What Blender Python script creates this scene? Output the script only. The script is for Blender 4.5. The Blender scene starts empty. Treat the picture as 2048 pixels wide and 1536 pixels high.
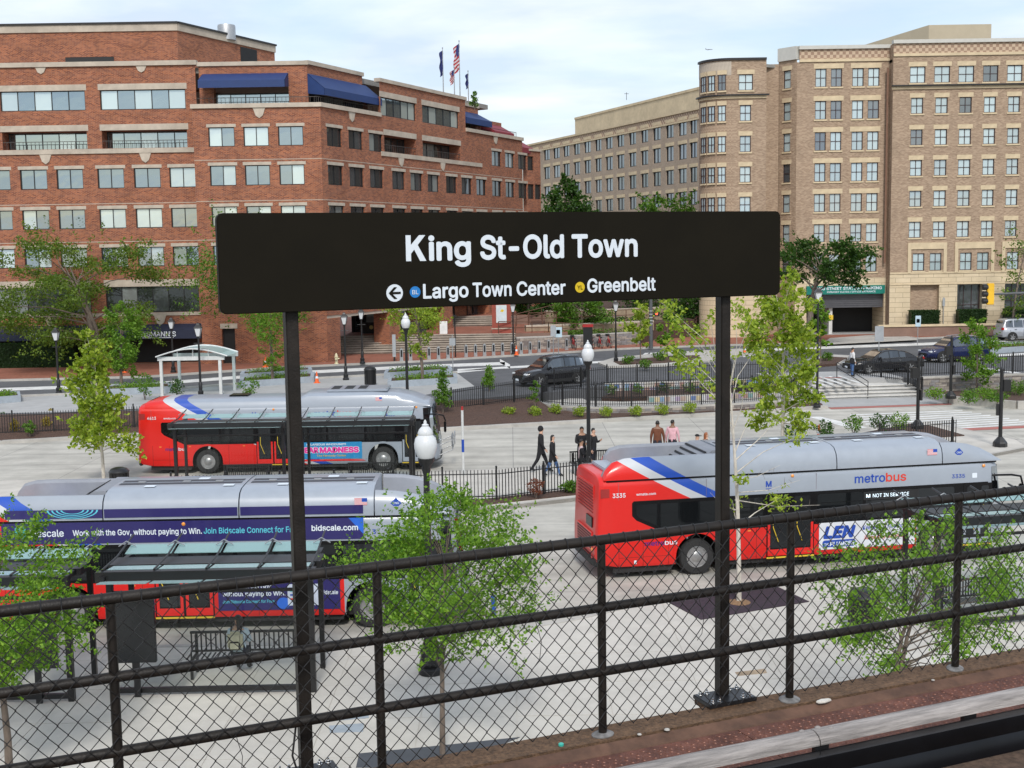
import bpy, bmesh, math, random
import numpy as np
from mathutils import Vector, Matrix, noise
random.seed(7); np.random.seed(7)
sc = bpy.context.scene
COL = sc.collection
PI = math.pi
rad = math.radians

# ------------------------------------------------------------------ camera
FPX, CAMZ = 2500.0, 9.0
PITCH, ROLL = math.atan(273/2500), rad(.9)
cF = Vector((0, math.cos(PITCH), -math.sin(PITCH))); cU0 = Vector((0, math.sin(PITCH), math.cos(PITCH)))
cR = Vector((1, 0, 0))*math.cos(ROLL)-cU0*math.sin(ROLL)
cU = cU0*math.cos(ROLL)+Vector((1, 0, 0))*math.sin(ROLL)
CAM = Vector((0, 0, CAMZ))
cam = bpy.data.objects.new('camera', bpy.data.cameras.new('camera')); COL.objects.link(cam)
cam.data.sensor_width = 36; cam.data.lens = 36*FPX/2048; cam.data.clip_end = 12000; cam.data.clip_start = .1
cam.matrix_world = Matrix(((cR.x, cU.x, -cF.x, 0), (cR.y, cU.y, -cF.y, 0), (cR.z, cU.z, -cF.z, CAMZ), (0, 0, 0, 1)))
sc.camera = cam
sc.render.resolution_x, sc.render.resolution_y = 1024, 768

# ------------------------------------------------------------------ sky, sun, exposure
SUN_EL, SUN_AZ = rad(44), rad(178)      # azimuth measured from +Y towards +X
w = bpy.data.worlds.new('World'); sc.world = w; w.use_nodes = True
nt = w.node_tree; nt.nodes.clear(); N = nt.nodes.new; L = nt.links.new
wo = N('ShaderNodeOutputWorld'); bg = N('ShaderNodeBackground'); bg.inputs[1].default_value = .10
sky = N('ShaderNodeTexSky'); sky.sky_type = 'NISHITA'; sky.sun_disc = False
sky.sun_elevation = SUN_EL; sky.sun_rotation = SUN_AZ; sky.air_density = 1.2; sky.dust_density = 2.0
tc = N('ShaderNodeTexCoord'); sp = N('ShaderNodeSeparateXYZ'); L(tc.outputs['Generated'], sp.inputs[0])
def wmath(op, a, b):
    n = N('ShaderNodeMath'); n.operation = op
    for i, v in enumerate((a, b)):
        if isinstance(v, (int, float)): n.inputs[i].default_value = v
        else: L(v, n.inputs[i])
    return n.outputs[0]
zc = wmath('ADD', wmath('MAXIMUM', sp.outputs[2], 0), .12)
cx = wmath('DIVIDE', sp.outputs[0], zc); cy = wmath('DIVIDE', sp.outputs[1], zc)
cv = N('ShaderNodeCombineXYZ'); L(wmath('MULTIPLY', cx, .8), cv.inputs[0]); L(cy, cv.inputs[1])
nz = N('ShaderNodeTexNoise'); nz.inputs['Scale'].default_value = .9; nz.inputs['Detail'].default_value = 7; nz.inputs['Roughness'].default_value = .55
nz.inputs['Distortion'].default_value = .5; L(cv.outputs[0], nz.inputs['Vector'])
rp = N('ShaderNodeValToRGB'); rp.color_ramp.elements[0].position = .34; rp.color_ramp.elements[0].color = (.22,)*3+(1,)
rp.color_ramp.elements[1].position = .62; rp.color_ramp.elements[1].color = (1,)*3+(1,)
L(nz.outputs[0], rp.inputs[0])
n2 = N('ShaderNodeTexNoise'); n2.inputs['Scale'].default_value = 2.2; n2.inputs['Detail'].default_value = 6; L(cv.outputs[0], n2.inputs['Vector'])
r2 = N('ShaderNodeValToRGB'); r2.color_ramp.elements[0].position = .35; r2.color_ramp.elements[0].color = (4.2, 4.85, 5.8, 1)
r2.color_ramp.elements[1].position = .65; r2.color_ramp.elements[1].color = (6.1, 6.4, 6.8, 1); L(n2.outputs[0], r2.inputs[0])
mx = N('ShaderNodeMixRGB'); L(rp.outputs[0], mx.inputs[0]); L(sky.outputs[0], mx.inputs[1]); L(r2.outputs[0], mx.inputs[2])
L(mx.outputs[0], bg.inputs[0]); L(bg.outputs[0], wo.inputs[0])
sun = bpy.data.objects.new('sun', bpy.data.lights.new('sun', 'SUN')); COL.objects.link(sun)
sun.data.energy = 1.5; sun.data.angle = rad(11); sun.data.color = (1, .96, .9)
sd = Vector((math.sin(SUN_AZ)*math.cos(SUN_EL), math.cos(SUN_AZ)*math.cos(SUN_EL), math.sin(SUN_EL)))
sun.rotation_euler = (-sd).to_track_quat('-Z', 'Y').to_euler()
vs = sc.view_settings; vs.view_transform = 'Standard'; vs.look = 'None'; vs.gamma = 1; vs.use_curve_mapping = False
vs.exposure = .8

# ------------------------------------------------------------------ pixel helpers (2048x1536 photograph)
def ray(x, y): return cF+cR*((x-1024)/FPX)-cU*((y-768)/FPX)
def G(x, y, z=0.):
    d = ray(x, y); return CAM+d*((z-CAMZ)/d.z)
def D(x, y, Y):
    d = ray(x, y); return CAM+d*(Y/d.y)
def ONP(x, y, p0, n):
    d = ray(x, y); return CAM+d*((Vector(p0)-CAM).dot(n)/d.dot(n))

# ------------------------------------------------------------------ mesh helpers
UVMATS = set()
class MB:
    def __init__(s): s.v = []; s.f = []; s.m = []; s.uv = None
    def add(s, vs, fs, m=0, T=None):
        o = len(s.v)
        s.v += [tuple(T @ Vector(q)) for q in vs] if T is not None else [tuple(q) for q in vs]
        s.f += [tuple(i+o for i in f) for f in fs]; s.m += [m]*len(fs); return s
    def box(s, c, d, m=0, T=None, rz=0):
        x, y, z = (k/2 for k in d)
        vs = [(a*x, b*y, e*z) for e in (-1, 1) for a, b in ((-1, -1), (1, -1), (1, 1), (-1, 1))]
        R = Matrix.Translation(c) @ Matrix.Rotation(rz, 4, 'Z')
        if T is not None: R = T @ R
        return s.add(vs, [(3, 2, 1, 0), (4, 5, 6, 7), (0, 1, 5, 4), (1, 2, 6, 5), (2, 3, 7, 6), (3, 0, 4, 7)], m, R)
    def b2(s, a, b, m=0, T=None):
        return s.box([(p+q)/2 for p, q in zip(a, b)], [abs(q-p) for p, q in zip(a, b)], m, T)
    def tube(s, pts, r, n=6, m=0, cap=True, T=None):
        pts = [Vector(p) for p in pts]; k = len(pts); rs = r if isinstance(r, (list, tuple)) else [r]*k
        vs = []; ref = None
        for i, p in enumerate(pts):
            t = (pts[min(i+1, k-1)]-pts[max(i-1, 0)]).normalized()
            if ref is None: ref = Vector((0, 0, 1)) if abs(t.z) < .9 else Vector((1, 0, 0))
            a = t.cross(ref).normalized(); b = a.cross(t).normalized(); ref = b
            vs += [p+(a*math.cos(2*PI*j/n)+b*math.sin(2*PI*j/n))*rs[i] for j in range(n)]
        fs = [(i*n+j, i*n+(j+1) % n, (i+1)*n+(j+1) % n, (i+1)*n+j) for i in range(k-1) for j in range(n)]
        if cap: fs += [tuple(range(n-1, -1, -1)), tuple(range((k-1)*n, k*n))]
        return s.add(vs, fs, m, T)
    def lathe(s, prof, n=12, c=(0, 0, 0), m=0, T=None, axis='Z'):
        vs = []
        for r, z in prof:
            for j in range(n):
                a = 2*PI*j/n; q = (r*math.cos(a), r*math.sin(a), z)
                if axis == 'Y': q = (q[0], q[2], q[1])
                if axis == 'X': q = (q[2], q[0], q[1])
                vs.append(Vector(q)+Vector(c))
        k = len(prof)
        fs = [(i*n+j, i*n+(j+1) % n, (i+1)*n+(j+1) % n, (i+1)*n+j) for i in range(k-1) for j in range(n)]
        fs += [tuple(range(n-1, -1, -1)), tuple(range((k-1)*n, k*n))]
        return s.add(vs, fs, m, T)
    def prism(s, poly, z0, z1, m=0, T=None, axis='Z'):
        n = len(poly)
        def q(a, b, h): return (a, b, h) if axis == 'Z' else ((a, h, b) if axis == 'Y' else (h, a, b))
        vs = [q(a, b, z0) for a, b in poly]+[q(a, b, z1) for a, b in poly]
        return s.add(vs, [tuple(range(n-1, -1, -1)), tuple(range(n, 2*n))]+[(i, (i+1) % n, n+(i+1) % n, n+i) for i in range(n)], m, T)
    def loft(s, secs, m=0, cap=True, closed=True, T=None):
        n = len(secs[0]); vs = [p for q in secs for p in q]
        fs = [(i*n+j, i*n+(j+1) % n, (i+1)*n+(j+1) % n, (i+1)*n+j) for i in range(len(secs)-1) for j in range(n if closed else n-1)]
        if cap: fs += [tuple(range(n-1, -1, -1)), tuple(range((len(secs)-1)*n, len(secs)*n))]
        return s.add(vs, fs, m, T)
    def mesh(s, name, mats, smooth=None, bevel=0, fix=True):
        me = bpy.data.meshes.new(name); me.from_pydata(s.v, [], s.f)
        for q in (mats if isinstance(mats, (list, tuple)) else [mats]): me.materials.append(q)
        me.polygons.foreach_set('material_index', s.m)
        if s.uv:
            uv = me.uv_layers.new(name='UVMap'); li = 0
            for fi, p in enumerate(me.polygons):
                for k, l in enumerate(p.loop_indices): uv.data[l].uv = s.uv[fi][k]
        ml = mats if isinstance(mats, (list, tuple)) else [mats]
        if fix or bevel:
            bm = bmesh.new(); bm.from_mesh(me)
            if fix and not s.uv: bmesh.ops.recalc_face_normals(bm, faces=bm.faces)
            if bevel:
                eg = [e for e in bm.edges if len(e.link_faces) == 2 and e.calc_face_angle(0) > .6]
                bmesh.ops.bevel(bm, geom=eg, offset=bevel, segments=2, affect='EDGES', clamp_overlap=True)
            bm.to_mesh(me); bm.free()
        if not s.uv and any(q and q.name in UVMATS for q in ml):
            uv = me.uv_layers.new(name='UVMap')
            for p in me.polygons:
                nn = p.normal
                for l in p.loop_indices:
                    c = me.vertices[me.loops[l].vertex_index].co
                    uv.data[l].uv = (c.x, c.y) if abs(nn.z) > .7 else ((c.y, c.z) if abs(nn.x) > abs(nn.y) else (c.x, c.z))
        if smooth:
            me.polygons.foreach_set('use_smooth', [True]*len(me.polygons))
            try: me.set_sharp_from_angle(angle=rad(smooth))
            except Exception: pass
        me.update(); return me

def obj(name, mb, mats, parent=None, loc=None, rz=0, smooth=None, bevel=0, kind=None):
    me = mb.mesh(name, mats, smooth, bevel) if isinstance(mb, MB) else mb
    o = bpy.data.objects.new(name, me); COL.objects.link(o)
    if parent: o.parent = parent
    if loc is not None: o.location = loc
    if rz: o.rotation_euler = (0, 0, rz)
    if kind: o['kind'] = kind
    return o
def tag(o, label, cat, group=None):
    o['label'] = label; o['category'] = cat
    if group: o['group'] = group
    return o
def thing(name, label, cat, loc=(0, 0, 0), rz=0, group=None, parent=None):
    o = bpy.data.objects.new(name, None); COL.objects.link(o); o.location = loc; o.rotation_euler = (0, 0, rz)
    o.empty_display_size = .2
    return tag(o, label, cat, group)
def struct(name, mb, mats, **k):
    o = obj(name, mb, mats, **k); o['kind'] = 'structure'; return o
def dup(o, loc, rz=None, label=None, scale=None, parent=None):
    c = o.copy(); COL.objects.link(c)
    if parent is None:
        c.location = loc
        if rz is not None: c.rotation_euler = (0, 0, rz)
        if scale: c.scale = (scale,)*3
        if label: c['label'] = label
    else: c.parent = parent
    for ch in o.children: dup(ch, None, parent=c)
    return c
def inst(me, name, parent, loc, rz=0, M=None):
    o = bpy.data.objects.new(name, me); COL.objects.link(o); o.parent = parent
    if M is not None: o.matrix_local = M
    else: o.location = loc; o.rotation_euler = (0, 0, rz)
    return o
def poly(pts, z=None, mb=None):
    mb = mb or MB(); vs = [(p[0], p[1], p[2] if z is None else z) for p in pts]
    mb.add(vs, [tuple(range(len(vs)))]); return mb
def slab(pts, z0, z1):
    return MB().prism([(p[0], p[1]) for p in pts], z0, z1)

# ------------------------------------------------------------------ materials
def _new(name):
    m = bpy.data.materials.new(name); m.use_nodes = True; t = m.node_tree
    return m, t, t.nodes['Principled BSDF'], t.nodes.new, t.links.new
def mat(name, col, rough=.6, metal=0, var=.12, scale=2.5, bump=0, bscale=None, spec=.5, coat=0, coord='Object', stretch=None, dirt=0):
    m, t, b, N, L = _new(name)
    b.inputs['Roughness'].default_value = rough; b.inputs['Metallic'].default_value = metal
    b.inputs['Specular IOR Level'].default_value = spec; b.inputs['Coat Weight'].default_value = coat
    tc = N('ShaderNodeTexCoord'); src = tc.outputs[coord]
    if stretch:
        mp = N('ShaderNodeMapping'); mp.inputs['Scale'].default_value = stretch; L(src, mp.inputs[0]); src = mp.outputs[0]
    n = N('ShaderNodeTexNoise'); n.inputs['Scale'].default_value = scale; n.inputs['Detail'].default_value = 6; n.inputs['Roughness'].default_value = .62
    L(src, n.inputs['Vector'])
    r = N('ShaderNodeValToRGB'); e = r.color_ramp.elements
    e[0].position = .3; e[1].position = .7
    e[0].color = tuple(c*(1-var) for c in col)+(1,); e[1].color = tuple(min(1, c*(1+var)) for c in col)+(1,)
    L(n.outputs[0], r.inputs[0]); out = r.outputs[0]
    if dirt:
        n3 = N('ShaderNodeTexNoise'); n3.inputs['Scale'].default_value = scale*.22; n3.inputs['Detail'].default_value = 8; n3.inputs['Roughness'].default_value = .7; L(src, n3.inputs['Vector'])
        r3 = N('ShaderNodeValToRGB'); r3.color_ramp.elements[0].position = .38; r3.color_ramp.elements[1].position = .62
        r3.color_ramp.elements[0].color = (1-dirt,)*3+(1,); r3.color_ramp.elements[1].color = (1, 1, 1, 1); L(n3.outputs[0], r3.inputs[0])
        mx = N('ShaderNodeMixRGB'); mx.blend_type = 'MULTIPLY'; mx.inputs[0].default_value = 1; L(out, mx.inputs[1]); L(r3.outputs[0], mx.inputs[2]); out = mx.outputs[0]
    L(out, b.inputs['Base Color'])
    if bump:
        nb = N('ShaderNodeTexNoise'); nb.inputs['Scale'].default_value = bscale or scale*8; nb.inputs['Detail'].default_value = 5; L(src, nb.inputs['Vector'])
        bp = N('ShaderNodeBump'); bp.inputs['Strength'].default_value = bump; bp.inputs['Distance'].default_value = .02
        L(nb.outputs[0], bp.inputs['Height']); L(bp.outputs[0], b.inputs['Normal'])
    return m
def brickmat(name, c1, c2, mortar, bw=.2, bh=.067, ms=.008, coord='UV', rough=.85, off=.5, big=.12, bump=.4, tracks=0):
    m, t, b, N, L = _new(name); b.inputs['Roughness'].default_value = rough; b.inputs['Specular IOR Level'].default_value = .25
    if coord == 'UV': UVMATS.add(name)
    tc = N('ShaderNodeTexCoord'); br = N('ShaderNodeTexBrick'); L(tc.outputs[coord], br.inputs['Vector'])
    br.inputs['Scale'].default_value = 1; br.inputs['Brick Width'].default_value = bw; br.inputs['Row Height'].default_value = bh
    br.inputs['Mortar Size'].default_value = ms; br.offset = off; br.inputs['Color1'].default_value = c1+(1,); br.inputs['Color2'].default_value = c2+(1,); br.inputs['Mortar'].default_value = mortar+(1,)
    n = N('ShaderNodeTexNoise'); n.inputs['Scale'].default_value = .5; n.inputs['Detail'].default_value = 8; n.inputs['Roughness'].default_value = .7; L(tc.outputs[coord], n.inputs['Vector'])
    r = N('ShaderNodeValToRGB'); r.color_ramp.elements[0].position = .3; r.color_ramp.elements[1].position = .7
    r.color_ramp.elements[0].color = (1-big*1.5,)*3+(1,); r.color_ramp.elements[1].color = (1+big,)*3+(1,); L(n.outputs[0], r.inputs[0])
    mx = N('ShaderNodeMixRGB'); mx.blend_type = 'MULTIPLY'; mx.inputs[0].default_value = 1; L(br.outputs[0], mx.inputs[1]); L(r.outputs[0], mx.inputs[2]); out = mx.outputs[0]
    if tracks:      # rubber left by tyres, drawn out along the lane
        mp = N('ShaderNodeMapping'); mp.inputs['Scale'].default_value = (.035, .9, 1); L(tc.outputs[coord], mp.inputs[0])
        n4 = N('ShaderNodeTexNoise'); n4.inputs['Scale'].default_value = 1.3; n4.inputs['Detail'].default_value = 5; L(mp.outputs[0], n4.inputs['Vector'])
        r4 = N('ShaderNodeValToRGB'); r4.color_ramp.elements[0].position = .36; r4.color_ramp.elements[1].position = .56; r4.color_ramp.elements[0].color = (1-tracks,)*3+(1,); L(n4.outputs[0], r4.inputs[0])
        m5 = N('ShaderNodeMixRGB'); m5.blend_type = 'MULTIPLY'; m5.inputs[0].default_value = 1; L(out, m5.inputs[1]); L(r4.outputs[0], m5.inputs[2]); out = m5.outputs[0]
    L(out, b.inputs['Base Color'])
    bp = N('ShaderNodeBump'); bp.inputs['Strength'].default_value = bump; bp.inputs['Distance'].default_value = .01; bp.invert = True
    L(br.outputs['Fac'], bp.inputs['Height']); L(bp.outputs[0], b.inputs['Normal'])
    return m
def glassmat(name, refl, dark, blind, pblind, rough=.03, tint=(.85, .93, 1), wob=.25):
    """coated window glass: mirror-like coat over a dim room, some panes with a pale blind behind"""
    m, t, b, N, L = _new(name); t.nodes.remove(b); out = t.nodes['Material Output']
    oi = N('ShaderNodeObjectInfo'); r = N('ShaderNodeValToRGB'); r.color_ramp.interpolation = 'CONSTANT'
    e = r.color_ramp.elements; e[0].position = 0; e[0].color = blind+(1,); e[1].position = pblind; e[1].color = dark+(1,)
    x = e.new(pblind*.55); x.color = tuple(c*.8 for c in blind)+(1,); x = e.new((1+pblind)/2); x.color = tuple(c*1.8+.01 for c in dark)+(1,)
    L(oi.outputs['Random'], r.inputs[0])
    d = N('ShaderNodeBsdfDiffuse'); L(r.outputs[0], d.inputs[0])
    g = N('ShaderNodeBsdfGlossy'); g.inputs['Roughness'].default_value = rough; g.inputs['Color'].default_value = tint+(1,)
    tc = N('ShaderNodeTexCoord'); n = N('ShaderNodeTexNoise'); n.inputs['Scale'].default_value = .7; L(tc.outputs['Object'], n.inputs['Vector'])
    bp = N('ShaderNodeBump'); bp.inputs['Strength'].default_value = wob; bp.inputs['Distance'].default_value = .02; L(n.outputs[0], bp.inputs['Height']); L(bp.outputs[0], g.inputs['Normal'])
    fr = N('ShaderNodeFresnel'); fr.inputs[0].default_value = 1.5
    ad = N('ShaderNodeMath'); ad.inputs[1].default_value = refl; ad.use_clamp = True; L(fr.outputs[0], ad.inputs[0])
    mx = N('ShaderNodeMixShader'); L(ad.outputs[0], mx.inputs[0]); L(d.outputs[0], mx.inputs[1]); L(g.outputs[0], mx.inputs[2]); L(mx.outputs[0], out.inputs[0])
    return m
def leafmat(name, c1, c2, rough=.5):
    m, t, b, N, L = _new(name); out = t.nodes['Material Output']
    a = N('ShaderNodeAttribute'); a.attribute_name = 'rnd'
    r = N('ShaderNodeValToRGB'); r.color_ramp.elements[0].color = c1+(1,); r.color_ramp.elements[1].color = c2+(1,); L(a.outputs['Fac'], r.inputs[0])
    L(r.outputs[0], b.inputs['Base Color']); b.inputs['Roughness'].default_value = rough; b.inputs['Specular IOR Level'].default_value = .3
    tr = N('ShaderNodeBsdfTranslucent'); hs = N('ShaderNodeMixRGB'); hs.blend_type = 'MULTIPLY'; hs.inputs[0].default_value = 1; hs.inputs[2].default_value = (1.5, 1.5, .5, 1)
    L(r.outputs[0], hs.inputs[1]); L(hs.outputs[0], tr.inputs[0])
    mx = N('ShaderNodeMixShader'); mx.inputs[0].default_value = .4; L(b.outputs[0], mx.inputs[1]); L(tr.outputs[0], mx.inputs[2]); L(mx.outputs[0], out.inputs[0])
    return m
def clearglass(name, tint, a=.25, rough=.05):
    m, t, b, N, L = _new(name); t.nodes.remove(b); out = t.nodes['Material Output']
    tr = N('ShaderNodeBsdfTransparent'); tr.inputs[0].default_value = tint+(1,)
    if a < .02: g = N('ShaderNodeBsdfGlossy'); g.inputs['Color'].default_value = (.7, .75, .75, 1)
    else: g = N('ShaderNodeBsdfPrincipled'); g.inputs['Base Color'].default_value = tint+(1,)
    g.inputs['Roughness'].default_value = rough
    fr = N('ShaderNodeFresnel'); fr.inputs[0].default_value = 1.45; ad = N('ShaderNodeMath'); ad.inputs[1].default_value = a; ad.use_clamp = True; L(fr.outputs[0], ad.inputs[0])
    mx = N('ShaderNodeMixShader'); L(ad.outputs[0], mx.inputs[0]); L(tr.outputs[0], mx.inputs[1]); L(g.outputs[0], mx.inputs[2]); L(mx.outputs[0], out.inputs[0])
    return m
def emis(name, col, s):
    m, t, b, N, L = _new(name); b.inputs['Base Color'].default_value = (0, 0, 0, 1); b.inputs['Emission Color'].default_value = col+(1,); b.inputs['Emission Strength'].default_value = s
    return m
def mth(N, L, op, a, b=0., c=None):
    n = N('ShaderNodeMath'); n.operation = op
    for i, v in enumerate((a, b, c)):
        if v is None: continue
        if isinstance(v, (int, float)): n.inputs[i].default_value = v
        else: L(v, n.inputs[i])
    return n.outputs[0]

m_conc = mat('concrete_plaza', (.55, .52, .47), .85, var=.07, scale=1.3, bump=.25, bscale=60, dirt=.20)
m_lane = brickmat('concrete_lane', (.45, .43, .385), (.485, .465, .415), (.29, .28, .26), 4.6, 4.0, .018, 'Object', .85, 0, .17, .2, .2)
m_kerb = mat('concrete_kerb', (.45, .43, .395), .85, var=.1, scale=2, bump=.2, dirt=.2)
m_walk = mat('concrete_walk', (.38, .38, .375), .85, var=.08, scale=1.5, bump=.2, dirt=.15)
m_asph = mat('asphalt', (.105, .108, .115), .9, var=.14, scale=1.2, bump=.3, bscale=80, dirt=.25)
m_white = mat('road_paint', (.72, .72, .70), .7, var=.1, scale=6, dirt=.25)
m_mulch = mat('mulch', (.075, .042, .03), .95, var=.55, scale=14, bump=1, bscale=30)
m_pave = brickmat('brick_paving', (.26, .095, .06), (.34, .13, .085), (.22, .14, .11), .2, .1, .006, 'Object', .85, .5, .16)
m_black = mat('black_metal', (.012, .012, .013), .38, .0, var=.2, spec=.5)
m_bronze = mat('bronze_paint', (.017, .0135, .011), .5, .0, var=.4, scale=9, bump=.15, bscale=90, dirt=.3, spec=.3)
m_signface = mat('sign_enamel', (.0085, .0068, .0036), .6, .0, var=.15, scale=3, spec=.12)
m_chrome = mat('steel', (.55, .56, .57), .25, 1, var=.1)
m_galv = mat('galvanised', (.42, .43, .44), .45, .7, var=.15, scale=8)
m_rubber = mat('rubber', (.018, .018, .018), .75, var=.25, scale=12)
m_txt_w = mat('lettering_white', (.66, .72, .78), .5, var=.02)
m_bark = mat('bark', (.16, .125, .10), .95, var=.35, scale=16, bump=.8, stretch=(1, 1, .25))
m_barkpale = mat('bark_pale', (.50, .46, .40), .9, var=.35, scale=10, bump=.4, stretch=(1, 1, .4))
m_stone = brickmat('stone_wall', (.17, .15, .14), (.36, .32, .29), (.10, .09, .085), .38, .13, .012, 'UV', .9, .37, .3, .8)

FONT = None; FONTB = None
try:
    import os
    FONT = bpy.data.fonts.load(os.path.join(bpy.utils.resource_path('LOCAL'), 'datafiles', 'fonts', 'Inter.woff2'))   # Blender's own bundled typeface
except Exception: FONT = None
CAPH = []
def text(s, name, mt, parent, bold=.02, w=None, h=None, x=0, z=0, align='LEFT', y=0, shear=0, M=None):
    """lettering laid on the local XZ plane facing -Y; w = width, h = cap height; bold thickens the strokes"""
    def raw(t):
        cu = bpy.data.curves.new(name, 'FONT'); cu.body = t; cu.size = 1; cu.shear = shear; cu.resolution_u = 3
        if FONT: cu.font = FONT
        o = bpy.data.objects.new(name, cu); COL.objects.link(o)
        dg = bpy.context.evaluated_depsgraph_get(); me = bpy.data.meshes.new_from_object(o.evaluated_get(dg))
        bpy.data.objects.remove(o); bpy.data.curves.remove(cu)
        v = np.zeros(len(me.vertices)*3); me.vertices.foreach_get('co', v); return v.reshape(-1, 3), [tuple(p.vertices) for p in me.polygons], me
    if not CAPH: hv, _, hm = raw('H'); CAPH.append(hv[:, 1].max()-hv[:, 1].min())
    v, fs, me = raw(s); bpy.data.meshes.remove(me)
    x0, x1 = v[:, 0].min()-bold, v[:, 0].max()+bold
    sy = h/(CAPH[0]+2*bold); sx = w/(x1-x0) if w else sy
    off = [(0, 0)]+([(bold*math.cos(a), bold*math.sin(a)) for a in np.arange(8)*PI/4] if bold else [])
    V = []; Fs = []; n = len(v)
    for k, (ox, oy) in enumerate(off):
        xx = (v[:, 0]+ox-x0)*sx
        if align == 'CENTER': xx = xx-(x1-x0)*sx/2
        V.append(np.stack([xx+x, np.full(n, y-.00012*k), (v[:, 1]+oy+bold)*sy+z], 1)); Fs += [tuple(i+k*n for i in f) for f in fs]
    me = bpy.data.meshes.new(name); me.from_pydata(np.concatenate(V).tolist(), [], Fs); me.materials.append(mt); me.update()
    ob = bpy.data.objects.new(name, me); COL.objects.link(ob); ob.parent = parent
    if M is not None: ob.matrix_local = M
    return ob
# ================================================================== SETTING: ground
ZP, ZS, ZW = .13, .90, 1.03          # plaza pavement, street, raised sidewalk
def pxpoly(pts, z): return [G(x, y, z) for x, y in pts]
def band(a, b, z): return pxpoly(a, z)+pxpoly(b, z)[::-1]
struct('ground', poly([(-2500, -400, 0), (2500, -400, 0), (2500, 3000, 0), (-2500, 3000, 0)], -.6), mat('far_ground', (.16, .17, .13), .95))
struct('bus_lane', poly([(-70, 10), (70, 10), (70, 78), (-70, 78)], 0.), m_lane)
# near pavement, its kerb and its scored slabs
K1 = [(-500, 1296), (300, 1290), (700, 1283), (950, 1270), (1150, 1236), (1430, 1172), (1700, 1141), (2048, 1118), (2500, 1090)]
k1 = [G(x, y, ZP) for x, y in K1]
near = [Vector((-40, 10, 0))]+k1+[Vector((45, 10, 0))]
pv = struct('plaza_pavement', slab(near, -.05, ZP-.012), m_conc)
def yk(x):
    for a, b in zip(k1, k1[1:]):
        if a.x <= x <= b.x: return a.y+(b.y-a.y)*(x-a.x)/(b.x-a.x)
    return 24
S = 1.83; n = 0
for i in range(-9, 11):
    for j in range(0, 14):
        x0, y0 = i*S, 12+j*S
        yl = [yk(x0)-.2, yk(x0+S)-.2]
        if y0 > max(yl)-.3: continue
        top = [min(y0+S-.016, yl[0]), min(y0+S-.016, yl[1])]
        if min(top)-y0 < .1: continue
        obj('paving_slab', slab([(x0, y0), (x0+S-.016, y0), (x0+S-.016, top[1]), (x0, top[0])], ZP-.02, ZP+random.uniform(-.002, .003)), m_conc, pv)
def kerb(name, pts, z0, z1, wd=.16):
    mb = MB()
    for a, b in zip(pts, pts[1:]):
        a, b = Vector((a[0], a[1], 0)), Vector((b[0], b[1], 0)); d = (b-a); n = Vector((-d.y, d.x, 0)).normalized()*wd
        mb.prism([(a.x, a.y), (b.x, b.y), (b.x+n.x, b.y+n.y), (a.x+n.x, a.y+n.y)], z0, z1)
    return struct(name, mb, m_kerb)
kerb('kerb', [(p.x, p.y-.17) for p in k1], -.05, ZP+.004)
# island between the two bus lanes
ISL = [(-60, 41.4), (-20, 41.6), (-.74, 42.3), (2.2, 43.7), (10, 46.2), (18, 50), (22.3, 53.2), (22.6, 55.2), (20.5, 60.8), (19, 60.8), (15.5, 57.6), (8, 53.4), (2, 50.3), (-4, 49.2), (-60, 48.6)]
struct('bus_island', slab(ISL, -.05, ZP), m_conc)
kerb('kerb', ISL[:8], -.04, ZP+.006); kerb('kerb', ISL[7:], -.04, ZP+.006)
struct('planting_bed', slab([(-45, 42.1), (-.9, 42.7), (2.1, 44.1), (9.8, 46.6), (17, 50), (16.6, 50.9), (9.4, 47.6), (1.8, 45.0), (-1, 43.6), (-45, 43.0)], .1, .17), m_mulch)
struct('planting_bed', slab([(15.2, 56.6), (19.3, 60.2), (20.1, 59.4), (20.6, 56.4), (17, 55.4)], .1, .18), m_mulch)
# far kerb of the second lane, sloping mulch bed and the street level behind
FK = [(-70, 59), (-24.6, 59.4), (-18.7, 61.2), (-3.6, 61.4), (1.9, 62.9), (12.1, 65.9), (17.2, 67.6)]
kerb('kerb', FK, -.04, .15, .3)
BK = [(-70, 63.4), (-24, 63.6), (-18, 64.4), (-3.6, 66.2), (1.25, 68.5), (2.3, 66.4), (12, 66.6), (17, 68.3)]
mb = MB(); fk = [(x, y+.28) for x, y in FK]
A = [(-70, 59.28), (-24.6, 59.68), (-18.7, 61.48), (-3.6, 61.68), (1.9, 63.18), (3.6, 63.7), (12.1, 66.18), (17, 67.85)]
for (a, b, c, d) in zip(A, A[1:], BK[1:], BK):
    zb = lambda q: .9 if q[0] < 1 else (.7 if q[0] < 2 else .22)
    mb.add([(a[0], a[1], .13), (b[0], b[1], .13), (c[0], c[1], zb(c)), (d[0], d[1], zb(d))], [(0, 1, 2, 3)])
# subdivide the bed a little so the mulch heaps
def heap(mb, cuts, amp, sc_):
    me = mb.mesh('bed', m_mulch); bm = bmesh.new(); bm.from_mesh(me)
    bmesh.ops.remove_doubles(bm, verts=bm.verts, dist=.001)
    bmesh.ops.subdivide_edges(bm, edges=bm.edges, cuts=cuts, use_grid_fill=True)
    for v in bm.verts: v.co.z += (noise.noise(v.co*sc_)+.2)*amp
    bm.to_mesh(me); bm.free(); return me
struct('mulch_bed', heap(mb, 10, .07, 1.3), m_mulch)
street = [(-90, 63.4), (-24, 63.6), (-18, 64.4), (-3.6, 66.2), (2.6, 69.8), (6, 73), (17.3, 74.4), (23.2, 74.6), (24.5, 72.6), (44, 75.3), (60, 77), (90, 79), (120, 150), (-120, 150)]
struct('street', slab(street, -.3, ZS), m_asph)
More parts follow.
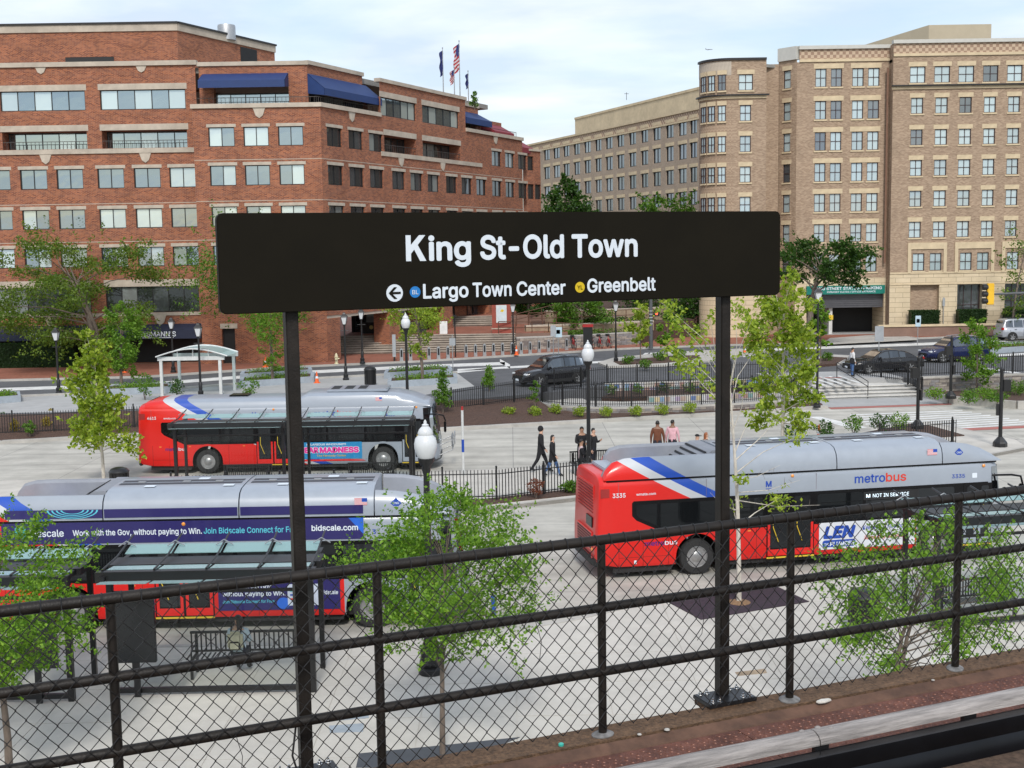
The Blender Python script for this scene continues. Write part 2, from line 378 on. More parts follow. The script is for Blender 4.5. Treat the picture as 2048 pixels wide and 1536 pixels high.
# left walkway, median and islands
far_kerb = [(-500, 773), (0, 759), (290, 752), (570, 733), (844, 721), (1088, 706), (1250, 696), (1440, 689), (1600, 686), (1768, 678), (2048, 667), (2500, 648)]
near_edge = [(-500, 815), (0, 796), (300, 783), (600, 760), (765, 751), (915, 747)]
walk = [p.to_2d() for p in pxpoly(near_edge, ZS)]+[Vector(q) for q in [(-2.2, 73.2), (-3.8, 71.2), (-5.2, 68.6), (-6.6, 66.2), (-18, 64.8), (-24, 64.1), (-70, 63.9)]]
struct('footway', poly(walk, ZS+.006), m_walk)
kerb('kerb', [(p.x, p.y) for p in pxpoly(near_edge, ZS)], ZS-.02, ZS+.11, .25)
def line(px, wpx, z=ZS+.005, name='road_marking'):
    a = [(x, y-wpx/2) for x, y in px]; b = [(x, y+wpx/2) for x, y in px]
    return struct(name, poly(band(a, b, z)), m_white)
line([(-500, 792), (0, 779), (290, 769), (600, 745), (860, 732), (1010, 727)], 6)
line([(915, 740), (1050, 733), (1230, 722)], 4); line([(1300, 708), (1440, 702), (1600, 697), (1850, 688), (2200, 672)], 5)
line([(1000, 722), (1020, 733)], 8); line([(905, 745), (985, 737)], 4)
for x, y in ((1010, 731), (1330, 704), (1350, 703)): pass
for k in range(7): struct('road_marking', poly(pxpoly([(1395+k*16, 704-k*.6), (1404+k*16, 703.5-k*.6), (1432+k*16, 716-k*.6), (1423+k*16, 716.5-k*.6)], ZS+.005)), m_white)
for k in range(5): struct('road_marking', poly(pxpoly([(1290+k*17, 706-k), (1298+k*17, 705.5-k), (1290+k*18, 712-k), (1281+k*18, 712.5-k)], ZS+.005)), m_white)
# raised brick sidewalk on the far side
fk2 = pxpoly(far_kerb, ZW)
struct('brick_sidewalk', slab(fk2+[Vector((120, 150, 0)), Vector((-120, 150, 0))], ZS-.1, ZW), m_pave)
kerb('kerb', [(p.x, p.y-.02) for p in fk2], ZS-.05, ZW+.006, .2)
# concrete median with lamps (in front of the crossing)
med = pxpoly([(1196, 728), (1225, 719), (1330, 708), (1480, 700), (1530, 706), (1400, 727), (1330, 733), (1215, 736)], ZS)
struct('median', slab(med, ZS-.05, ZS+.12), m_kerb)
struct('planting_bed', slab(pxpoly([(1228, 724), (1330, 713), (1400, 711), (1385, 720), (1330, 726), (1240, 730)], ZS+.12), ZS, ZS+.16), m_mulch)
med2 = pxpoly([(1610, 722), (1660, 712), (1700, 714), (1680, 730), (1620, 735)], ZS)
struct('median', slab(med2, ZS-.05, ZS+.12), m_kerb)
struct('planting_bed', slab(pxpoly([(1618, 722), (1660, 714), (1694, 716), (1672, 728), (1624, 732)], ZS+.12), ZS, ZS+.16), m_mulch)
# light driveway apron of the garage
struct('driveway', poly(pxpoly([(1640, 690), (1660, 676), (1768, 668), (1830, 674), (1835, 680)], ZW+.006)), m_kerb)
line([(1835, 722), (1900, 716), (2048, 708)], 4); line([(1960, 735), (2048, 748)], 3)

# crossing of the bus lane, red tactile strips
m_red = mat('tactile_red', (.36, .13, .11), .85, var=.12, scale=8)
for k in range(9):
    t = k/8
    struct('crossing_stripe', poly(pxpoly([(1700+(1762-1700)*t, 829+36*t), (1925+(2075-1925)*t, 820+25*t), (1925+(2075-1925)*t, 822+25.2*t), (1700+(1762-1700)*t, 831+36.4*t)], .006)), m_white)
struct('crossing_stripe', poly(pxpoly([(1618, 834), (1640, 833), (1735, 855), (1705, 858)], .006)), m_white)
struct('tactile_strip', poly(pxpoly([(1666, 825), (1915, 815), (1928, 820), (1668, 831)], .0)[:0]+[Vector(q) for q in [(17.3, 67.9), (24.4, 68.9), (24.2, 68.3), (17.3, 67.2)]], .012), m_red)
struct('tactile_strip', poly(pxpoly([(1918, 857), (2070, 850), (2090, 854), (1920, 862)], .012)), m_red)

# stairs up to the street, landing, cheek
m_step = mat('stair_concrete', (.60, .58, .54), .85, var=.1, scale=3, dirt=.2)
struct('path', poly([(17.2, 68.0), (24.4, 69.0), (24.0, 72.1), (17.0, 71.3)], .01), m_walk)
st = struct('stairs', slab([(16.6, 72.6), (23.6, 73.4), (23.3, 76.6), (16.4, 76.4)], 0, .60), m_walk)
for k in range(4):
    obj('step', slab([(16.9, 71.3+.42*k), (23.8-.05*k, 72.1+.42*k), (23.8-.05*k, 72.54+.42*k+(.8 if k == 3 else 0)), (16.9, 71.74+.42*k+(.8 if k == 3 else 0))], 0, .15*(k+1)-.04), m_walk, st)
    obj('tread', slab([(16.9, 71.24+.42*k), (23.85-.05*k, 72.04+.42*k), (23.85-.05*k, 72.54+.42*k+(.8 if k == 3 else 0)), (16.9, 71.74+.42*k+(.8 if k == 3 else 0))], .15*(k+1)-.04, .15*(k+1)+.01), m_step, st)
struct('landing', slab([(15.5, 74.2), (23.4, 74.3), (23.0, 78.5), (15.3, 78)], .5, ZS+.02), m_walk)
struct('tactile_strip', poly([(17.2, 74.3), (20, 74.5), (19.9, 74.9), (17.2, 74.7)], ZS+.03), m_red)
for k in range(5): struct('road_marking', poly(pxpoly([(1602+k*18, 756-k), (1606+k*18, 755-k), (1650+k*18, 769-k), (1645+k*18, 770-k)][:4], ZS+.03)), m_white)

# right planting terrace
struct('planting_bed', slab([(24.6, 69.0), (24.2, 72.2), (26, 73.2), (60, 75.8), (60, 68), (32, 66.5), (27, 66.6)], -.02, .35), m_mulch)
kerb('kerb', [(60, 67.8), (32, 66.3), (27, 66.4), (24.4, 69.0), (24.0, 72.2)], -.04, .42, .22)

# ------------------------------------------------------------------ viaduct edge: ledge, walkway, track bed
ZF = CAMZ-2.85
fd = Vector((math.cos(rad(23.2)), math.sin(rad(23.2)), 0)); fn = Vector((fd.y, -fd.x, 0))   # along the railing; towards the camera
FP = Vector((.51, 7.08, ZF))                                             # a railing post foot
VT = Matrix(((fd.x, -fn.x, 0, FP.x), (fd.y, -fn.y, 0, FP.y), (0, 0, 1, FP.z), (0, 0, 0, 1)))  # local: x along, y outwards
m_ledge = mat('exposed_aggregate', (.165, .095, .052), .95, var=.5, scale=45, bump=.9, bscale=120, dirt=.35)
m_strip = mat('ledge_edge', (.125, .066, .042), .8, var=.3, scale=10, dirt=.4)
m_plate = mat('rusty_plate', (.17, .066, .043), .62, .25, var=.4, scale=9, bump=.3, bscale=60, dirt=.35)
m_cover = mat('weathered_board', (.30, .275, .26), .85, var=.45, scale=9, bump=.5, bscale=25, stretch=(.35, 4, 4), dirt=.3)
m_ballast = mat('track_bed', (.13, .082, .055), .95, var=.5, scale=25, bump=1)
def vobj(name, mb, m, **k):
    o = obj(name, mb, m, **k); o.matrix_world = VT; return o
mb = MB().b2((-12, -.10, -1.1), (14, .15, -.005))
o = vobj('viaduct_ledge', mb, m_ledge, bevel=.02); o['kind'] = 'structure'
mb = MB().prism([(-.185, -.05), (-.18, -.04), (-.102, -.012), (-.102, -1.1), (-.185, -1.1)], -12, 14, axis='X'); o = vobj('ledge_kerb', mb, m_strip); o['kind'] = 'structure'
o = vobj('track_bed', MB().b2((-12, -7, -1.2), (14, -.97, -.05)), m_ballast); o['kind'] = 'structure'
wk = vobj('walkway', MB().b2((-12, -.965, -1.1), (14, -.187, -.06)), m_strip); wk['kind'] = 'structure'
# checker plates with raised lozenges
m_tread_ = mat('worn_tread', (.19, .085, .06), .5, .35, var=.3, scale=20)
loz = MB()
def lozenge(mb, x, y, a, l=.0135, w_=.0048, h=.004):
    T = Matrix.Translation((x, y, 0)) @ Matrix.Rotation(a, 4, 'Z')
    mb.add([(-l, 0, 0), (0, -w_, 0), (l, 0, 0), (0, w_, 0), (-l*.4, 0, h), (l*.4, 0, h)], [(0, 1, 5, 4), (1, 2, 5), (2, 3, 4, 5), (3, 0, 4)], 0, T)
PL = 1.55
for i in range(42):
    for j in range(20): lozenge(loz, .02+i*.0365+(.018 if j % 2 else 0), .03+j*.0365, PI/4 if (i+j) % 2 else -PI/4)
lozme = loz.mesh('tread', m_tread_)
plme = MB().b2((0, 0, -.012), (PL-.006, .765, 0)).mesh('floor_plate', m_plate)
for k in range(-2, 6):
    x0 = k*PL-.75
    p_ = inst(plme, 'floor_plate', wk, (x0, -.955, -.045))
    t_ = inst(lozme, 'tread_pattern', p_, (0, 0, .0005)); t_['kind'] = 'stuff'
# retaining wall of the viaduct down to the pavement
o = vobj('viaduct_wall', MB().b2((-14, -.5, -ZF), (16, .14, -1.1)), m_conc); o['kind'] = 'structure'
# ================================================================== BUILDINGS
m_brick = brickmat('red_brick', (.16, .034, .016), (.40, .125, .048), (.31, .205, .155), .24, .08, .012, 'UV', .9, .5, .16)
m_lime = mat('limestone', (.50, .43, .35), .85, var=.1, scale=2, dirt=.25)
m_brick2 = brickmat('tan_brick', (.25, .165, .108), (.43, .31, .215), (.40, .325, .25), .21, .07, .008, 'UV', .9, .5, .10)
m_brick3 = brickmat('grey_tan_brick', (.33, .25, .185), (.42, .33, .25), (.40, .34, .28), .21, .07, .008, 'UV', .9, .5, .08)
m_cream = brickmat('cream_stone', (.60, .49, .33), (.64, .53, .37), (.36, .29, .20), 1.3, .42, .02, 'UV', .85, .5, .1)
m_creamp = mat('cream_trim', (.62, .50, .33), .85, var=.08, scale=2, dirt=.2)
m_frame = mat('window_frame_dark', (.013, .012, .012), .45)
m_frame2 = mat('window_frame_maroon', (.035, .014, .014), .45)
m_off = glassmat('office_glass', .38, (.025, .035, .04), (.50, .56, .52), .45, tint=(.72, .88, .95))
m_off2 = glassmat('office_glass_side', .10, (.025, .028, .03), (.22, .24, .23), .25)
m_hot = glassmat('hotel_glass', .13, (.05, .06, .07), (.42, .52, .54), .82)
m_far = glassmat('far_glass', .22, (.02, .022, .028), (.16, .18, .2), .2)
m_dark = mat('dark_interior', (.012, .012, .013), .7)
m_awn = mat('navy_awning', (.010, .034, .13), .6, var=.1, scale=2)
m_awnd = mat('dark_navy_canvas', (.012, .018, .045), .7, var=.15, scale=3)
m_awnr = mat('red_awning', (.20, .02, .03), .6)
m_roofg = mat('roof_gravel', (.25, .24, .22), .95, var=.2)
m_rail = mat('iron_rail', (.05, .042, .038), .6)

class Fac:
    """a flat wall: origin (x,y), direction along it to the right as seen from outside"""
    def __init__(s, parent, o, d, wall, setz=0):
        s.par = parent; s.o = Vector((o[0], o[1], 0)); s.d = Vector((d[0], d[1], 0)).normalized(); s.n = Vector((s.d.y, -s.d.x, 0)); s.wall = wall
        P0 = parent.location
        q = s.o-Vector((P0.x, P0.y, 0))
        s.T = Matrix(((s.d.x, -s.n.x, 0, q.x), (s.d.y, -s.n.y, 0, q.y), (0, 0, 1, -P0.z), (0, 0, 0, 1)))
    def uv(s, px, py):
        p = ONP(px, py, s.o, s.n); return (p-s.o).dot(s.d), p.z
    def rc(s, x0, x1, y0, y1):
        ym, xm = (y0+y1)/2, (x0+x1)/2
        return (s.uv(x0, ym)[0], s.uv(x1, ym)[0], s.uv(xm, y1)[1], s.uv(xm, y0)[1])
    def build(s, u0, u1, v0, v1, ops=(), depth=.22, name='wall', mt=None):
        us = sorted({u0, u1, *[a for o in ops for a in o[:2] if u0 < a < u1]}); vs = sorted({v0, v1, *[a for o in ops for a in o[2:4] if v0 < a < v1]})
        mb = MB(); mb.uv = []
        def q(pts, uvs): mb.add(pts, [(0, 1, 2, 3)]); mb.uv.append(uvs)
        for i in range(len(us)-1):
            for j in range(len(vs)-1):
                a, b, c, d = us[i], us[i+1], vs[j], vs[j+1]; mu, mv = (a+b)/2, (c+d)/2
                if any(o[0] < mu < o[1] and o[2] < mv < o[3] for o in ops): continue
                q([(a, 0, c), (b, 0, c), (b, 0, d), (a, 0, d)], [(a, c), (b, c), (b, d), (a, d)])
        for o in ops:
            a, b, c, d = o[:4]; t = o[4] if len(o) > 4 else depth
            q([(a, 0, c), (a, 0, d), (a, t, d), (a, t, c)], [(0, c), (0, d), (t, d), (t, c)])
            q([(b, 0, d), (b, 0, c), (b, t, c), (b, t, d)], [(0, d), (0, c), (t, c), (t, d)])
            q([(a, 0, d), (b, 0, d), (b, t, d), (a, t, d)], [(a, 0), (b, 0), (b, t), (a, t)])
            q([(a, 0, c), (a, t, c), (b, t, c), (b, 0, c)], [(a, 0), (a, t), (b, t), (b, 0)])
        ob = obj(name, mb, mt or s.wall, s.par); ob.matrix_local = s.T; return ob
    def at(s, u, y, v): return s.T @ Matrix.Translation((u, y, v))
    def box(s, name, u0, u1, y0, y1, v0, v1, mt, bevel=0):
        ob = obj(name, MB().b2((u0, y0, v0), (u1, y1, v1)), mt, s.par, bevel=bevel); ob.matrix_local = s.T; return ob
WCACHE = {}
def window(fac, u0, u1, v0, v1, nx=2, ny=1, fm=None, gm=None, y=.14, fw=.06, mw=.05, name='window', split=True):
    w_, h_ = u1-u0, v1-v0; key = (round(w_, 2), round(h_, 2), nx, ny, fm.name, fw)
    if key not in WCACHE:
        mb = MB()
        mb.b2((0, -.03, 0), (fw, .05, h_)); mb.b2((w_-fw, -.03, 0), (w_, .05, h_)); mb.b2((fw, -.03, 0), (w_-fw, .05, fw)); mb.b2((fw, -.03, h_-fw), (w_-fw, .05, h_))
        for i in range(1, nx): mb.b2((w_*i/nx-mw/2, -.02, fw), (w_*i/nx+mw/2, .04, h_-fw))
        if ny > 1:
            for j in range(1, ny): mb.b2((fw, -.018, h_*j/ny-mw/2), (w_-fw, .038, h_*j/ny+mw/2))
        k = nx if split else 1
        pw = (w_-2*fw)/k
        WCACHE[key] = (mb.mesh('window', fm), MB().add([(0, 0, 0), (pw, 0, 0), (pw, 0, h_-2*fw), (0, 0, h_-2*fw)], [(0, 1, 2, 3)]).mesh('pane', gm), k, pw)
    fme, pme, k, pw = WCACHE[key]
    f = inst(fme, name, fac.par, None, M=fac.at(u0, y, v0))
    for i in range(k): inst(pme, 'pane', f, (fw+i*pw, .03, fw))
    return f
LCACHE = {}
def bar(fac, name, u0, u1, v0, v1, d, mt):
    key = (name, round(u1-u0, 2), round(v1-v0, 2), round(d, 3), mt.name)
    if key not in LCACHE: LCACHE[key] = MB().b2((0, -d, 0), (u1-u0, .02, v1-v0)).mesh(name, mt)
    return inst(LCACHE[key], name, fac.par, None, M=fac.at(u0, 0, v0))
def strip_railing(fac, u0, u1, v, y=-.02, h=.55, name='balcony_rail'):
    mb = MB().b2((u0, y-.02, v+h-.04), (u1, y+.02, v+h)); k = max(2, int((u1-u0)/.28))
    for i in range(k+1): x = u0+(u1-u0)*i/k; mb.b2((x-.012, y-.012, v), (x+.012, y+.012, v+h-.04))
    ob = obj(name, mb, m_rail, fac.par); ob.matrix_local = fac.T; return ob
def keystone(fac, u, v, w_=.9, h=.75):
    mb = MB().prism([(-w_/2, 0), (-w_*.28, -h*.75), (0, -h), (w_*.28, -h*.75), (w_/2, 0)], -.07, .01, axis='Y')
    ob = obj('keystone', mb, m_lime, fac.par); ob.matrix_local = fac.at(u, 0, v)
def awning(fac, u0, u1, v0, v1, out, mt, name='awning', val=.35, y=0):
    mb = MB().prism([(0, v1), (-out, v0+val), (-out, v0), (-out+.03, v0), (-out+.03, v0+val-.02), (0, v1-.05)], u0, u1, axis='X')
    for u in (u0, u1-.02): mb.prism([(0, v1), (-out, v0+val), (-out, v0), (0, v0+val*.4)], u, u+.02, axis='X')
    ob = obj(name, mb, mt, fac.par); ob.matrix_local = fac.T @ Matrix.Translation((0, y, 0)); return ob

# ---- left: red brick office building
RB = thing('brick_office_building', 'red brick office block with stone bands, navy awnings and rooftop flags', 'building', (-30, 90.5, ZW))
YA = 90.5
fA = Fac(RB, (-30, YA), (1, 0), m_brick)
cols = [(-106, -53), (-33, 20), (40, 94), (113, 166), (195, 248), (268, 321), (339, 393)]
rows = {5: (336, 376), 4: (417, 456), 3: (494, 533)}
zr = {k: fA.rc(260, 300, a, b)[2:] for k, (a, b) in rows.items()}
z7, z6, z2 = fA.rc(260, 300, 179, 219)[2:], fA.rc(260, 300, 260, 296)[2:], fA.rc(260, 300, 573, 625)[2:]
zcop = fA.uv(200, 124)[1]; zbay = fA.uv(300, 214)[1]; zg = fA.uv(270, 640)[1]
uL = -16; uR = fA.uv(397, 300)[0]
ops = []; wins = []
uc = [fA.rc(a, b, 336, 376)[:2] for a, b in cols]
for k in (5, 4, 3):
    for a, b in uc: wins.append((a, b)+zr[k]); ops.append((a, b)+zr[k])
us = [fA.rc(-160, -28, 179, 219)[:2], fA.rc(0, 170, 179, 219)[:2], fA.rc(200, 371, 179, 219)[:2]]
us6 = [(a, b) for a, b in us]
us2 = [fA.rc(-10, 182, 573, 624)[:2], fA.rc(212, 406, 573, 624)[:2]]
for a, b in us: ops.append((a, b)+z7); ops.append((a, b)+z6+(1.3,))
for a, b in us2: ops.append((a, min(b, uR-.4))+z2)
uaw = [fA.rc(-60, 186, 651, 677)[:2], fA.rc(209, 410, 651, 677)[:2]]
gz = fA.uv(200, 668)[1]
for a, b in uaw: ops.append((a+.2, min(b-.2, uR-.5), 1.05, gz, .9))
fA.build(uL, uR, 1.0, zcop, ops)
for a, b, c, d in wins:
    window(fA, a, b, c, d, 2, 1, m_frame, m_off); bar(fA, 'lintel', a-.12, b+.12, d, d+.24, .02, m_lime)
for a, b in us:
    window(fA, a, b, *z7, 5, 1, m_frame, m_off); bar(fA, 'lintel', a-.12, b+.12, z7[1], z7[1]+.42, .03, m_lime)
    window(fA, a, b, *z6, 5, 1, m_frame, m_off, y=1.2); bar(fA, 'lintel', a-.12, b+.12, z6[1], z6[1]+.42, .03, m_lime)
    strip_railing(fA, a, b, z6[0], .05)
    keystone(fA, (a+b)/2, z6[0]-.3); keystone(fA, (a+b)/2, zcop-.28, .8, .5)
for a, b in us2:
    b = min(b, uR-.4); window(fA, a, b, *z2, 6, 1, m_frame, m_off2); bar(fA, 'lintel', a-.1, b+.1, z2[1], z2[1]+.5, .03, m_lime); keystone(fA, (a+b)/2+.5, z2[0]-.2)
bar(fA, 'stone_band', uL, uR, z6[0]-.35, z6[0]-.02, .10, m_lime); bar(fA, 'stone_band', uL, uR, z2[0]-.24, z2[0]-.01, .06, m_lime)
fA.box('coping', uL-.1, uR+.12, -.14, .4, zcop-.3, zcop+.02, m_lime)
for v in (zr[4][1]+.35, zr[3][1]+.38): bar(fA, 'string_course', uL, uR, v, v+.05, .012, m_lime)
for i, (a, b) in enumerate(uaw):
    b = min(b, uR+.5); awning(fA, a, b, gz-.35, fA.uv(200, 650)[1], 1.1, m_awnd, 'shop_awning', .62)
    fA.box('storefront', a, min(b, uR-.1), .85, .95, 1.04, gz+.3, m_dark)
yf = -1.115
aw0 = fA.T @ Matrix.Translation((0, yf, 0))
zt = gz-.12
text("THEISMANN'S", 'awning_lettering', m_txt_w, RB, .015, w=fA.uv(357, 660)[0]-fA.uv(268, 660)[0], h=.36, x=fA.uv(268, 660)[0]+.1, z=zt-.06, M=aw0)
lm = MB(); lm.b2((fA.uv(290, 660)[0], -.006, zt-.16), (fA.uv(355, 660)[0], 0, zt-.12)); c0 = fA.uv(84, 665)[0]
for r_ in (.30, .25): pass
for k in range(24):
    a0, a1 = 2*PI*k/24, 2*PI*(k+1)/24
    lm.add([(c0+r*math.cos(a), -.004, zt+.06+r*math.sin(a)) for r, a in ((.24, a0), (.29, a0), (.29, a1), (.24, a1))], [(0, 1, 2, 3)])
for s_ in (-1, 1): lm.b2((c0+s_*.33, -.006, zt+.04), (c0+s_*.85, 0, zt+.07))
o = obj('awning_emblem', lm, m_txt_w, RB); o.matrix_local = aw0
text('T', 'awning_lettering', m_txt_w, RB, .02, h=.3, x=c0-.1, z=zt-.08, M=aw0)
# hedge screen and cafe things are built later.  bay
YB = 89.3
fB0 = Fac(RB, (-22, YB), (1, 0), m_brick)
bl, brr = fB0.uv(388, 300)[0], fB0.uv(643, 300)[0]
bcols = [fB0.rc(a, b, 332, 372)[:2] for a, b in ((420, 472), (490, 540), (559, 609))]
zr6 = fB0.rc(500, 560, 253, 292)[2:]
ops = []
for a, b in bcols:
    for k in (6, 5, 4, 3): ops.append((a, b)+(zr6 if k == 6 else zr[k]))
dop = fB0.rc(445, 471, 657, 735)
ops2 = ops+[(dop[0], dop[1], 1.05, dop[3], .4), (dop[1]+1.2, brr-1.4, z2[0], z2[1], .25)]
fB0.build(bl, brr, 1.0, zbay, ops2)
for q in ops: window(fB0, *q, 2, 1, m_frame, m_off); bar(fB0, 'lintel', q[0]-.12, q[1]+.12, q[3], q[3]+.22, .02, m_lime)
window(fB0, dop[1]+1.2, brr-1.4, *z2, 3, 1, m_frame, m_off2)
fB0.box('door', dop[0], dop[1], .35, .42, 1.04, dop[3], m_dark); bar(fB0, 'lintel', dop[0]-.1, dop[1]+.2, dop[3], dop[3]+.35, .03, m_lime)
fB0.box('coping', bl-.12, brr+.1, -.14, .4, zbay-.3, zbay, m_lime); keystone(fB0, (bl+brr)/2+.2, zbay-.28)
for v in (zr[5][1]+.36, zr[4][1]+.35, zr[3][1]+.38): bar(fB0, 'string_course', bl, brr, v, v+.05, .012, m_lime)
fS = Fac(RB, (-22+bl, YA+.5), (0, -1), m_brick); fS.build(0, 1.7, 1.0, zbay)          # return of the bay
strip_railing(fB0, bl+.2, brr-.2, zbay, .6, .5)
dB0 = Vector((.423, .906)).normalized(); OB0 = -22+brr
# storey above the bay, set back
fC = Fac(RB, (-22, 90.6), (1, 0), m_brick)
cl = fC.uv(398, 160)[0]; cr = OB0-dB0.y*1.5+dB0.x*((90.6-(YB+dB0.x*1.5))/dB0.y)+22; zc7 = fC.rc(430, 580, 183, 214)[2:]
op = fC.rc(428, 578, 186, 216)[:2]+(zbay-.2, z7[1]+.15)
fC.build(cl, cr, zbay-1, zcop-.15, [op+(.7,)])
window(fC, op[0], op[1], zbay-.2, z7[1]-.3, 5, 1, m_frame, m_off, y=.6)
fC.box('coping', cl-.1, cr+.1, -.12, .4, zcop-.4, zcop-.12, m_lime)
a, b = fC.rc(405, 577, 147, 178)[:2]; awning(fC, a, b, fC.uv(490, 180)[1], fC.uv(490, 147)[1], 1.5, m_awn, 'awning', .5)
# roof sheets and the rooftop storey
fP = Fac(RB, (-30, 98), (1, 0), m_brick)
p0, p1 = -20, fP.uv(355, 80)[0]; pz = fP.uv(200, 47)[1]
fP.build(p0, p1, zcop-1, pz-.6); fP.box('roof_fascia', p0, p1+.05, -.1, .3, pz-.62, pz-.08, m_lime); fP.box('roof_edge', p0, p1+.1, -.2, .4, pz-.08, pz+.06, m_frame)
lv = fP.rc(131, 228, 114, 122); fP.box('louvre', lv[0], lv[1], -.05, .1, lv[2]-.3, lv[3], m_frame)
dB = Vector((.423, .906)).normalized()
pe = fP.o+fP.d*p1
fP2 = Fac(RB, (pe.x, pe.y), dB, m_brick)
L2 = fP2.uv(549, 100)[0]
fP2.build(0, L2, zcop-1, pz-.6); fP2.box('roof_fascia', 0, L2+.05, -.1, .3, pz-.62, pz-.08, m_lime); fP2.box('roof_edge', 0, L2+.1, -.2, .4, pz-.08, pz+.06, m_frame)
lv = fP2.rc(481, 513, 97, 121); fP2.box('louvre', lv[0], lv[1], -.05, .1, lv[2]-.4, lv[3], m_dark)
mb = MB().lathe([(.72, 0), (.72, 1.1), (.68, 1.2), (.1, 1.25)], 20); vt = D(453, 58, 104); o = obj('roof_vent', mb, m_galv, RB, smooth=40); o.location = Vector((vt.x, 104, vt.z-.9))-RB.location
# long wing facing the square
OB = fB0.o+fB0.d*brr
fB = Fac(RB, (OB.x, OB.y), dB, m_brick)
uE = fB.uv(1045, 340)[0]
bc = [(651, 681), (691, 721), (730, 757), (772, 799), (808, 833), (841, 866), (877, 901), (909, 931), (938, 960), (969, 988), (994, 1013), (1020, 1037)]
ub = [fB.rc(a, b, 340, 385)[:2] for a, b in bc]
ub = []
for g_ in range(4):
    for k in range(3): u = .75+g_*8.9+k*2.85+(0 if g_ < 1 else .1); ub.append((u, u+1.95))
ops = []; zar = 4.35
for a, b in ub:
    for k in (5, 4, 3): ops.append((a, b)+zr[k])
    ops.append((a-.2, b+.3, 5.0, 6.6))
for g_ in (0, 3):
    for k in range(3): a, b = ub[g_*3+k]; ops.append((a, b)+zr6)
u6 = [fB.rc(769, 832, 283, 318)[:2], fB.rc(846, 921, 298, 338)[:2]]; u7 = [fB.rc(748, 832, 206, 255)[:2], fB.rc(845, 918, 225, 270)[:2]]
s0, s1 = fB.uv(762, 300)[0], fB.uv(932, 300)[0]
for a, b in u6: ops.append((a, b)+z6+(1.2,))
lowops = ops
fB.build(0, uE, zar, zr6[1]+.05, [o_ for o_ in ops if o_[3] <= zr6[1]+.01])
fB.build(0, s0, zr6[1]+.05, zbay); fB.build(s1, uE, zr6[1]+.05, zbay)
ops7 = [(max(a, s0+.1), b)+z7 for a, b in u7]
fB.build(s0, s1, zr6[1]+.05, zcop-.6, ops7)
for q in ops:
    if len(q) == 4: window(fB, *q, 2, 1, m_frame, m_off2); bar(fB, 'lintel', q[0]-.12, q[1]+.12, q[3], q[3]+.22, .02, m_lime)
    else: window(fB, *q[:4], 5, 1, m_frame, m_off2, y=1.1); bar(fB, 'lintel', q[0]-.1, q[1]+.1, q[3], q[3]+.42, .03, m_lime); strip_railing(fB, q[0], q[1], q[2], .05); keystone(fB, (q[0]+q[1])/2, q[2]-.3)
for q in ops7: window(fB, *q, 5, 1, m_frame, m_off, y=.14); bar(fB, 'lintel', q[0]-.1, q[1]+.1, q[3], q[3]+.42, .03, m_lime)
fB.box('coping', -.1, s0, -.14, .4, zbay-.3, zbay, m_lime); fB.box('coping', s1, uE+.1, -.14, .4, zbay-.3, zbay, m_lime); fB.box('coping', s0-.1, s1+.1, -.12, .4, zcop-.85, zcop-.58, m_lime)
bar(fB, 'stone_band', s0, s1+3, z6[0]-.35, z6[0]-.02, .08, m_lime); keystone(fB, s0/2, zbay-.28); keystone(fB, (s1+uE)/2, zbay-.28)
for v in (zr[5][1]+.36, zr[4][1]+.35): bar(fB, 'string_course', 0, uE, v, v+.05, .012, m_lime)
strip_railing(fB, .3, s0-.2, zbay, .5, .5); strip_railing(fB, s1+.2, uE-.2, zbay, .5, .5)
fB.box('soffit', 0, uE, .05, 9, zar-.2, zar, m_lime)
for u in (0, 8.7, 17.6, 26.5): fB.box('pillar', u, u+1.7, .0, 1.4, 1.0, zar-.2, m_brick)
fD = Fac(RB, (OB.x-dB.y*1.5, OB.y+dB.x*1.5), dB, m_brick)                                # storey set back over the wing
tD = (90.6-fD.o.y)/dB.y; aD, bD = fD.uv(617, 170)[0], fD.uv(735, 190)[0]
fD.build(tD, s0, zbay-1, zcop-.1, [(aD, bD, zbay, z7[1]+.1, .6)]); window(fD, aD, bD, zbay, z7[1]-.3, 6, 1, m_frame, m_off2, y=.5); fD.box('coping', tD, s0+.1, -.12, .4, zcop-.36, zcop-.08, m_lime)
awning(fD, aD-.1, bD-.2, z7[0]+.75, z7[1]+.95, 1.4, m_awn, 'awning', .5)
fD.build(s1-2.2, s1+5.5, zbay-1, zcop-.7, [(s1+.4, s1+4.9, zbay, z7[1]-.2, .6)]); fD.box('coping', s1-2.2, s1+5.6, -.1, .4, zcop-.95, zcop-.7, m_lime); window(fD, s1+.4, s1+4.9, zbay, z7[1]-.4, 4, 1, m_frame, m_off2, y=.5)
awning(fD, s1+.3, s1+5.3, z7[0]+.6, z7[1]+.5, 1.5, m_awn, 'awning', .5)
for k, (u, z_) in enumerate(((s1+6, -.3), (s1+10.5, -1.4))):
    awning(fD, u, u+4.2, z7[0]+z_+.2, z7[1]+z_+.1, 1.4, m_awnr, 'awning', .5); fD.box('terrace_wall', u-.2, u+4.4, 0, 3, zbay-1, z7[1]+z_+.4, m_brick)
# far end steps
e0 = fB.o+fB.d*uE
fE = Fac(RB, (e0.x+.3, e0.y+1.4), (.75, .9), m_brick); uz = fE.uv(1081, 340)[0]
eo = [(a_, a_+.9)+zr[k] for a_ in (uz*.15, uz*.62) for k in (5, 4, 3)]+[(uz*.15, uz*.15+.9)+zr6]
fE.build(-.4, uz, 1.0, zbay-.9, eo)
for q in eo: window(fE, *q, 1, 1, m_frame, m_off2)
fE.box('coping', -.4, uz+.1, -.12, .4, zbay-1.1, zbay-.9, m_lime)
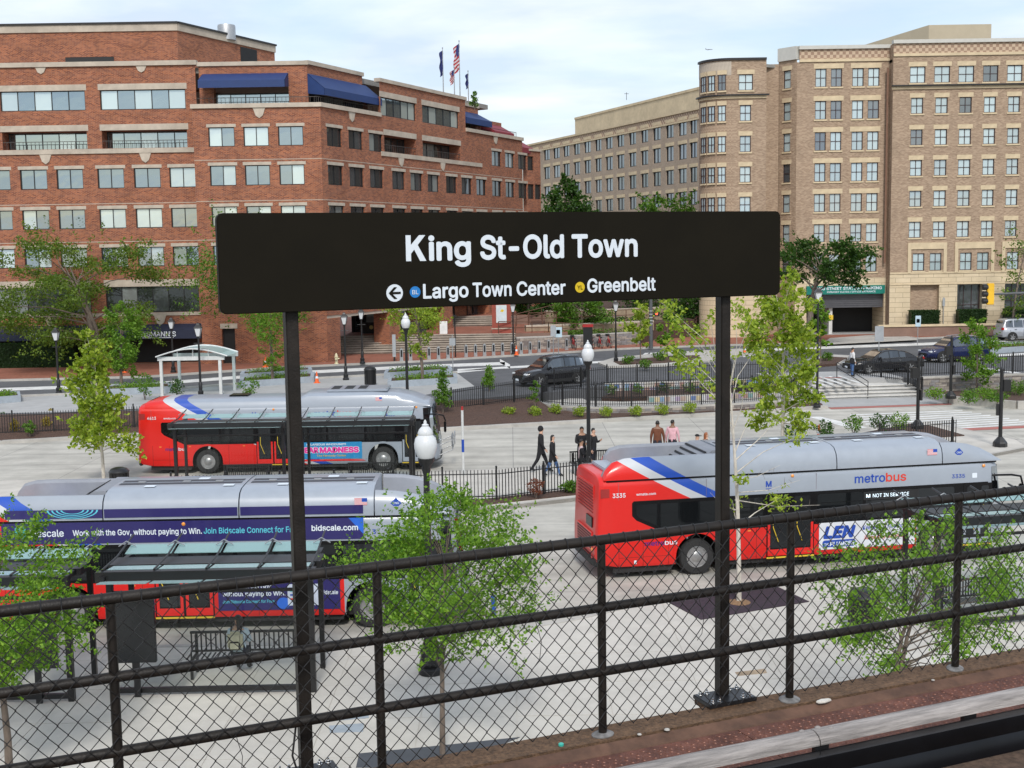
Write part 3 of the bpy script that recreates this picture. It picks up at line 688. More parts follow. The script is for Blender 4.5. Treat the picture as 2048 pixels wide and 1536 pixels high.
# roof slab so the block is closed
def roofpoly(name, pts, z): o = obj(name, slab(pts, z-.4, z), m_roofg, RB); o.location = -RB.location; return o
roofpoly('roof', [(-50, 90.8), (fA.o.x+uR, 90.8), (fC.o.x+cr, 91.2), (fD.o.x+dB.x*30, fD.o.y+dB.y*30), (-20, 130), (-50, 130)], zcop-.45)
roofpoly('terrace_floor', [(-22+bl, YB+.2), (OB.x-.2, YB+.2), (OB.x+dB.x*s0-.2, OB.y+dB.y*s0), (OB.x+dB.x*s0-4, OB.y+dB.y*s0+2), (-18, 94), (-22+bl, 94)], zbay-.35)
# stairs and terrace inside and beside the arcade
m_tread_lit = mat('stair_tread_lit', (.42, .36, .30), .85, var=.15, scale=4, dirt=.3)  # stair stone lightened: light falling on the treads is put into the colour
m_riser_shaded = mat('stair_riser_shaded', (.30, .25, .21), .9, var=.2, scale=4, dirt=.3)  # darker copy of the tread stone, shade on the risers painted in
ts = struct('terrace', slab([(-13.3, 99.1), (4.5, 99.1), (4.5, 140), (-2, 140), (-13.3, 112)], 1.0, 2.22), m_pave)
for k in range(8): obj('step', MB().b2((-13.6, 95.9+.42*k, 1.0), (.3, 95.9+.42*(k+1)+(.03 if k < 7 else 0), 1.0+.15*(k+1)-.02)), m_riser_shaded, ts); obj('tread', MB().b2((-13.62, 95.82+.42*k, 1.0+.15*(k+1)-.03), (.32, 95.9+.42*(k+1)+.03, 1.03+.15*(k+1))), m_tread_lit, ts, bevel=.01)
for k in range(5): obj('step', MB().b2((-6.0, 109+.4*k, 2.2), (-1.0, 109.4+.4*k, 2.2+.16*(k+1)-.02)), m_riser_shaded, ts); obj('tread', MB().b2((-6.05, 108.92+.4*k, 2.2+.16*(k+1)-.03), (-.95, 109.4+.4*k, 2.22+.16*(k+1))), m_tread_lit, ts)
obj('upper_terrace', MB().b2((-8, 111, 2.2), (4.4, 140, 3.02)), m_pave, ts)
sf = Fac(RB, (-13.2, 103.4), (1, .35), m_dark); sf.build(0, 5.2, 2.2, zar); window(sf, .3, 4.9, 2.25, 4.1, 5, 1, m_frame, m_off2, y=-.05)
obw = Fac(RB, (-8.6, 104.5), (.6, 1), m_brick); obw.build(0, 24, 2.2, zar)
for q in ((3, 7), (9, 12)): window(obw, q[0], q[1], 2.3, 3.9, 3, 1, m_frame, m_off2, y=-.04)

# ---- right: tan brick hotel
HT = thing('tan_brick_hotel', 'tan brick hotel with rounded corner, cream stone base and many cross-barred windows', 'building', (30, 108, ZW))
YF1, YF2, YT = 108.5, 107.4, 107.0
f1 = Fac(HT, (25, YF1), (1, 0), m_brick2); f2 = Fac(HT, (33, YF2), (1, 0), m_brick2)
ztop = f1.uv(1600, 92)[1]
hz = []
for y0, y1 in ((195.5, 227.5), (259, 290.5), (320, 352), (381.5, 413.5), (443.5, 475.5)): hz.append(f2.rc(1825, 1845, y0, y1)[2:])
hz.insert(0, f2.rc(1825, 1845, 133, 166)[2:]); zarch = f2.rc(1870, 1890, 506, 541)[2:]
zst = f2.uv(1850, 546)[1]
step_ = (hz[1][0]-hz[5][0])/4
def hwin(fac, u0, u1, v0, v1, lint=True, nx=2):
    window(fac, u0, u1, v0, v1, nx, 2, m_frame2, m_hot, y=.1, fw=.055, mw=.05, split=False)
    if lint: bar(fac, 'lintel', u0-.13, u1+.13, v1+.01, v1+.38, .03, m_creamp)
    bar(fac, 'sill', u0-.1, u1+.1, v0-.13, v0, .07, m_creamp)
# F2
u0 = f2.uv(1783, 350)[0]; uEnd = f2.uv(2330, 350)[0]
c2 = [f2.rc(a, b, 259, 290)[:2] for a, b in ((1821, 1845), (1869.5, 1894), (1917.5, 1942), (1966.5, 1990), (2014.5, 2038))]
du = c2[1][0]-c2[0][0]
for k in range(5, 10): c2.append((c2[0][0]+du*k, c2[0][1]+du*k))
ops = []
for a, b in c2:
    ops.append((a-.14, b+.14)+hz[0])
    for q in hz[1:]: ops.append((a, b)+q)
ar = [f2.rc(1815, 1893, 500, 545)[:2], f2.rc(1909, 1988, 500, 545)[:2], f2.rc(2003, 2082, 500, 545)[:2]]
aw_ = []
for a, b in ar:
    m_ = (a+b)/2
    for s_ in (-1, 1): c = m_+s_*.73; aw_.append((c-.5, c+.5)+zarch)
f2.build(u0, uEnd, zst, ztop-1.14, ops+aw_)
for q in ops+aw_: hwin(f2, *q, lint=q not in aw_)
for a, b in ar:
    t = zarch[1]+.35
    for args in ((a, a+.28, zst, t+.55), (b-.28, b, zst, t+.55), (a+.28, b-.28, t, t+.55)): bar(f2, 'window_surround', *args, .09, m_creamp)
led = f2.uv(1900, 173)[1]
bar(f2, 'ledge', u0-.1, uEnd, led-.18, led+.05, .12, m_creamp); bar(f2, 'ledge', u0-.15, uEnd, led+.05, led+.16, .32, m_frame)
def frieze(fac, a, b, zt_):
    bar(fac, 'stone_band', a, b, zt_-1.35, zt_-1.12, .10, m_creamp)
    fac.build(a, b, zt_-1.12, zt_-.3, name='frieze', mt=m_frz); fac.box('coping', a-.05, b+.05, -.18, .4, zt_-.3, zt_, m_copg)
mm, t_, b_, N_, L_ = _new('checker_frieze'); ck = N_('ShaderNodeTexChecker'); ck.inputs['Scale'].default_value = 1/.27; uvn = N_('ShaderNodeTexCoord'); L_(uvn.outputs['UV'], ck.inputs['Vector'])
ck.inputs['Color1'].default_value = (.30, .20, .14, 1); ck.inputs['Color2'].default_value = (.50, .38, .27, 1); L_(ck.outputs[0], b_.inputs['Base Color']); b_.inputs['Roughness'].default_value = .9
m_frz = mm; m_copg = mat('zinc_coping', (.50, .49, .45), .6, var=.06)
frieze(f2, u0, uEnd, ztop+.2)
# stone base with recesses
gops = [f2.rc(1820, 1878, 569, 646)[:2]+(2.1, f2.uv(1850, 570)[1], .5), f2.rc(1914, 1964, 566, 646)[:2]+(1.6, f2.uv(1940, 567)[1], .7), f2.rc(2009, 2064, 562, 646)[:2]+(2.1, f2.uv(2030, 563)[1], .5), f2.rc(2104, 2158, 562, 646)[:2]+(2.1, f2.uv(2030, 563)[1], .5)]
f2.build(u0, uEnd, 1.0, zst, gops, mt=m_cream)
bar(f2, 'stone_band', u0, uEnd, zst-1.0, zst-.9, .05, m_creamp); bar(f2, 'stone_band', u0, uEnd, zst-.06, zst+.08, .06, m_creamp)
for k, q in enumerate(gops):
    if k == 0 or k == 3: ob = Fac(HT, (33, YF2+.48), (1, 0), m_brick2); ob.build(q[0], q[1], 1.5, q[3])
    else:
        window(f2, q[0]+.05, q[1]-.05, 1.7 if k == 1 else 2.2, q[3]-.05, 3, 2, m_frame2, m_off2, y=.55, split=False)
        f2.box('door_recess', q[0], q[1], .66, .72, 1.2, q[3], m_dark)
f2.box('retaining_wall', u0-1.5, uEnd, -2.3, -2.0, 1.0, 1.85, m_pave); f2.box('wall_cap', u0-1.6, uEnd, -2.4, -1.95, 1.85, 2.02, m_creamp); f2.box('planter_soil', u0, uEnd, -1.95, .0, 1.0, 1.8, m_mulch)
# side return F1 -> F2
fr_ = Fac(HT, (33+u0, YF1+.5), (0, -1), m_brick2); fr_.build(0, YF1+.5-YF2, 1, ztop-.1)
# F1
a0, a1 = f1.uv(1600, 250)[0], f1.uv(1786, 250)[0]
c1 = [f1.rc(a, b, 260, 300)[:2] for a, b in ((1629.5, 1651.5), (1660.5, 1682.5), (1703, 1725.5), (1734.5, 1757))]
h1 = [f1.rc(1630, 1650, y0, y1)[2:] for y0, y1 in ((137.5, 174), (202, 239), (264.5, 301.5), (326.5, 363.5), (388, 424), (448.5, 484.5), (509, 545))]
ops = [(a, b)+q for a, b in c1 for q in h1]
gar = f1.rc(1613, 1767, 588, 668)[:2]+(1.0, f1.uv(1690, 588)[1], 3.5)
f1.build(a0-.3, a1, zst-.35, ztop-1.35, ops)
f1.build(a0-.3, a1, 1.0, zst-.35, [gar], mt=m_cream)
for i, q in enumerate(ops): hwin(f1, *q, lint=False)
for q in h1:
    for i in (0, 2): bar(f1, 'lintel', c1[i][0]-.15, c1[i+1][1]+.15, q[1]+.01, q[1]+.42, .03, m_creamp)
frieze(f1, a0-.1, a1, ztop)
gx0, gx1, gt = gar[0], gar[1], gar[3]
f1.box('garage_back', gx0, gx1, 3.4, 3.5, 1.0, gt, m_dark); f1.box('garage_floor', gx0, gx1, 0, 3.4, .95, 1.035, m_walk)
shut = obj('roller_shutter', MB().b2((gx0, .3, gt-1.2), (gx1, .4, gt)), m_galv and mat('shutter_grey', (.10, .10, .11), .5, .4), HT); shut.matrix_local = f1.T
for k in range(7): ob = obj('shutter_slat', MB().b2((gx0, .26, gt-1.18+k*.17), (gx1, .30, gt-1.05+k*.17)), shut.data.materials[0], shut)
f1.box('garage_partition', gx0+2.1, gx0+2.4, .6, 3.3, 1.0, gt-1.2, mat('garage_white', (.55, .55, .53), .7)); f1.box('clearance_plate', gx0+2.05, gx0+2.45, .5, .6, 2.3, 2.7, mat('safety_yellow', (.65, .45, .03), .6))
sg = f1.rc(1612, 1768, 571, 588); sgo = f1.box('garage_sign', sg[0], sg[1], -.28, -.02, sg[2], sg[3], mat('sign_green', (.0, .17, .13), .45))
ww = sg[1]-sg[0]; mS = f1.T @ Matrix.Translation((0, -.29, 0))
text('KING STREET STATION PARKING', 'sign_lettering', m_txt_w, HT, .02, w=ww*.86, h=.24, x=sg[0]+ww*.10, z=sg[2]+.38, M=mS)
text('EMBASSY SUITES / OFFICE ENTRANCE', 'sign_lettering', m_txt_w, HT, .012, w=ww*.62, h=.14, x=sg[0]+ww*.26, z=sg[2]+.13, M=mS)
# down-pipe in the corner
o = obj('downpipe', MB().tube([(33+u0-.25, YF2+.7, ztop-2), (33+u0-.25, YF2+.7, 7.2)], .09, 8), mat('copper_pipe', (.20, .11, .07), .6), HT); o.location = -HT.location
# angled bay with narrow windows
pA = Vector((D(1556, 300, 110).x, 110)); pB = Vector((25+a0-.3, YF1))
fn_ = Fac(HT, pA, (pB-pA), m_brick2); ln = (pB-pA).length
on = [(ln*.28, ln*.28+.75)+q for q in h1]; fn_.build(0, ln, 1.0, ztop-1.1, on)
for q in on: hwin(fn_, *q, nx=1)
fn_.box('coping', 0, ln, -.15, .4, ztop-1.1, ztop, m_copg)
# rounded tower
zt_ = f1.uv(1470, 125)[1]
tx0, tx1 = D(1462, 300, YT).x, D(1532, 300, YT).x; R = tx0-D(1396, 300, YT+3).x
fT = Fac(HT, (tx0, YT), (1, 0), m_brick2)
hT = [fT.rc(1480, 1502, y0, y1)[2:] for y0, y1 in ((148.5, 180.5), (210, 242), (271.5, 304), (333, 365), (393.5, 425), (455, 487), (513, 545))]
tw = fT.rc(1480, 1502, 210, 242)[:2]
ops = [tw+q for q in hT]; ops[0] = (tw[0]-.12, tw[1]+.15)+hT[0]
fT.build(0, tx1-tx0, zst, zt_, ops); fT.build(0, tx1-tx0, 1.0, zst, mt=m_cream)
for q in ops: hwin(fT, *q)
fTr = Fac(HT, (tx1, YT), (0, 1), m_brick2); fTr.build(0, 3, 1.0, zt_)
fG = Fac(HT, (tx1, 109.9), (1, 0), m_brick2); fG.build(0, pA.x-tx1, 1.0, zt_)
NA = 12; cu = tx0; arcs = []
for k in range(NA):
    a0_, a1_ = PI/2*k/NA, PI/2*(k+1)/NA
    p_ = lambda a: Vector((tx0-R*math.sin(a), YT+R-R*math.cos(a)))
    fa = Fac(HT, p_(a1_), p_(a0_)-p_(a1_), m_brick2); l_ = (p_(a0_)-p_(a1_)).length
    fa.build(0, l_, zst, zt_); fa.build(0, l_, 1.0, zst, mt=m_cream); arcs.append((fa, l_))
    bar(fa, 'coping', -.02, l_+.02, zt_-.02, zt_+.16, .14, m_frame); bar(fa, 'stone_band', -.01, l_+.01, zt_-1.25, zt_-.1, .02, m_lime)
    zl = hT[0][0]-.35; bar(fa, 'ledge', -.02, l_+.02, zl-.32, zl-.1, .12, m_creamp); bar(fa, 'ledge', -.03, l_+.03, zl-.1, zl+.02, .3, m_frame)
zl = hT[0][0]-.35; bar(fT, 'ledge', 0, tx1-tx0, zl-.32, zl-.1, .12, m_creamp); bar(fT, 'ledge', 0, tx1-tx0+.2, zl-.1, zl+.02, .3, m_frame); bar(fT, 'coping', 0, tx1-tx0, zt_-.02, zt_+.16, .14, m_frame)
for k in (2, 5, 8):
    fa, l_ = arcs[k]
    th = PI/2*(k+.5)/NA; c = Vector((tx0-(R+.03)*math.sin(th), YT+R-(R+.03)*math.cos(th))); dd = Vector((math.cos(th), -math.sin(th)))
    fw_ = Fac(HT, c-dd*.32, dd, m_brick2)
    for q in hT: window(fw_, 0, .64, *q, 2, 2, m_frame2, m_hot, y=.0, split=False, fw=.05); bar(fw_, 'lintel', -.08, .72, q[1]+.01, q[1]+.36, .05, m_creamp); bar(fw_, 'sill', -.06, .70, q[0]-.13, q[0], .09, m_creamp)
fe_ = Vector((tx0-R+5.5, 130)); fs_ = Vector((tx0-R, YT+R)); ffl = Fac(HT, fe_, fs_-fe_, m_brick2); ffl.build(0, (fs_-fe_).length, 1.0, zt_)
o = obj('roof', slab([(tx0-R, YT+R), (tx0, YT+.2), (pA.x, 110.1), (pB.x, YF1+.3), (33+u0, YF1+.3), (33+u0, YF2+.3), (33+uEnd, YF2+.3), (33+uEnd, 130), (tx0-R+5.5, 130)], zt_-.3, zt_-.05), m_roofg, HT); o.location = -HT.location
# penthouse
q0, q1, q2 = D(1752, 76, 116), D(1858, 50, 114), D(1983, 48, 114)
m_pent = mat('penthouse_panel', (.42, .36, .26), .7, var=.06, scale=1)
mb = MB(); mb.add([(q0.x, 120, zt_), (q1.x, 114, zt_), (q2.x, 114, zt_), (q2.x, 122, zt_), (q0.x, 120, q0.z), (q1.x, 114, q1.z), (q2.x, 114, q1.z), (q2.x, 122, q1.z)], [(0, 1, 5, 4), (1, 2, 6, 5), (2, 3, 7, 6), (4, 5, 6, 7), (3, 0, 4, 7)])
o = obj('roof_penthouse', mb, m_pent, HT); o.location = -HT.location

# ---- far office block between them
FO = thing('far_office_block', 'long grey-tan office block receding behind the round corner, with cream roof storey', 'building', (20, 141, ZW))
pn, pf = Vector((D(1400, 300, 140).x, 140)), Vector((D(1056, 300, 187).x, 187))
ff = Fac(FO, pf, pn-pf, m_brick3); lf = (pn-pf).length
zf = ff.uv(1290, 238)[1]
fr_rows = [ff.rc(1282, 1296, y0, y1)[2:] for y0, y1 in ((256, 285), (301, 330), (347, 375), (391, 417))]
for k in range(3): fr_rows.append((2*fr_rows[-1][0]-fr_rows[-2][0], 2*fr_rows[-1][1]-fr_rows[-2][1]))
fc = [ff.rc(a, b, 260, 290)[:2] for a, b in ((1066, 1076), (1087, 1099), (1106, 1119), (1126, 1138.5), (1147, 1159.5), (1168, 1181), (1190, 1202.5), (1211, 1225), (1234, 1248), (1258, 1272), (1282, 1296), (1306, 1321), (1332, 1347), (1357, 1373), (1380, 1394))]
ops = [(a, b)+q for a, b in fc for q in fr_rows]
ff.build(-2, lf+3, 0, zf-1.3, ops)
for a, b, c, d in ops: window(ff, a, b, c, d, 2, 1, m_frame, m_far, fw=.09, mw=.09, split=False); bar(ff, 'lintel', a-.12, b+.12, d+.01, d+.4, .04, m_creamp)
bar(ff, 'stone_band', -2, lf+3, zf-1.3, zf-1.1, .1, m_creamp); ff.build(-2, lf+3, zf-1.1, zf-.25, name='frieze', mt=m_frz); ff.box('coping', -2, lf+3, -.15, .4, zf-.25, zf, m_creamp)
fq = Fac(FO, pf+Vector((5, 3)), pn-pf, m_creamp); ua, ub_ = fq.uv(1150, 240)[0], fq.uv(1420, 200)[0]; zq = fq.uv(1280, 204)[1]
fq.build(ua, ub_, zf-2, zq, mt=m_creamp); fq.box('coping', ua, ub_, -.1, .3, zq-.25, zq+.05, m_creamp)
for k in range(8): u = ua+3+k*4.6; bar(fq, 'blind_panel', u, u+2.6, zf+.4, zf+1.1, .05, m_creamp)
o = obj('roof', slab([(pf.x, pf.y+.3), (pn.x, pn.y+.3), (pn.x+20, pn.y+10), (pf.x+20, pf.y+10)], zf-.6, zf-.4), m_roofg, FO); o.location = -FO.location
o = obj('aerial', MB().tube([(0, 0, 0), (0, 0, 1.0)], .035, 5).b2((-.3, -.03, .8), (.3, .03, .85)), m_frame, FO); pq = D(1253, 200, 172); o.location = Vector((pq.x, 172, pq.z))-FO.location
# ================================================================== RAILING, STATION SIGN, TRACK EDGE
cap_h = [None]
m_wire = mat('coated_wire', (.016, .015, .015), .5, .2, var=.3, scale=20)
RA = thing('chain_link_railing', 'dark brown pipe railing with chain-link mesh along the track ledge', 'railing'); RA.matrix_world = VT
XS = [-5.4, -4.06, -2.726, -1.36, -.01, 1.309, 2.645, 3.98, 5.3]
pm = MB().tube([(0, 0, -.01), (0, 0, 1.14)], .025, 14).mesh('post', m_bronze, 40)
fm_ = MB()
fm_.lathe([(.072, 0), (.072, .006), (.06, .013), (.034, .018)], 18)
fm_ = fm_.mesh('flange', mat('flange_grey', (.20, .195, .19), .7, var=.4, scale=18, dirt=.4), 40)
for x in XS:
    p_ = inst(pm, 'post', RA, (x, 0, 0)); f_ = inst(fm_, 'flange', p_, (0, 0, -.004)); f_.scale = (1, random.uniform(.75, .95), 1); f_.rotation_euler = (0, 0, random.random())
for z in (1.163, .763, .379):
    r_ = obj('rail', MB().tube([(XS[0]-1, 0, z), (XS[-1]+1, 0, z)], .0295 if z > 1 else .0275, 14), m_bronze, RA, smooth=40)
    if z > 1:
        for x in (-3.1, -.75, 1.55, 3.1): obj('rail_joint', MB().tube([(x-.05, 0, z), (x+.05, 0, z)], .0312, 14), m_bronze, r_, smooth=40)
# zig-zag mesh wires, interlocked; tops wrap over the rail
W, HR = .0468, .0525; mb = MB(); x0 = -5.2; nw = int(10.4/W); rows_ = 21
for i in range(nw):
    pts = []; jx = x0+i*W; d_ = .0035*math.sin(i*.37)
    for k in range(rows_+1):
        e = (k+i) % 2
        u = jx+(W*1.04 if e else -W*.04)+random.uniform(-.0014, .0014)+d_*k/rows_; z = 1.15-k*HR+random.uniform(-.0014, .0014)
        pts.append((u, -.036+(.0035 if k % 2 else -.002), z))
    if not i % 2: pts = [(jx+.004, .02, 1.189), (jx, -.004, 1.1965), (jx-W*.02, -.026, 1.185)]+pts
    mb.tube(pts, .0034, 5, cap=False)
me_ = mb.mesh('mesh_wire', m_wire, 60, fix=False)
o = obj('chain_link_mesh', me_, m_wire, RA, kind='stuff')
for x in (-2.15, -.45, .62, 1.9, 2.2):
    z = random.choice((.73, .365)); obj('tie_wire', MB().tube([(x, -.03, z+.03), (x+.01, -.045, z-.02), (x+.03, -.05, z-.10), (x+.02, -.045, z-.2), (x-.01, -.04, z-.24)], .002, 5), m_wire, RA)
pass
cab = MB().tube([(-1.82, .02, .36), (-1.85, .0, .2), (-1.80, -.03, .0), (-1.76, -.05, -.12), (-1.75, .0, -.3)], .006, 6); obj('hanging_cable', cab, m_wire, RA)

SG = thing('station_sign', 'long dark brown station name sign on two square posts above the railing', 'sign')
fd0, fn0 = fd, fn
fd = Vector((.918, .397, 0)).normalized(); fn = Vector((fd.y, -fd.x, 0))
SG.matrix_world = Matrix(((fd.x, -fn.x, 0, FP.x), (fd.y, -fn.y, 0, FP.y), (0, 0, 1, FP.z), (0, 0, 0, 1)))
YSN = .10; px_l, px_r = -1.735, .935
sl, sr, sb, stp = -2.115, 1.29, 2.535, 3.045
n_ = Vector(-fn); sp0 = FP+fd*0+(-fn)*YSN
def su(px, py):
    q = ONP(px, py, sp0, fn)-FP; return q.dot(fd), q.z
rr = .036; pts = []
for cx_, cz_, a0 in ((sr-rr, stp-rr, 0), (sl+rr, stp-rr, PI/2), (sl+rr, sb+rr, PI), (sr-rr, sb+rr, 1.5*PI)):
    for k in range(7): a = a0+PI/2*k/6; pts.append((cx_+rr*math.cos(a), cz_+rr*math.sin(a)))
obj('sign_panel', MB().prism(pts, YSN, YSN+.05, axis='Y'), m_signface, SG, bevel=.004, smooth=40)
for x in (px_l, px_r):
    ps = obj('post', MB().b2((x-.034, YSN+.052, .03), (x+.034, YSN+.125, 2.98)), m_bronze, SG, bevel=.006)
    bp_ = obj('base_plate', MB().b2((x-.17, YSN-.05, .004), (x+.17, YSN+.16, .03)), mat('plate_black', (.02, .02, .022), .4, .3, var=.3), SG, bevel=.004)
    obj('grout_pad', MB().b2((x-.16, YSN-.045, -.03), (x+.16, YSN+.155, .004)), m_ledge, bp_)
    for bx in (-.135, -.085, .085, .135):
        for by in (-.02, .13): obj('bolt', MB().lathe([(.016, 0), (.016, .004), (.011, .005), (.011, .016), (.005, .017), (.005, .03)], 8, (x+bx, YSN+by, .03)), m_chrome, bp_)
YL = YSN-.0025
def stext(s, x0, x1, yb, cap, bold=.02, mt=None, nm='lettering'):
    a = su(x0, yb); b = su(x1, yb); return text(s, nm, mt or m_txt_w, SG, bold, w=b[0]-a[0], h=cap, x=a[0], z=a[1] if not isinstance(yb, tuple) else 0, y=YL)
def ring(px, py, r, mt, name, y=YL, n=32):
    c = su(px, py); mb = MB().add([(c[0]+r*math.cos(2*PI*k/n), y, c[1]+r*math.sin(2*PI*k/n)) for k in range(n)], [tuple(range(n))]); return obj(name, mb, mt, SG), c
a_ = su(812, 522.5); b_ = su(852.5, 522.5); kw = b_[0]-a_[0]; kh = .138; x, z = a_; kp = MB()
for k, q in enumerate(([(0, 0), (.25, 0), (.25, 1), (0, 1)], [(.22, .26), (.22, .60), (.66, 1), (.97, 1)], [(.36, .52), (.54, .69), (1, 0), (.69, 0)])): kp.add([(x+u*kw, YL-.0002*k, z+t*kh) for u, t in q], [(0, 1, 2, 3)])
obj('lettering', kp, m_txt_w, SG)
for s_, a, b, yb in (('ing', 857, 942, 522), ('St-Old', 960, 1128, 519.5), ('Town', 1143, 1275, 516)): stext(s_, a, b, yb, .134, .026)
for s_, a, b, yb in (('Largo', 846, 937, 597.5), ('Town', 945, 1023, 594.5), ('Center', 1033, 1131, 592), ('Greenbelt', 1174, 1311, 585.5)): stext(s_, a, b, yb, .08, .022)
m_blue = mat('line_blue', (.01, .18, .52), .5, var=.02); m_yel = mat('line_yellow', (.62, .44, .01), .5, var=.02)
o, c = ring(789, 586, .0465, m_txt_w, 'arrow_disc')
mb = MB(); y = YL-.002; cx_, cz_ = c
mb.add([(cx_-.018, y, cz_-.006), (cx_+.034, y, cz_-.006), (cx_+.034, y, cz_+.006), (cx_-.018, y, cz_+.006)], [(0, 1, 2, 3)])
for s_ in (-1, 1): mb.add([(cx_-.034, y-.0005, cz_), (cx_-.004, y-.0005, cz_+s_*.031), (cx_+.014, y-.0005, cz_+s_*.031), (cx_-.018, y-.0005, cz_)], [(0, 1, 2, 3)])
obj('arrow', mb, m_signface, SG)
for px, py, mt, s_, tm in ((830, 584, m_blue, 'BL', m_txt_w), (1159.5, 574.5, m_yel, 'YL', m_signface)):
    o, c = ring(px, py, .0305, mt, 'line_bullet'); text(s_, 'lettering', tm, SG, .004, w=.034, h=.023, x=c[0], z=c[1]-.012, y=YL-.002, align='CENTER')

fd, fn = fd0, fn0
# third rail and its cover board
TR = thing('third_rail', 'black third rail with blue sheen under the weathered cover board', 'rail'); TR.matrix_world = VT
obj('rail_head', MB().prism([(-.055, 0), (.055, 0), (.05, .05), (.03, .10), (.045, .17), (.04, .20), (-.04, .20), (-.045, .17), (-.03, .10), (-.05, .05)], -9, 10, axis='X', T=Matrix.Translation((0, -1.07, -.05))), mat('rail_black', (.010, .011, .014), .22, .6, var=.3), TR, smooth=30)
for k in range(-3, 5): obj('insulator', MB().b2((k*1.9+.3, -1.11, -.06), (k*1.9+.45, -.99, -.03)), m_black, TR)
CB = thing('cover_board', 'grey weathered cover board bolted above the third rail', 'board'); CB.matrix_world = VT
prof = [(-1.012, .165), (-1.01, .19), (-.995, .212), (-.96, .228), (-.92, .226), (-.885, .208), (-.88, .19), (-.92, .196), (-.97, .19), (-.998, .16)]
LB = 2.1
for k in range(-3, 4):
    x0 = .78+k*LB
    b_ = obj('board', MB().prism(prof, x0+.004, x0+LB-.004, axis='X'), m_cover, CB, smooth=50)
    for dx in (.02, 1.05): obj('bracket', MB().b2((x0+dx-.045, -1.0, -.04), (x0+dx+.045, -.97, .19)), m_black, b_)
    for dx, yy in ((.05, -.92), (.11, -.95), (2.04, -.93)): obj('bolt', MB().lathe([(.018, 0), (.018, .006), (.008, .012)], 8, (x0+dx, yy, .222)), m_cover, b_)
# bits lying on the ledge
m_teal = mat('teal_plastic', (.05, .42, .34), .4)
tag(vobj('bottle_cap', MB().lathe([(.016, 0), (.016, .012), (.012, .015)], 12, (-.30, -.04, -.004)), m_teal), 'crushed teal bottle cap lying on the brown ledge', 'litter')
tag(vobj('paper_scrap', MB().prism([(1.42, -.12), (1.47, -.105), (1.52, -.115), (1.53, -.135), (1.47, -.15), (1.43, -.14)], -.004, .012), mat('paper', (.62, .6, .55), .8), bevel=.004), 'crumpled white paper scrap on the ledge by a railing post', 'litter')
peb = [tag(vobj('pebble', MB().lathe([(.004, 0), (r_, r_*.35), (r_*.8, r_*.7), (r_*.2, r_*.9)], 8, (x, y, -.004)), m_kerb, smooth=60), 'small pale pebble lying on the brown aggregate ledge', 'stone', 'pebbles on the ledge') for x, y, r_ in ((.18, -.1, .014), (.36, -.11, .018), (2.35, -.12, .012))]
# ================================================================== BUSES
m_bglass = glassmat('bus_glass', .0, (.007, .008, .009), (.016, .017, .018), .3, wob=.1, tint=(.55, .6, .65))
m_band = mat('bus_black_band', (.006, .006, .007), .2, var=.1, spec=.22)
m_rim = mat('wheel_steel', (.36, .36, .36), .42, .7, var=.2, scale=6)
m_bred = mat('bus_red', (.66, .014, .010), .3, var=.05, coat=.3)
m_bgrey = mat('bus_grey', (.30, .335, .385), .32, var=.05, coat=.3)
m_broof = mat('bus_roof_grey', (.285, .30, .335), .5, var=.10, scale=1.5, dirt=.2)
m_txb = mat('lettering_blue', (.012, .06, .36), .45, var=.02); m_txr = mat('lettering_red', (.62, .04, .02), .45, var=.02); m_txn = mat('lettering_navy', (.03, .02, .20), .45, var=.02)
m_txc = mat('lettering_cyan', (.10, .50, .62), .45, var=.02); m_navy = mat('advert_navy', (.022, .018, .115), .35, var=.06, coat=.2)
m_led = emis('led_sign', (.75, .9, 1), 1.2); m_amber = mat('amber_lens', (.8, .3, .05), .3)
m_seam = mat('seam_dark_red', (.25, .01, .008), .5); m_seam2 = mat('seam_grey', (.16, .12, .13), .5)
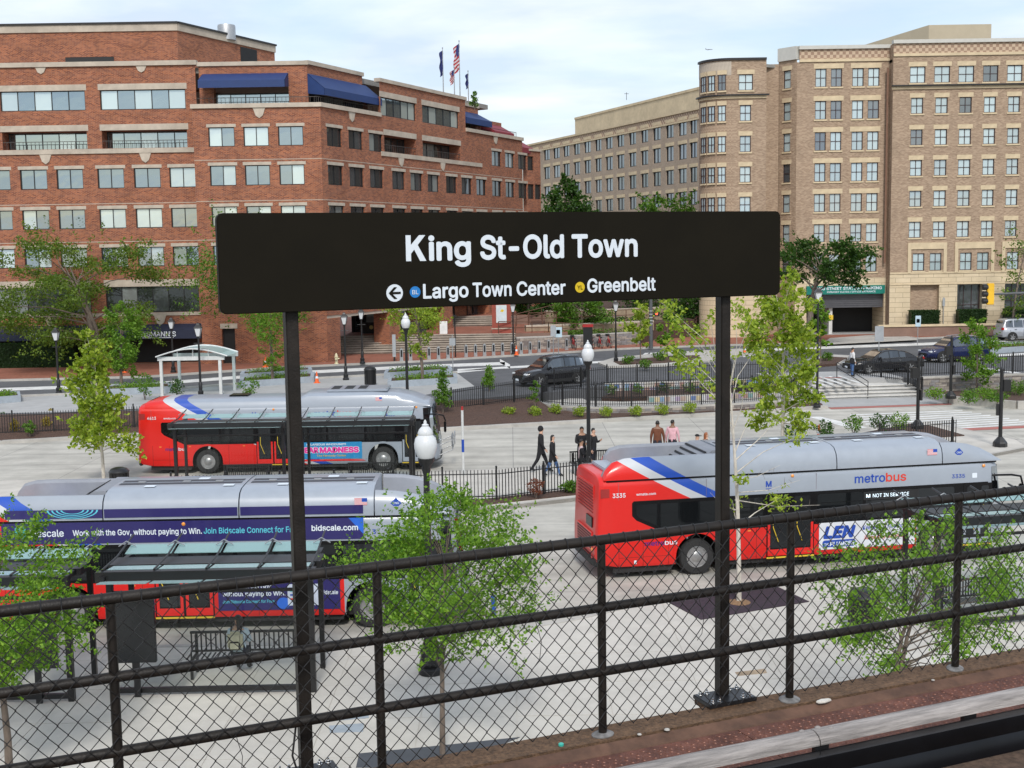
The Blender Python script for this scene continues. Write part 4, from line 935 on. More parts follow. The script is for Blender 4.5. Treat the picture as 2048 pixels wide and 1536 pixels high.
def buspaint(name, redto, greyfrom, k=2.04):
    m, t, b, N, L = _new(name); b.inputs['Roughness'].default_value = .3; b.inputs['Coat Weight'].default_value = .15; b.inputs['Coat Roughness'].default_value = .08
    tc = N('ShaderNodeTexCoord'); sp = N('ShaderNodeSeparateXYZ'); L(tc.outputs['Object'], sp.inputs[0]); X, Z = sp.outputs[0], sp.outputs[2]
    dz = mth(N, L, 'SUBTRACT', Z, 2.15); s = mth(N, L, 'ADD', X, mth(N, L, 'MULTIPLY', dz, k))
    s = mth(N, L, 'ADD', s, mth(N, L, 'MULTIPLY', mth(N, L, 'MULTIPLY', dz, dz), -.18))
    r = N('ShaderNodeValToRGB'); r.color_ramp.interpolation = 'CONSTANT'; e = r.color_ramp.elements
    e[0].position = 0; e[0].color = (.66, .014, .010, 1); e[1].position = .265; e[1].color = (.52, .54, .57, 1)
    q = e.new(.312); q.color = (.010, .07, .42, 1); q = e.new(.365); q.color = (.30, .335, .385, 1)
    L(mth(N, L, 'MULTIPLY', s, .1), r.inputs[0])
    low = mth(N, L, 'MULTIPLY', mth(N, L, 'LESS_THAN', Z, 1.5), mth(N, L, 'LESS_THAN', X, redto))
    mx = N('ShaderNodeMixRGB'); L(low, mx.inputs[0]); L(r.outputs[0], mx.inputs[1]); mx.inputs[2].default_value = (.66, .014, .010, 1)
    # road film near the skirt
    n = N('ShaderNodeTexNoise'); n.inputs['Scale'].default_value = 2.2; n.inputs['Detail'].default_value = 7; L(tc.outputs['Object'], n.inputs['Vector'])
    r2 = N('ShaderNodeValToRGB'); r2.color_ramp.elements[0].color = (.9, .9, .9, 1); r2.color_ramp.elements[1].color = (1.04, 1.04, 1.04, 1); L(n.outputs[0], r2.inputs[0])
    m2 = N('ShaderNodeMixRGB'); m2.blend_type = 'MULTIPLY'; m2.inputs[0].default_value = 1; L(mx.outputs[0], m2.inputs[1]); L(r2.outputs[0], m2.inputs[2])
    L(m2.outputs[0], b.inputs['Base Color']); return m
WB = 2.60; AX0, AX1, BL = 2.85, 10.0, 12.3
HP = [(.16, .30), (.04, .34), (.0, .46), (.0, 1.05), (.0, 2.15), (.0, 2.58), (.03, 2.68), (.10, 2.76), (.25, 2.82), (.65, 2.86)]
RING = HP+[(WB-y, z) for y, z in HP[::-1]]
def bussec(x, ins, lift, sl, slr=0):
    out = []
    for y, z in RING:
        c = y-WB/2; c *= (WB/2-ins)/(WB/2); zz = z+(lift if z < .5 else 0)-(ins*.35 if z > 2.6 else 0)
        out.append((x-max(0, z-1.0)*sl+max(0, z-1.)*slr, WB/2+c, zz))
    return out
SECS = [bussec(0, .16, .25, 0, .05), bussec(.05, .06, .16, 0, .04), bussec(.18, .0, .1, 0, .02), bussec(.6, 0, .02, 0), bussec(1.6, 0, 0, 0), bussec(6, 0, 0, 0), bussec(BL-1.1, 0, 0, 0), bussec(BL-.6, .02, .02, .03), bussec(BL-.28, .12, .06, .10), bussec(BL-.1, .30, .1, .14), bussec(BL-.02, .55, .12, .15), bussec(BL, .85, .13, .155)]
wheel_t = MB().lathe([(.25, .12), (.29, .1), (.30, .0), (.46, .0), (.495, .05), (.50, .14), (.495, .25), (.46, .3), (.30, .3)], 28, axis='Y').mesh('tyre', m_rubber, 40)
rm = MB().lathe([(.31, .03), (.31, .005), (.285, .0), (.275, .05), (.20, .075), (.16, .03), (.12, .01), (.10, .0), (.02, -.01)], 28, axis='Y')
for k in range(10): a = 2*PI*k/10; rm.lathe([(.018, .03), (.018, -.005), (.008, -.012)], 6, (.205*math.cos(a), .03, .205*math.sin(a)), axis='Y')
rim_me = rm.mesh('rim', m_rim, 35)
hol = MB()
for k in range(8): a = 2*PI*(k+.5)/8; hol.lathe([(.042, .06), (.042, .055)], 8, (.245*math.cos(a), 0, .245*math.sin(a)), axis='Y')
hole_me = hol.mesh('rim_hole', m_dark)
_body_cache = {}
def busbody(paint):
    if 'b' not in _body_cache:
        me = MB().loft(SECS).mesh('body', [paint, m_rubber])
        ob = bpy.data.objects.new('tmp', me); COL.objects.link(ob); cutters = []
        for ax in (AX0, AX1):
            cm = MB().prism([(ax+.62*math.cos(PI*k/24), .54+.62*math.sin(PI*k/24)) for k in range(25)]+[(ax-.62, -.2), (ax+.62, -.2)], -.3, WB+.3, axis='Y').mesh('cut', [m_rubber])
            co = bpy.data.objects.new('cut', cm); COL.objects.link(co); cutters.append(co)
            mo = ob.modifiers.new('b', 'BOOLEAN'); mo.object = co; mo.operation = 'DIFFERENCE'; mo.solver = 'EXACT'
            try: mo.material_mode = 'TRANSFER'
            except Exception: pass
        dg = bpy.context.evaluated_depsgraph_get(); m2 = bpy.data.meshes.new_from_object(ob.evaluated_get(dg))
        for c in cutters+[ob]: bpy.data.objects.remove(c)
        m2.polygons.foreach_set('use_smooth', [True]*len(m2.polygons)); m2.set_sharp_from_angle(angle=rad(28)); _body_cache['b'] = m2
    m2 = _body_cache['b'].copy(); m2.materials[0] = paint; return m2
def panel(root, name, pts, mt, y=-.004, t=.006, bevel=0, mbx=None):
    mb = mbx or MB(); mb.prism(pts, y, y+t, axis='Y'); return obj(name, mb, mt, root, bevel=bevel)
def rrect(x0, x1, z0, z1, r=.06, n=4):
    out = []
    for cx, cz, a0 in ((x1-r, z1-r, 0), (x0+r, z1-r, PI/2), (x0+r, z0+r, PI), (x1-r, z0+r, 1.5*PI)):
        out += [(cx+r*math.cos(a0+PI/2*k/n), cz+r*math.sin(a0+PI/2*k/n)) for k in range(n+1)]
    return out
def btext(root, s, x, z, h, mt, w=None, bold=.012, y=-.006, shear=0, nm='lettering'): return text(s, nm, mt, root, bold, w=w, h=h, x=x, z=z, y=y, shear=shear)
def usflag(root, x, z, w=.32, y=-.006):
    mb = MB(); h = w*.55
    for k in range(7): mb.b2((x, y, z+h*k*2/13), (x+w, y+.002, z+h*(k*2+1)/13), 0)
    for k in range(6): mb.b2((x, y, z+h*(k*2+1)/13), (x+w, y+.002, z+h*(k*2+2)/13), 1)
    mb.b2((x+w*.58, y-.002, z+h*.46), (x+w, y, z+h), 2); return obj('flag_decal', mb, [m_txr, m_txt_w, m_txb], root)
def bus(name, label, loc, rz, paint, cng=True, front_text='3335', doors=True):
    R = thing(name, label, 'bus', loc, rz, 'city buses at the station loop')
    body = obj('body', busbody(paint), paint, R)
    for ax in (AX0, AX1):
        for yy, s in ((.02, 1), (WB-.02, -1)):
            wh = inst(wheel_t, 'wheel', R, (ax, yy, .50)); wh.scale = (1, s, 1)
            inst(rim_me, 'rim', wh, (0, .005, 0)); inst(hole_me, 'rim_vent', wh, (0, 0, 0))
        arch = MB()
        for k in range(20):
            a0, a1 = PI*k/20, PI*(k+1)/20
            arch.add([(ax+r*math.cos(a), yv, .54+r*math.sin(a)) for r, a, yv in ((.615, a0, -.004), (.70, a0, -.012), (.70, a1, -.012), (.615, a1, -.004))], [(0, 1, 2, 3)])
        obj('wheel_arch', arch, paint, R)
    # black window band and panes
    zt, zb = 2.15, 1.22
    pts = [(1.0, zt-.05), (1.05, zt), (BL-.75, zt), (BL-.72, zb), (1.95, zb), (1.12, 1.62), (1.0, 1.75)]
    wb = panel(R, 'window_band', pts, m_band)
    for q in ((1.15, 3.35), (3.45, 4.75), (6.35, 7.7), (7.8, 9.25), (9.35, 10.5)):
        if q[0] < 1.2: pp = [(1.12, 2.05), (3.35, 2.05), (3.35, 1.3), (2.02, 1.3), (1.2, 1.68), (1.12, 1.78)]
        else: pp = rrect(q[0], q[1], 1.3, 2.06, .07)
        p_ = panel(wb, 'window_pane', pp, m_bglass, -.008, .004)
        if q[0] > 1.2: panel(p_, 'vent_bar', [(q[0]+.04, 1.80), (q[1]-.04, 1.80), (q[1]-.04, 1.815), (q[0]+.04, 1.815)], m_band, -.010, .003)
    fw_ = panel(R, 'window_band', [(1.0, zb), (BL-.8, zb), (BL-.8, zt), (1.0, zt)], m_band, WB-.002)
    obj('underbody', MB().b2((.5, .12, .17), (AX0-.7, WB-.12, .36)).b2((AX0+.7, .12, .2), (AX1-.7, WB-.12, .36)).b2((AX1+.7, .2, .2), (BL-.5, WB-.2, .36)).b2((AX0-.7, .45, .22), (AX1+.7, WB-.45, .5)), m_rubber, R)
    # windscreen from the curved nose
    mb = MB()
    n = len(RING)
    for i in range(7, len(SECS)-1):
        for j in (3, 4): 
            for jj in (j, n-2-j):
                A = [Vector(SECS[i][jj]), Vector(SECS[i][jj+1]), Vector(SECS[i+1][jj+1]), Vector(SECS[i+1][jj])]
                nn = (A[1]-A[0]).cross(A[2]-A[0]).normalized()
                if nn.x < 0: nn = -nn
                mb.add([p+nn*.008+Vector((.006, 0, 0)) for p in A], [(0, 1, 2, 3)])
    A = [Vector(SECS[-1][3]), Vector(SECS[-1][5]), Vector(SECS[-1][n-6]), Vector(SECS[-1][n-4])]; mb.add([p+Vector((.01, 0, 0)) for p in A], [(0, 1, 2, 3)])
    obj('windscreen', mb, m_bglass, R)
    # bumpers, lamps, mirrors
    obj('bumper', MB().prism([(-.02, .2), (-.06, .5), (-.06, WB-.5), (-.02, WB-.2), (.14, WB-.03), (.14, .03)], .36, .58), m_rubber, R, bevel=.03)
    obj('bumper', MB().prism([(BL+.03, .95), (BL+.03, WB-.95), (BL-.08, WB-.4), (BL-.3, WB-.06), (BL-.5, WB-.06), (BL-.5, .06), (BL-.3, .06), (BL-.08, .4)], .34, .62), mat('bumper_grey', (.06, .065, .07), .6), R, bevel=.03)
    mir = MB().tube([(BL-.62, .05, 2.32), (BL-.1, -.14, 2.34), (BL+.2, -.12, 2.28), (BL+.28, -.1, 2.05)], .03, 8)
    mo = obj('mirror_arm', mir, m_band, R, smooth=50); obj('mirror', MB().box((BL+.26, -.1, 1.82), (.10, .24, .46)), m_band, mo, bevel=.03)
    for z, c in ((2.62, m_amber),):
        for x in (5.6, BL-.9): obj('marker_lamp', MB().lathe([(.045, 0), (.045, .015), (.02, .03)], 10, (x, -.0, z), axis='Y'), c, R).scale = (1, -1, 1)
    for z in (.62, .82, 1.02): obj('tail_lamp', MB().lathe([(.05, 0), (.05, .02), (.02, .03)], 12, (-.055+z*.0, .33, z), axis='X'), mat('lamp_red', (.45, .01, .01), .3) if z != .82 else m_amber, R)
    rr_ = obj('rear_grille', MB().b2((-.005, .5, .75), (.03, WB-.5, 1.25)), m_bred, R)
    for k in range(6): obj('grille_slat', MB().b2((-.012, .55, .79+k*.075), (.0, WB-.55, .83+k*.075)), m_dark, rr_)
    rg = obj('rear_louvre', MB().b2((.05, .45, 1.75), (.075, WB-.45, 2.55)), m_bred, R)
    for k in range(9): obj('louvre_slat', MB().b2((.028, .5, 1.78+k*.085), (.05, WB-.5, 1.805+k*.085)), mat('slat_dark_red', (.22, .008, .006), .5) if k == 0 else bpy.data.materials['slat_dark_red'], rg)
    obj('rear_route_sign', MB().b2((.0, .5, 1.38), (.06, 1.1, 1.66)), m_band, R)
    obj('side_vent', MB().prism([(.13, 2.28), (.37, 2.28), (.37, 2.52), (.13, 2.52)], -.006, 0, axis='Y'), mat('vent_dark_red', (.30, .02, .018), .5), R)
    for k, x in enumerate((.62, 1.3, 2.02, 3.72, 4.55, 7.3, 8.5)):
        if cng or x < 4.5: obj('panel_seam', MB().b2((x, -.003, .36), (x+.014, .004, 1.2)), m_seam, R)
    for x in (.62, 3.1, 6.3): obj('panel_seam', MB().b2((x, -.003, 2.2), (x+.01, .004, 2.66)), m_seam2, R)
    obj('skirt_seam', MB().b2((.62, -.003, .60), (AX0-.75, .004, .612)), m_seam, R)
    for x in (.9, 2.1, 4.3, 6.6, 8.9): obj('reflector', MB().b2((x, -.006, 1.13), (x+.09, .0, 1.16)), m_amber, R)
    # doors on the kerb side
    if doors:
        for x0, x1, fc in ((4.85, 6.25, m_bred), (10.78, 11.68, m_bgrey)):
            d = panel(R, 'door', [(x0, .36), (x1, .36), (x1, 2.12), (x0, 2.12)], m_band, -.012, .01)
            half = (x0+x1)/2
            for a, b in ((x0+.03, half-.03), (half+.03, x1-.03)):
                leaf = MB()
                for q in ((a, a+.07, .4, 1.3), (b-.07, b, .4, 1.3), (a+.07, b-.07, .4, .58)): leaf.b2((q[0], -.022, q[2]), (q[1], -.013, q[3]))
                lf_ = obj('door_leaf', leaf, fc, d)
                panel(lf_, 'door_glass', rrect(a+.08, b-.08, .62, 2.05, .05), m_bglass, -.018, .004)
                obj('grab_bar', MB().tube([(a+.15, -.03, 1.5), (a+.15, -.05, 1.2), (a+.3, -.05, .8)], .012, 6), bpy.data.materials.get('safety_yellow'), lf_)
            panel(d, 'door_sill', [(x0, .33), (x1, .33), (x1, .37), (x0, .37)], bpy.data.materials['safety_yellow'], -.03, .02)
    if cng:
        OP = [(.0, 2.745), (.0, 2.84), (.015, 3.00), (.07, 3.17), (.20, 3.31), (.42, 3.375), (.9, 3.40)]
        full = OP+[(WB-y, z) for y, z in OP[::-1]]
        gap = obj('roof_gap', MB().b2((.3, .012, 2.70), (11.8, WB-.012, 2.80)), m_band, R)
        for k, (a, b) in enumerate(((3.72, 6.9), (6.93, 10.1))):
            cv_ = obj('roof_cover', MB().loft([[(a, y, z) for y, z in full], [(b, y, z) for y, z in full]]), m_bgrey, R, smooth=35)
            for yy in (.95, 1.3): obj('roof_strip', MB().b2((a+.1, yy, 3.40), (b-.1, yy+.22, 3.408)), mat('roof_strip_dark', (.05, .05, .06), .6) if 'roof_strip_dark' not in bpy.data.materials else bpy.data.materials['roof_strip_dark'], cv_)
            for xx in (a+.8, a+1.9, a+2.7): obj('roof_label', MB().b2((xx, .62 if xx != a+1.9 else 1.55, 3.405), (xx+.26, .82 if xx != a+1.9 else 1.75, 3.412)), m_txt_w, cv_); obj('latch', MB().b2((xx-.3, 1.16, 3.40), (xx-.12, 1.31, 3.425)), m_galv, cv_)
        # open tubs at the two ends, made of side walls
        def tub(profs):
            for s, prof in enumerate(profs):
                mb = MB(); secs = []
                for x, hs in prof:
                    P = [(y, 2.745+(z-2.745)*hs) for y, z in OP[:5]]+[(.30, 2.745+.56*hs), (.36, 2.745+.50*hs), (.38, 2.745)]
                    secs.append([(x, y if not s else WB-y, z) for y, z in P])
                mb.loft(secs); nn = len(secs)-1
                for i in range(nn):
                    for j in (4, 5, 6): mb.m[i*8+j] = 1
                obj('roof_fairing', mb, [paint, m_broof], R, smooth=35)
        tub((((.22, .12), (.30, .45), (.5, .8), (.85, .97), (1.3, 1.0), (3.69, 1.0)), ((.8, .1), (.86, .5), (1.02, .85), (1.3, .98), (1.6, 1.0), (3.69, 1.0))))
        tub((((10.13, 1.0), (10.6, .97), (11.0, .86), (11.4, .62), (11.75, .3), (11.95, .06)),)*2)
        obj('tub_floor', MB().b2((.35, .38, 2.75), (3.7, WB-.38, 2.84)).b2((10.13, .38, 2.75), (11.3, WB-.38, 2.84)), m_broof, R)
        rm_ = obj('roof_ramp', MB().prism([(2.55, 2.84), (3.4, 3.37), (3.7, 3.37), (3.7, 2.84)], .36, WB-.36, axis='Y'), m_broof, R)
        for k in range(4): obj('ramp_slot', MB().prism([(2.75+k*.16, 2.985+k*.1), (2.79+k*.16, 3.01+k*.1), (2.78+k*.16, 3.03+k*.1), (2.74+k*.16, 3.0+k*.1)], .45, WB-.45, axis='Y'), m_dark, rm_)
        obj('intake', MB().b2((.42, .5, 2.84), (.9, WB-.5, 2.95)), m_bgrey, R, bevel=.03)
        usflag(R, 9.65, 3.0, .30, -.004+.01); dm = MB().prism([(10.5, 3.03), (10.63, 2.90), (10.76, 3.03), (10.63, 3.16)], .012, .02, axis='Y'); o = obj('fuel_diamond', dm, m_txb, R)
        text('CNG', 'lettering', m_txt_w, R, .01, w=.15, h=.055, x=10.555, z=3.005, y=.008)
    else:
        OP = [(.03, 2.66), (.05, 2.80), (.14, 2.94), (.34, 3.02), (.8, 3.06)]; full = OP+[(WB-y, z) for y, z in OP[::-1]]
        cv_ = obj('roof_cover', MB().loft([[(x, WB/2+(y-WB/2)*(1-.05*(1-h)), 2.66+(z-2.66)*h) for y, z in full] for x, h in ((.35, .75), (.6, .9), (1.2, 1), (6.6, 1))]), paint, R, smooth=35)
        OP2 = [(.02, 2.66), (.04, 2.95), (.12, 3.12), (.3, 3.2), (.8, 3.24)]; full2 = OP2+[(WB-y, z) for y, z in OP2[::-1]]
        pod = obj('roof_cover', MB().loft([[(x, y, 2.66+(z-2.66)*h) for y, z in full2] for x, h in ((6.62, .72), (7.0, 1), (9.6, 1.0), (10.6, .9), (11.2, .66), (11.75, .25), (11.95, .04))]), paint, R, smooth=35)
        ac = obj('air_unit', MB().b2((7.7, .5, 3.22), (10.2, WB-.5, 3.33)), m_bgrey, R, bevel=.03)
        for k in range(3): obj('fan', MB().b2((7.85+k*.55, .7, 3.325), (8.2+k*.55, 1.9, 3.335)), m_dark, ac)
        gr = obj('air_grille', MB().b2((9.4, .6, 3.325), (10.1, 2.0, 3.335)), m_galv, ac)
        hood = obj('rear_hood', MB().prism([(.25, 2.80), (.55, 3.0), (1.0, 3.02), (1.0, 2.8)], .6, WB-.6, axis='Y'), m_bgrey, R); obj('hood_grille', MB().prism([(.33, 2.885), (.52, 3.01), (.50, 3.02), (.31, 2.895)], .75, WB-.75, axis='Y'), m_band, hood)
        usflag(R, 9.75, 2.9, .26, .03); obj('roof_hatch', MB().b2((3.6, .9, 3.05), (4.4, 1.7, 3.12)), m_band, R, bevel=.03)
    return R
# --- the three buses
p3 = buspaint('bus_paint_red_rear', 9.35, 9.35); p1_ = buspaint('bus_paint_hybrid', 4.75, 4.75)
B3 = bus('city_bus', 'red and grey bus 3335 with a LEN THE PLUMBER advert pulling out of the loop', (2.2, 32.93, 0), rad(11), p3)
btext(B3, '3335', .46, 2.27, .12, m_txt_w, .36); btext(B3, 'wmata.com', 1.12, 2.30, .07, m_txt_w, .55); btext(B3, 'metro', 7.45, 2.31, .25, m_txb, .92, .015); btext(B3, 'bus', 8.39, 2.31, .25, m_txr, .62, .015)
btext(B3, '3335', 10.42, 2.30, .11, m_txb, .40); btext(B3, 'metro', 1.35, .90, .13, m_txn, .56); btext(B3, 'bus', 1.92, .90, .13, m_txt_w, .36)
btext(B3, 'M', 4.82, 2.34, .17, m_txb, .17, .03); panel(B3, 'logo_bar', [(4.82, 2.28), (4.99, 2.28), (4.99, 2.30), (4.82, 2.30)], m_txb)
panel(B3, 'notice_decal', rrect(11.05, 11.2, 2.28, 2.42, .02), m_txt_w, -.006)
ad = panel(B3, 'advert_panel', rrect(6.4, 9.3, .48, 1.24, .02), mat('advert_white', (.62, .64, .68), .4), -.016, .012)
btext(ad, 'LEN', 6.52, .78, .36, m_txb, .98, .05, -.02, .25); panel(ad, 'advert_oval', rrect(6.5, 7.5, .54, .74, .08), m_txb, -.018, .002)
btext(ad, 'THE', 6.56, .59, .07, m_txt_w, .14, .02, -.021); btext(ad, 'PLUMBER', 6.72, .57, .12, m_txt_w, .74, .03, -.021, .15)
btext(ad, 'Keeps', 7.7, .98, .12, m_txb, .4, .01, -.02, .3); btext(ad, 'Flowing', 8.45, .98, .12, m_txb, .5, .01, -.02, .3); btext(ad, 'Same Day Service', 7.75, .70, .11, m_txr, 1.2, .01, -.02, .3)
ds = panel(B3, 'side_destination_sign', rrect(7.72, 9.4, 1.82, 2.05, .02), m_dark, -.012, .004); btext(ds, 'NOT IN SERVICE', 8.0, 1.885, .10, m_led, 1.1, .0, -.014); btext(ds, 'M', 7.80, 1.885, .10, m_led, .12, .02, -.014)
for x, t in ((11.05, .4),): panel(B3, 'route_decal', rrect(1.05, 1.12, .42, .52, .01), m_txt_w, -.006)

B2 = bus('city_bus', 'grey bus wrapped with navy Bidscale advertising parked beside the near shelters', (-13.42, 29.0, 0), rad(.5), p3)
up = panel(B2, 'advert_panel', [(1.3, 2.19), (9.85, 2.19), (9.85, 2.70), (1.3, 2.70)], m_navy, -.012, .009)
btext(up, 'Bidscale', 1.95, 2.37, .17, m_txt_w, .82, .012, -.016); btext(up, 'Work with the Gov, without paying to Win.', 2.98, 2.38, .14, m_txt_w, 3.05, .015, -.016); btext(up, 'Join Bidscale Connect for Free.', 6.07, 2.38, .14, m_txc, 2.3, .012, -.016); btext(up, 'bidscale.com', 8.62, 2.40, .14, m_txt_w, 1.1, .02, -.016)
panel(up, 'advert_tile', rrect(1.62, 1.88, 2.34, 2.60, .02), mat('advert_teal', (.06, .40, .40), .4), -.015, .003)
panel(up, 'advert_swoosh', [(9.5, 2.70), (9.85, 2.70), (9.85, 2.3)], mat('advert_blue', (.02, .12, .55), .4), -.015, .003)
for a, b in ((1.4, 3.7), (3.74, 6.88), (6.95, 9.85)): panel(B2, 'advert_panel', [(a, 2.80), (b, 2.80), (b, 3.005), (a, 3.005)], m_navy, -.012, .022)
arc = MB()
for r_ in (.2, .29, .38, .47):
    for k in range(16):
        a0, a1 = PI+PI*k/16, PI+PI*(k+1)/16
        arc.add([(3.0+q*1.2*math.cos(a), -.014, 3.0+q*.42*math.sin(a)) for q, a in ((r_, a0), (r_+.035, a0), (r_+.035, a1), (r_, a1))], [(0, 1, 2, 3)])
obj('advert_arcs', arc, m_txc, B2)
lo = panel(B2, 'advert_panel', rrect(6.35, 9.25, .50, 1.22, .02), m_navy, -.016, .012)
btext(lo, 'Work with the Gov,', 6.45, 1.02, .11, m_txt_w, 1.2, .015, -.02); btext(lo, 'without paying to Win.', 6.45, .85, .11, m_txt_w, 1.5, .015, -.02); btext(lo, 'Join Bidscale Connect for Free.', 6.45, .68, .075, m_txc, 1.25, .01, -.02)
panel(lo, 'advert_screen', rrect(8.0, 8.75, .60, 1.12, .03), mat('advert_pale', (.50, .55, .66), .4), -.02, .003)
for k, c in enumerate((bpy.data.materials['advert_teal'], m_txb, m_txr)): panel(lo, 'advert_bar', [(8.06, .94-k*.1), (8.45, .94-k*.1), (8.45, .98-k*.1), (8.06, .98-k*.1)], c, -.023, .002)
panel(lo, 'advert_disc', [(7.9+.16*math.cos(2*PI*k/20), .66+.14*math.sin(2*PI*k/20)) for k in range(20)], bpy.data.materials['advert_blue'], -.019, .002)
btext(lo, 'Bidscale', 8.8, .86, .10, m_txt_w, .4, .012, -.02); btext(B2, '3', 10.05, 2.30, .11, m_txb, .09)
obj('exhaust', MB().tube([(.55, .5, 2.8), (.55, .5, 3.08), (.45, .5, 3.18), (.28, .5, 3.2), (.2, .5, 3.16)], .075, 10), mat('rust_pipe', (.30, .13, .06), .7), B2, smooth=50)
panel(B2, 'notice_decal', rrect(10.95, 11.1, 2.28, 2.44, .02), m_txt_w, -.006)

B1 = bus('city_bus', 'red and grey bus 4613 with pink and blue theatre advert behind the far shelters', (-15.3, 50.35, 0), 0, p1_, cng=False)
btext(B1, '4613', .46, 2.27, .12, m_txt_w, .36); btext(B1, 'wmata.com', 1.12, 2.28, .07, m_txt_w, .5); btext(B1, 'metro', 7.25, 2.29, .25, m_txb, .92, .015); btext(B1, 'bus', 8.18, 2.29, .25, m_txr, .62, .015)
btext(B1, '4613', 10.15, 2.27, .11, m_txb, .36); btext(B1, 'metro', 1.15, .98, .13, m_txn, .52); btext(B1, 'bus', 1.68, .98, .13, m_txt_w, .36); btext(B1, 'M', 4.72, 2.34, .17, m_txb, .17, .03)
panel(B1, 'notice_decal', rrect(10.65, 10.78, 2.33, 2.47, .02), m_txt_w, -.006)
a1_ = panel(B1, 'advert_panel', rrect(6.35, 9.15, .56, 1.24, .02), mat('advert_skyblue', (.02, .24, .50), .4), -.016, .012)
btext(a1_, 'SHEAR', 6.42, .80, .24, mat('lettering_pink', (.72, .03, .30), .4), .95, .05, -.022); btext(a1_, 'MADNESS', 7.42, .80, .24, bpy.data.materials['lettering_pink'], 1.6, .05, -.022)
btext(a1_, 'MADNESS', 7.39, .785, .27, m_txt_w, 1.66, .12, -.0195); btext(a1_, 'SHEAR', 6.40, .785, .27, m_txt_w, .99, .12, -.0195)
btext(a1_, 'HILARIOUS WHODUNIT!', 6.9, 1.11, .08, m_txt_w, 1.6, .03, -.022); btext(a1_, 'The Kennedy Center', 7.3, .65, .08, bpy.data.materials['safety_yellow'], 1.2, .01, -.022)
panel(B1, 'red_swoosh', [(4.75, .46), (6.3, .46), (9.3, .46), (9.2, .5), (8.6, .53), (7.6, .53), (6.6, .53), (4.75, .53)], m_bred, -.006)
rk = MB()
for z in (.75, 1.15): rk.tube([(BL, .6, z-.2), (BL+.5, .6, z), (BL+.5, 2.0, z), (BL, 2.0, z-.2)], .02, 6)
for y in (.7, 1.1, 1.5, 1.9): rk.tube([(BL+.5, y, .75), (BL+.45, y, 1.3)], .015, 6)
for c in ((BL+.52, 1.0), (BL+.56, 1.7)): rk.tube([(c[0], c[1]+.28*math.cos(2*PI*k/14), 1.1+.28*math.sin(2*PI*k/14)) for k in range(15)], .015, 5)
obj('bike_rack', rk, m_galv, B1)
# ================================================================== SHELTERS, FENCES, LAMPS, STREET FURNITURE
m_rglass = clearglass('roof_glass', (.48, .66, .66), .32, .15)
m_wglass = clearglass('shelter_glass', (.95, .98, .97), .0)
m_mapc = mat('map_case', (.012, .014, .016), .18)
def bench_mesh(root, x, y, z, Lb=1.83, rz=0, name='bench', label='', group='benches in the shelters'):
    R = thing(name, label, 'bench', (x, y, z), rz, group)
    for k in range(2):
        xx = .12+k*(Lb-.24)
        obj('leg', MB().b2((xx-.03, .0, 0), (xx+.03, .05, .82)).b2((xx-.03, -.48, 0), (xx+.03, -.43, .42)).b2((xx-.03, -.46, .38), (xx+.03, .02, .42)), m_black, R)
        obj('armrest', MB().tube([(xx, 0, .62), (xx, -.3, .64), (xx, -.46, .58), (xx, -.46, .42)], .02, 6), m_black, R)
    n = 26
    sl = MB().b2((0, -.008, .44), (.032, .008, .85)).mesh('back_slat', m_black); ss = MB().b2((0, -.46, .425), (.032, -.02, .44)).mesh('seat_slat', m_black)
    for k in range(n): inst(sl, 'back_slat', R, (k*(Lb-.032)/(n-1), .03, 0)); inst(ss, 'seat_slat', R, (k*(Lb-.032)/(n-1), 0, 0))
    obj('back_rail', MB().b2((-.01, .01, .84), (Lb+.01, .05, .89)).b2((-.01, .012, .44), (Lb+.01, .048, .48)), m_black, R)
    return R
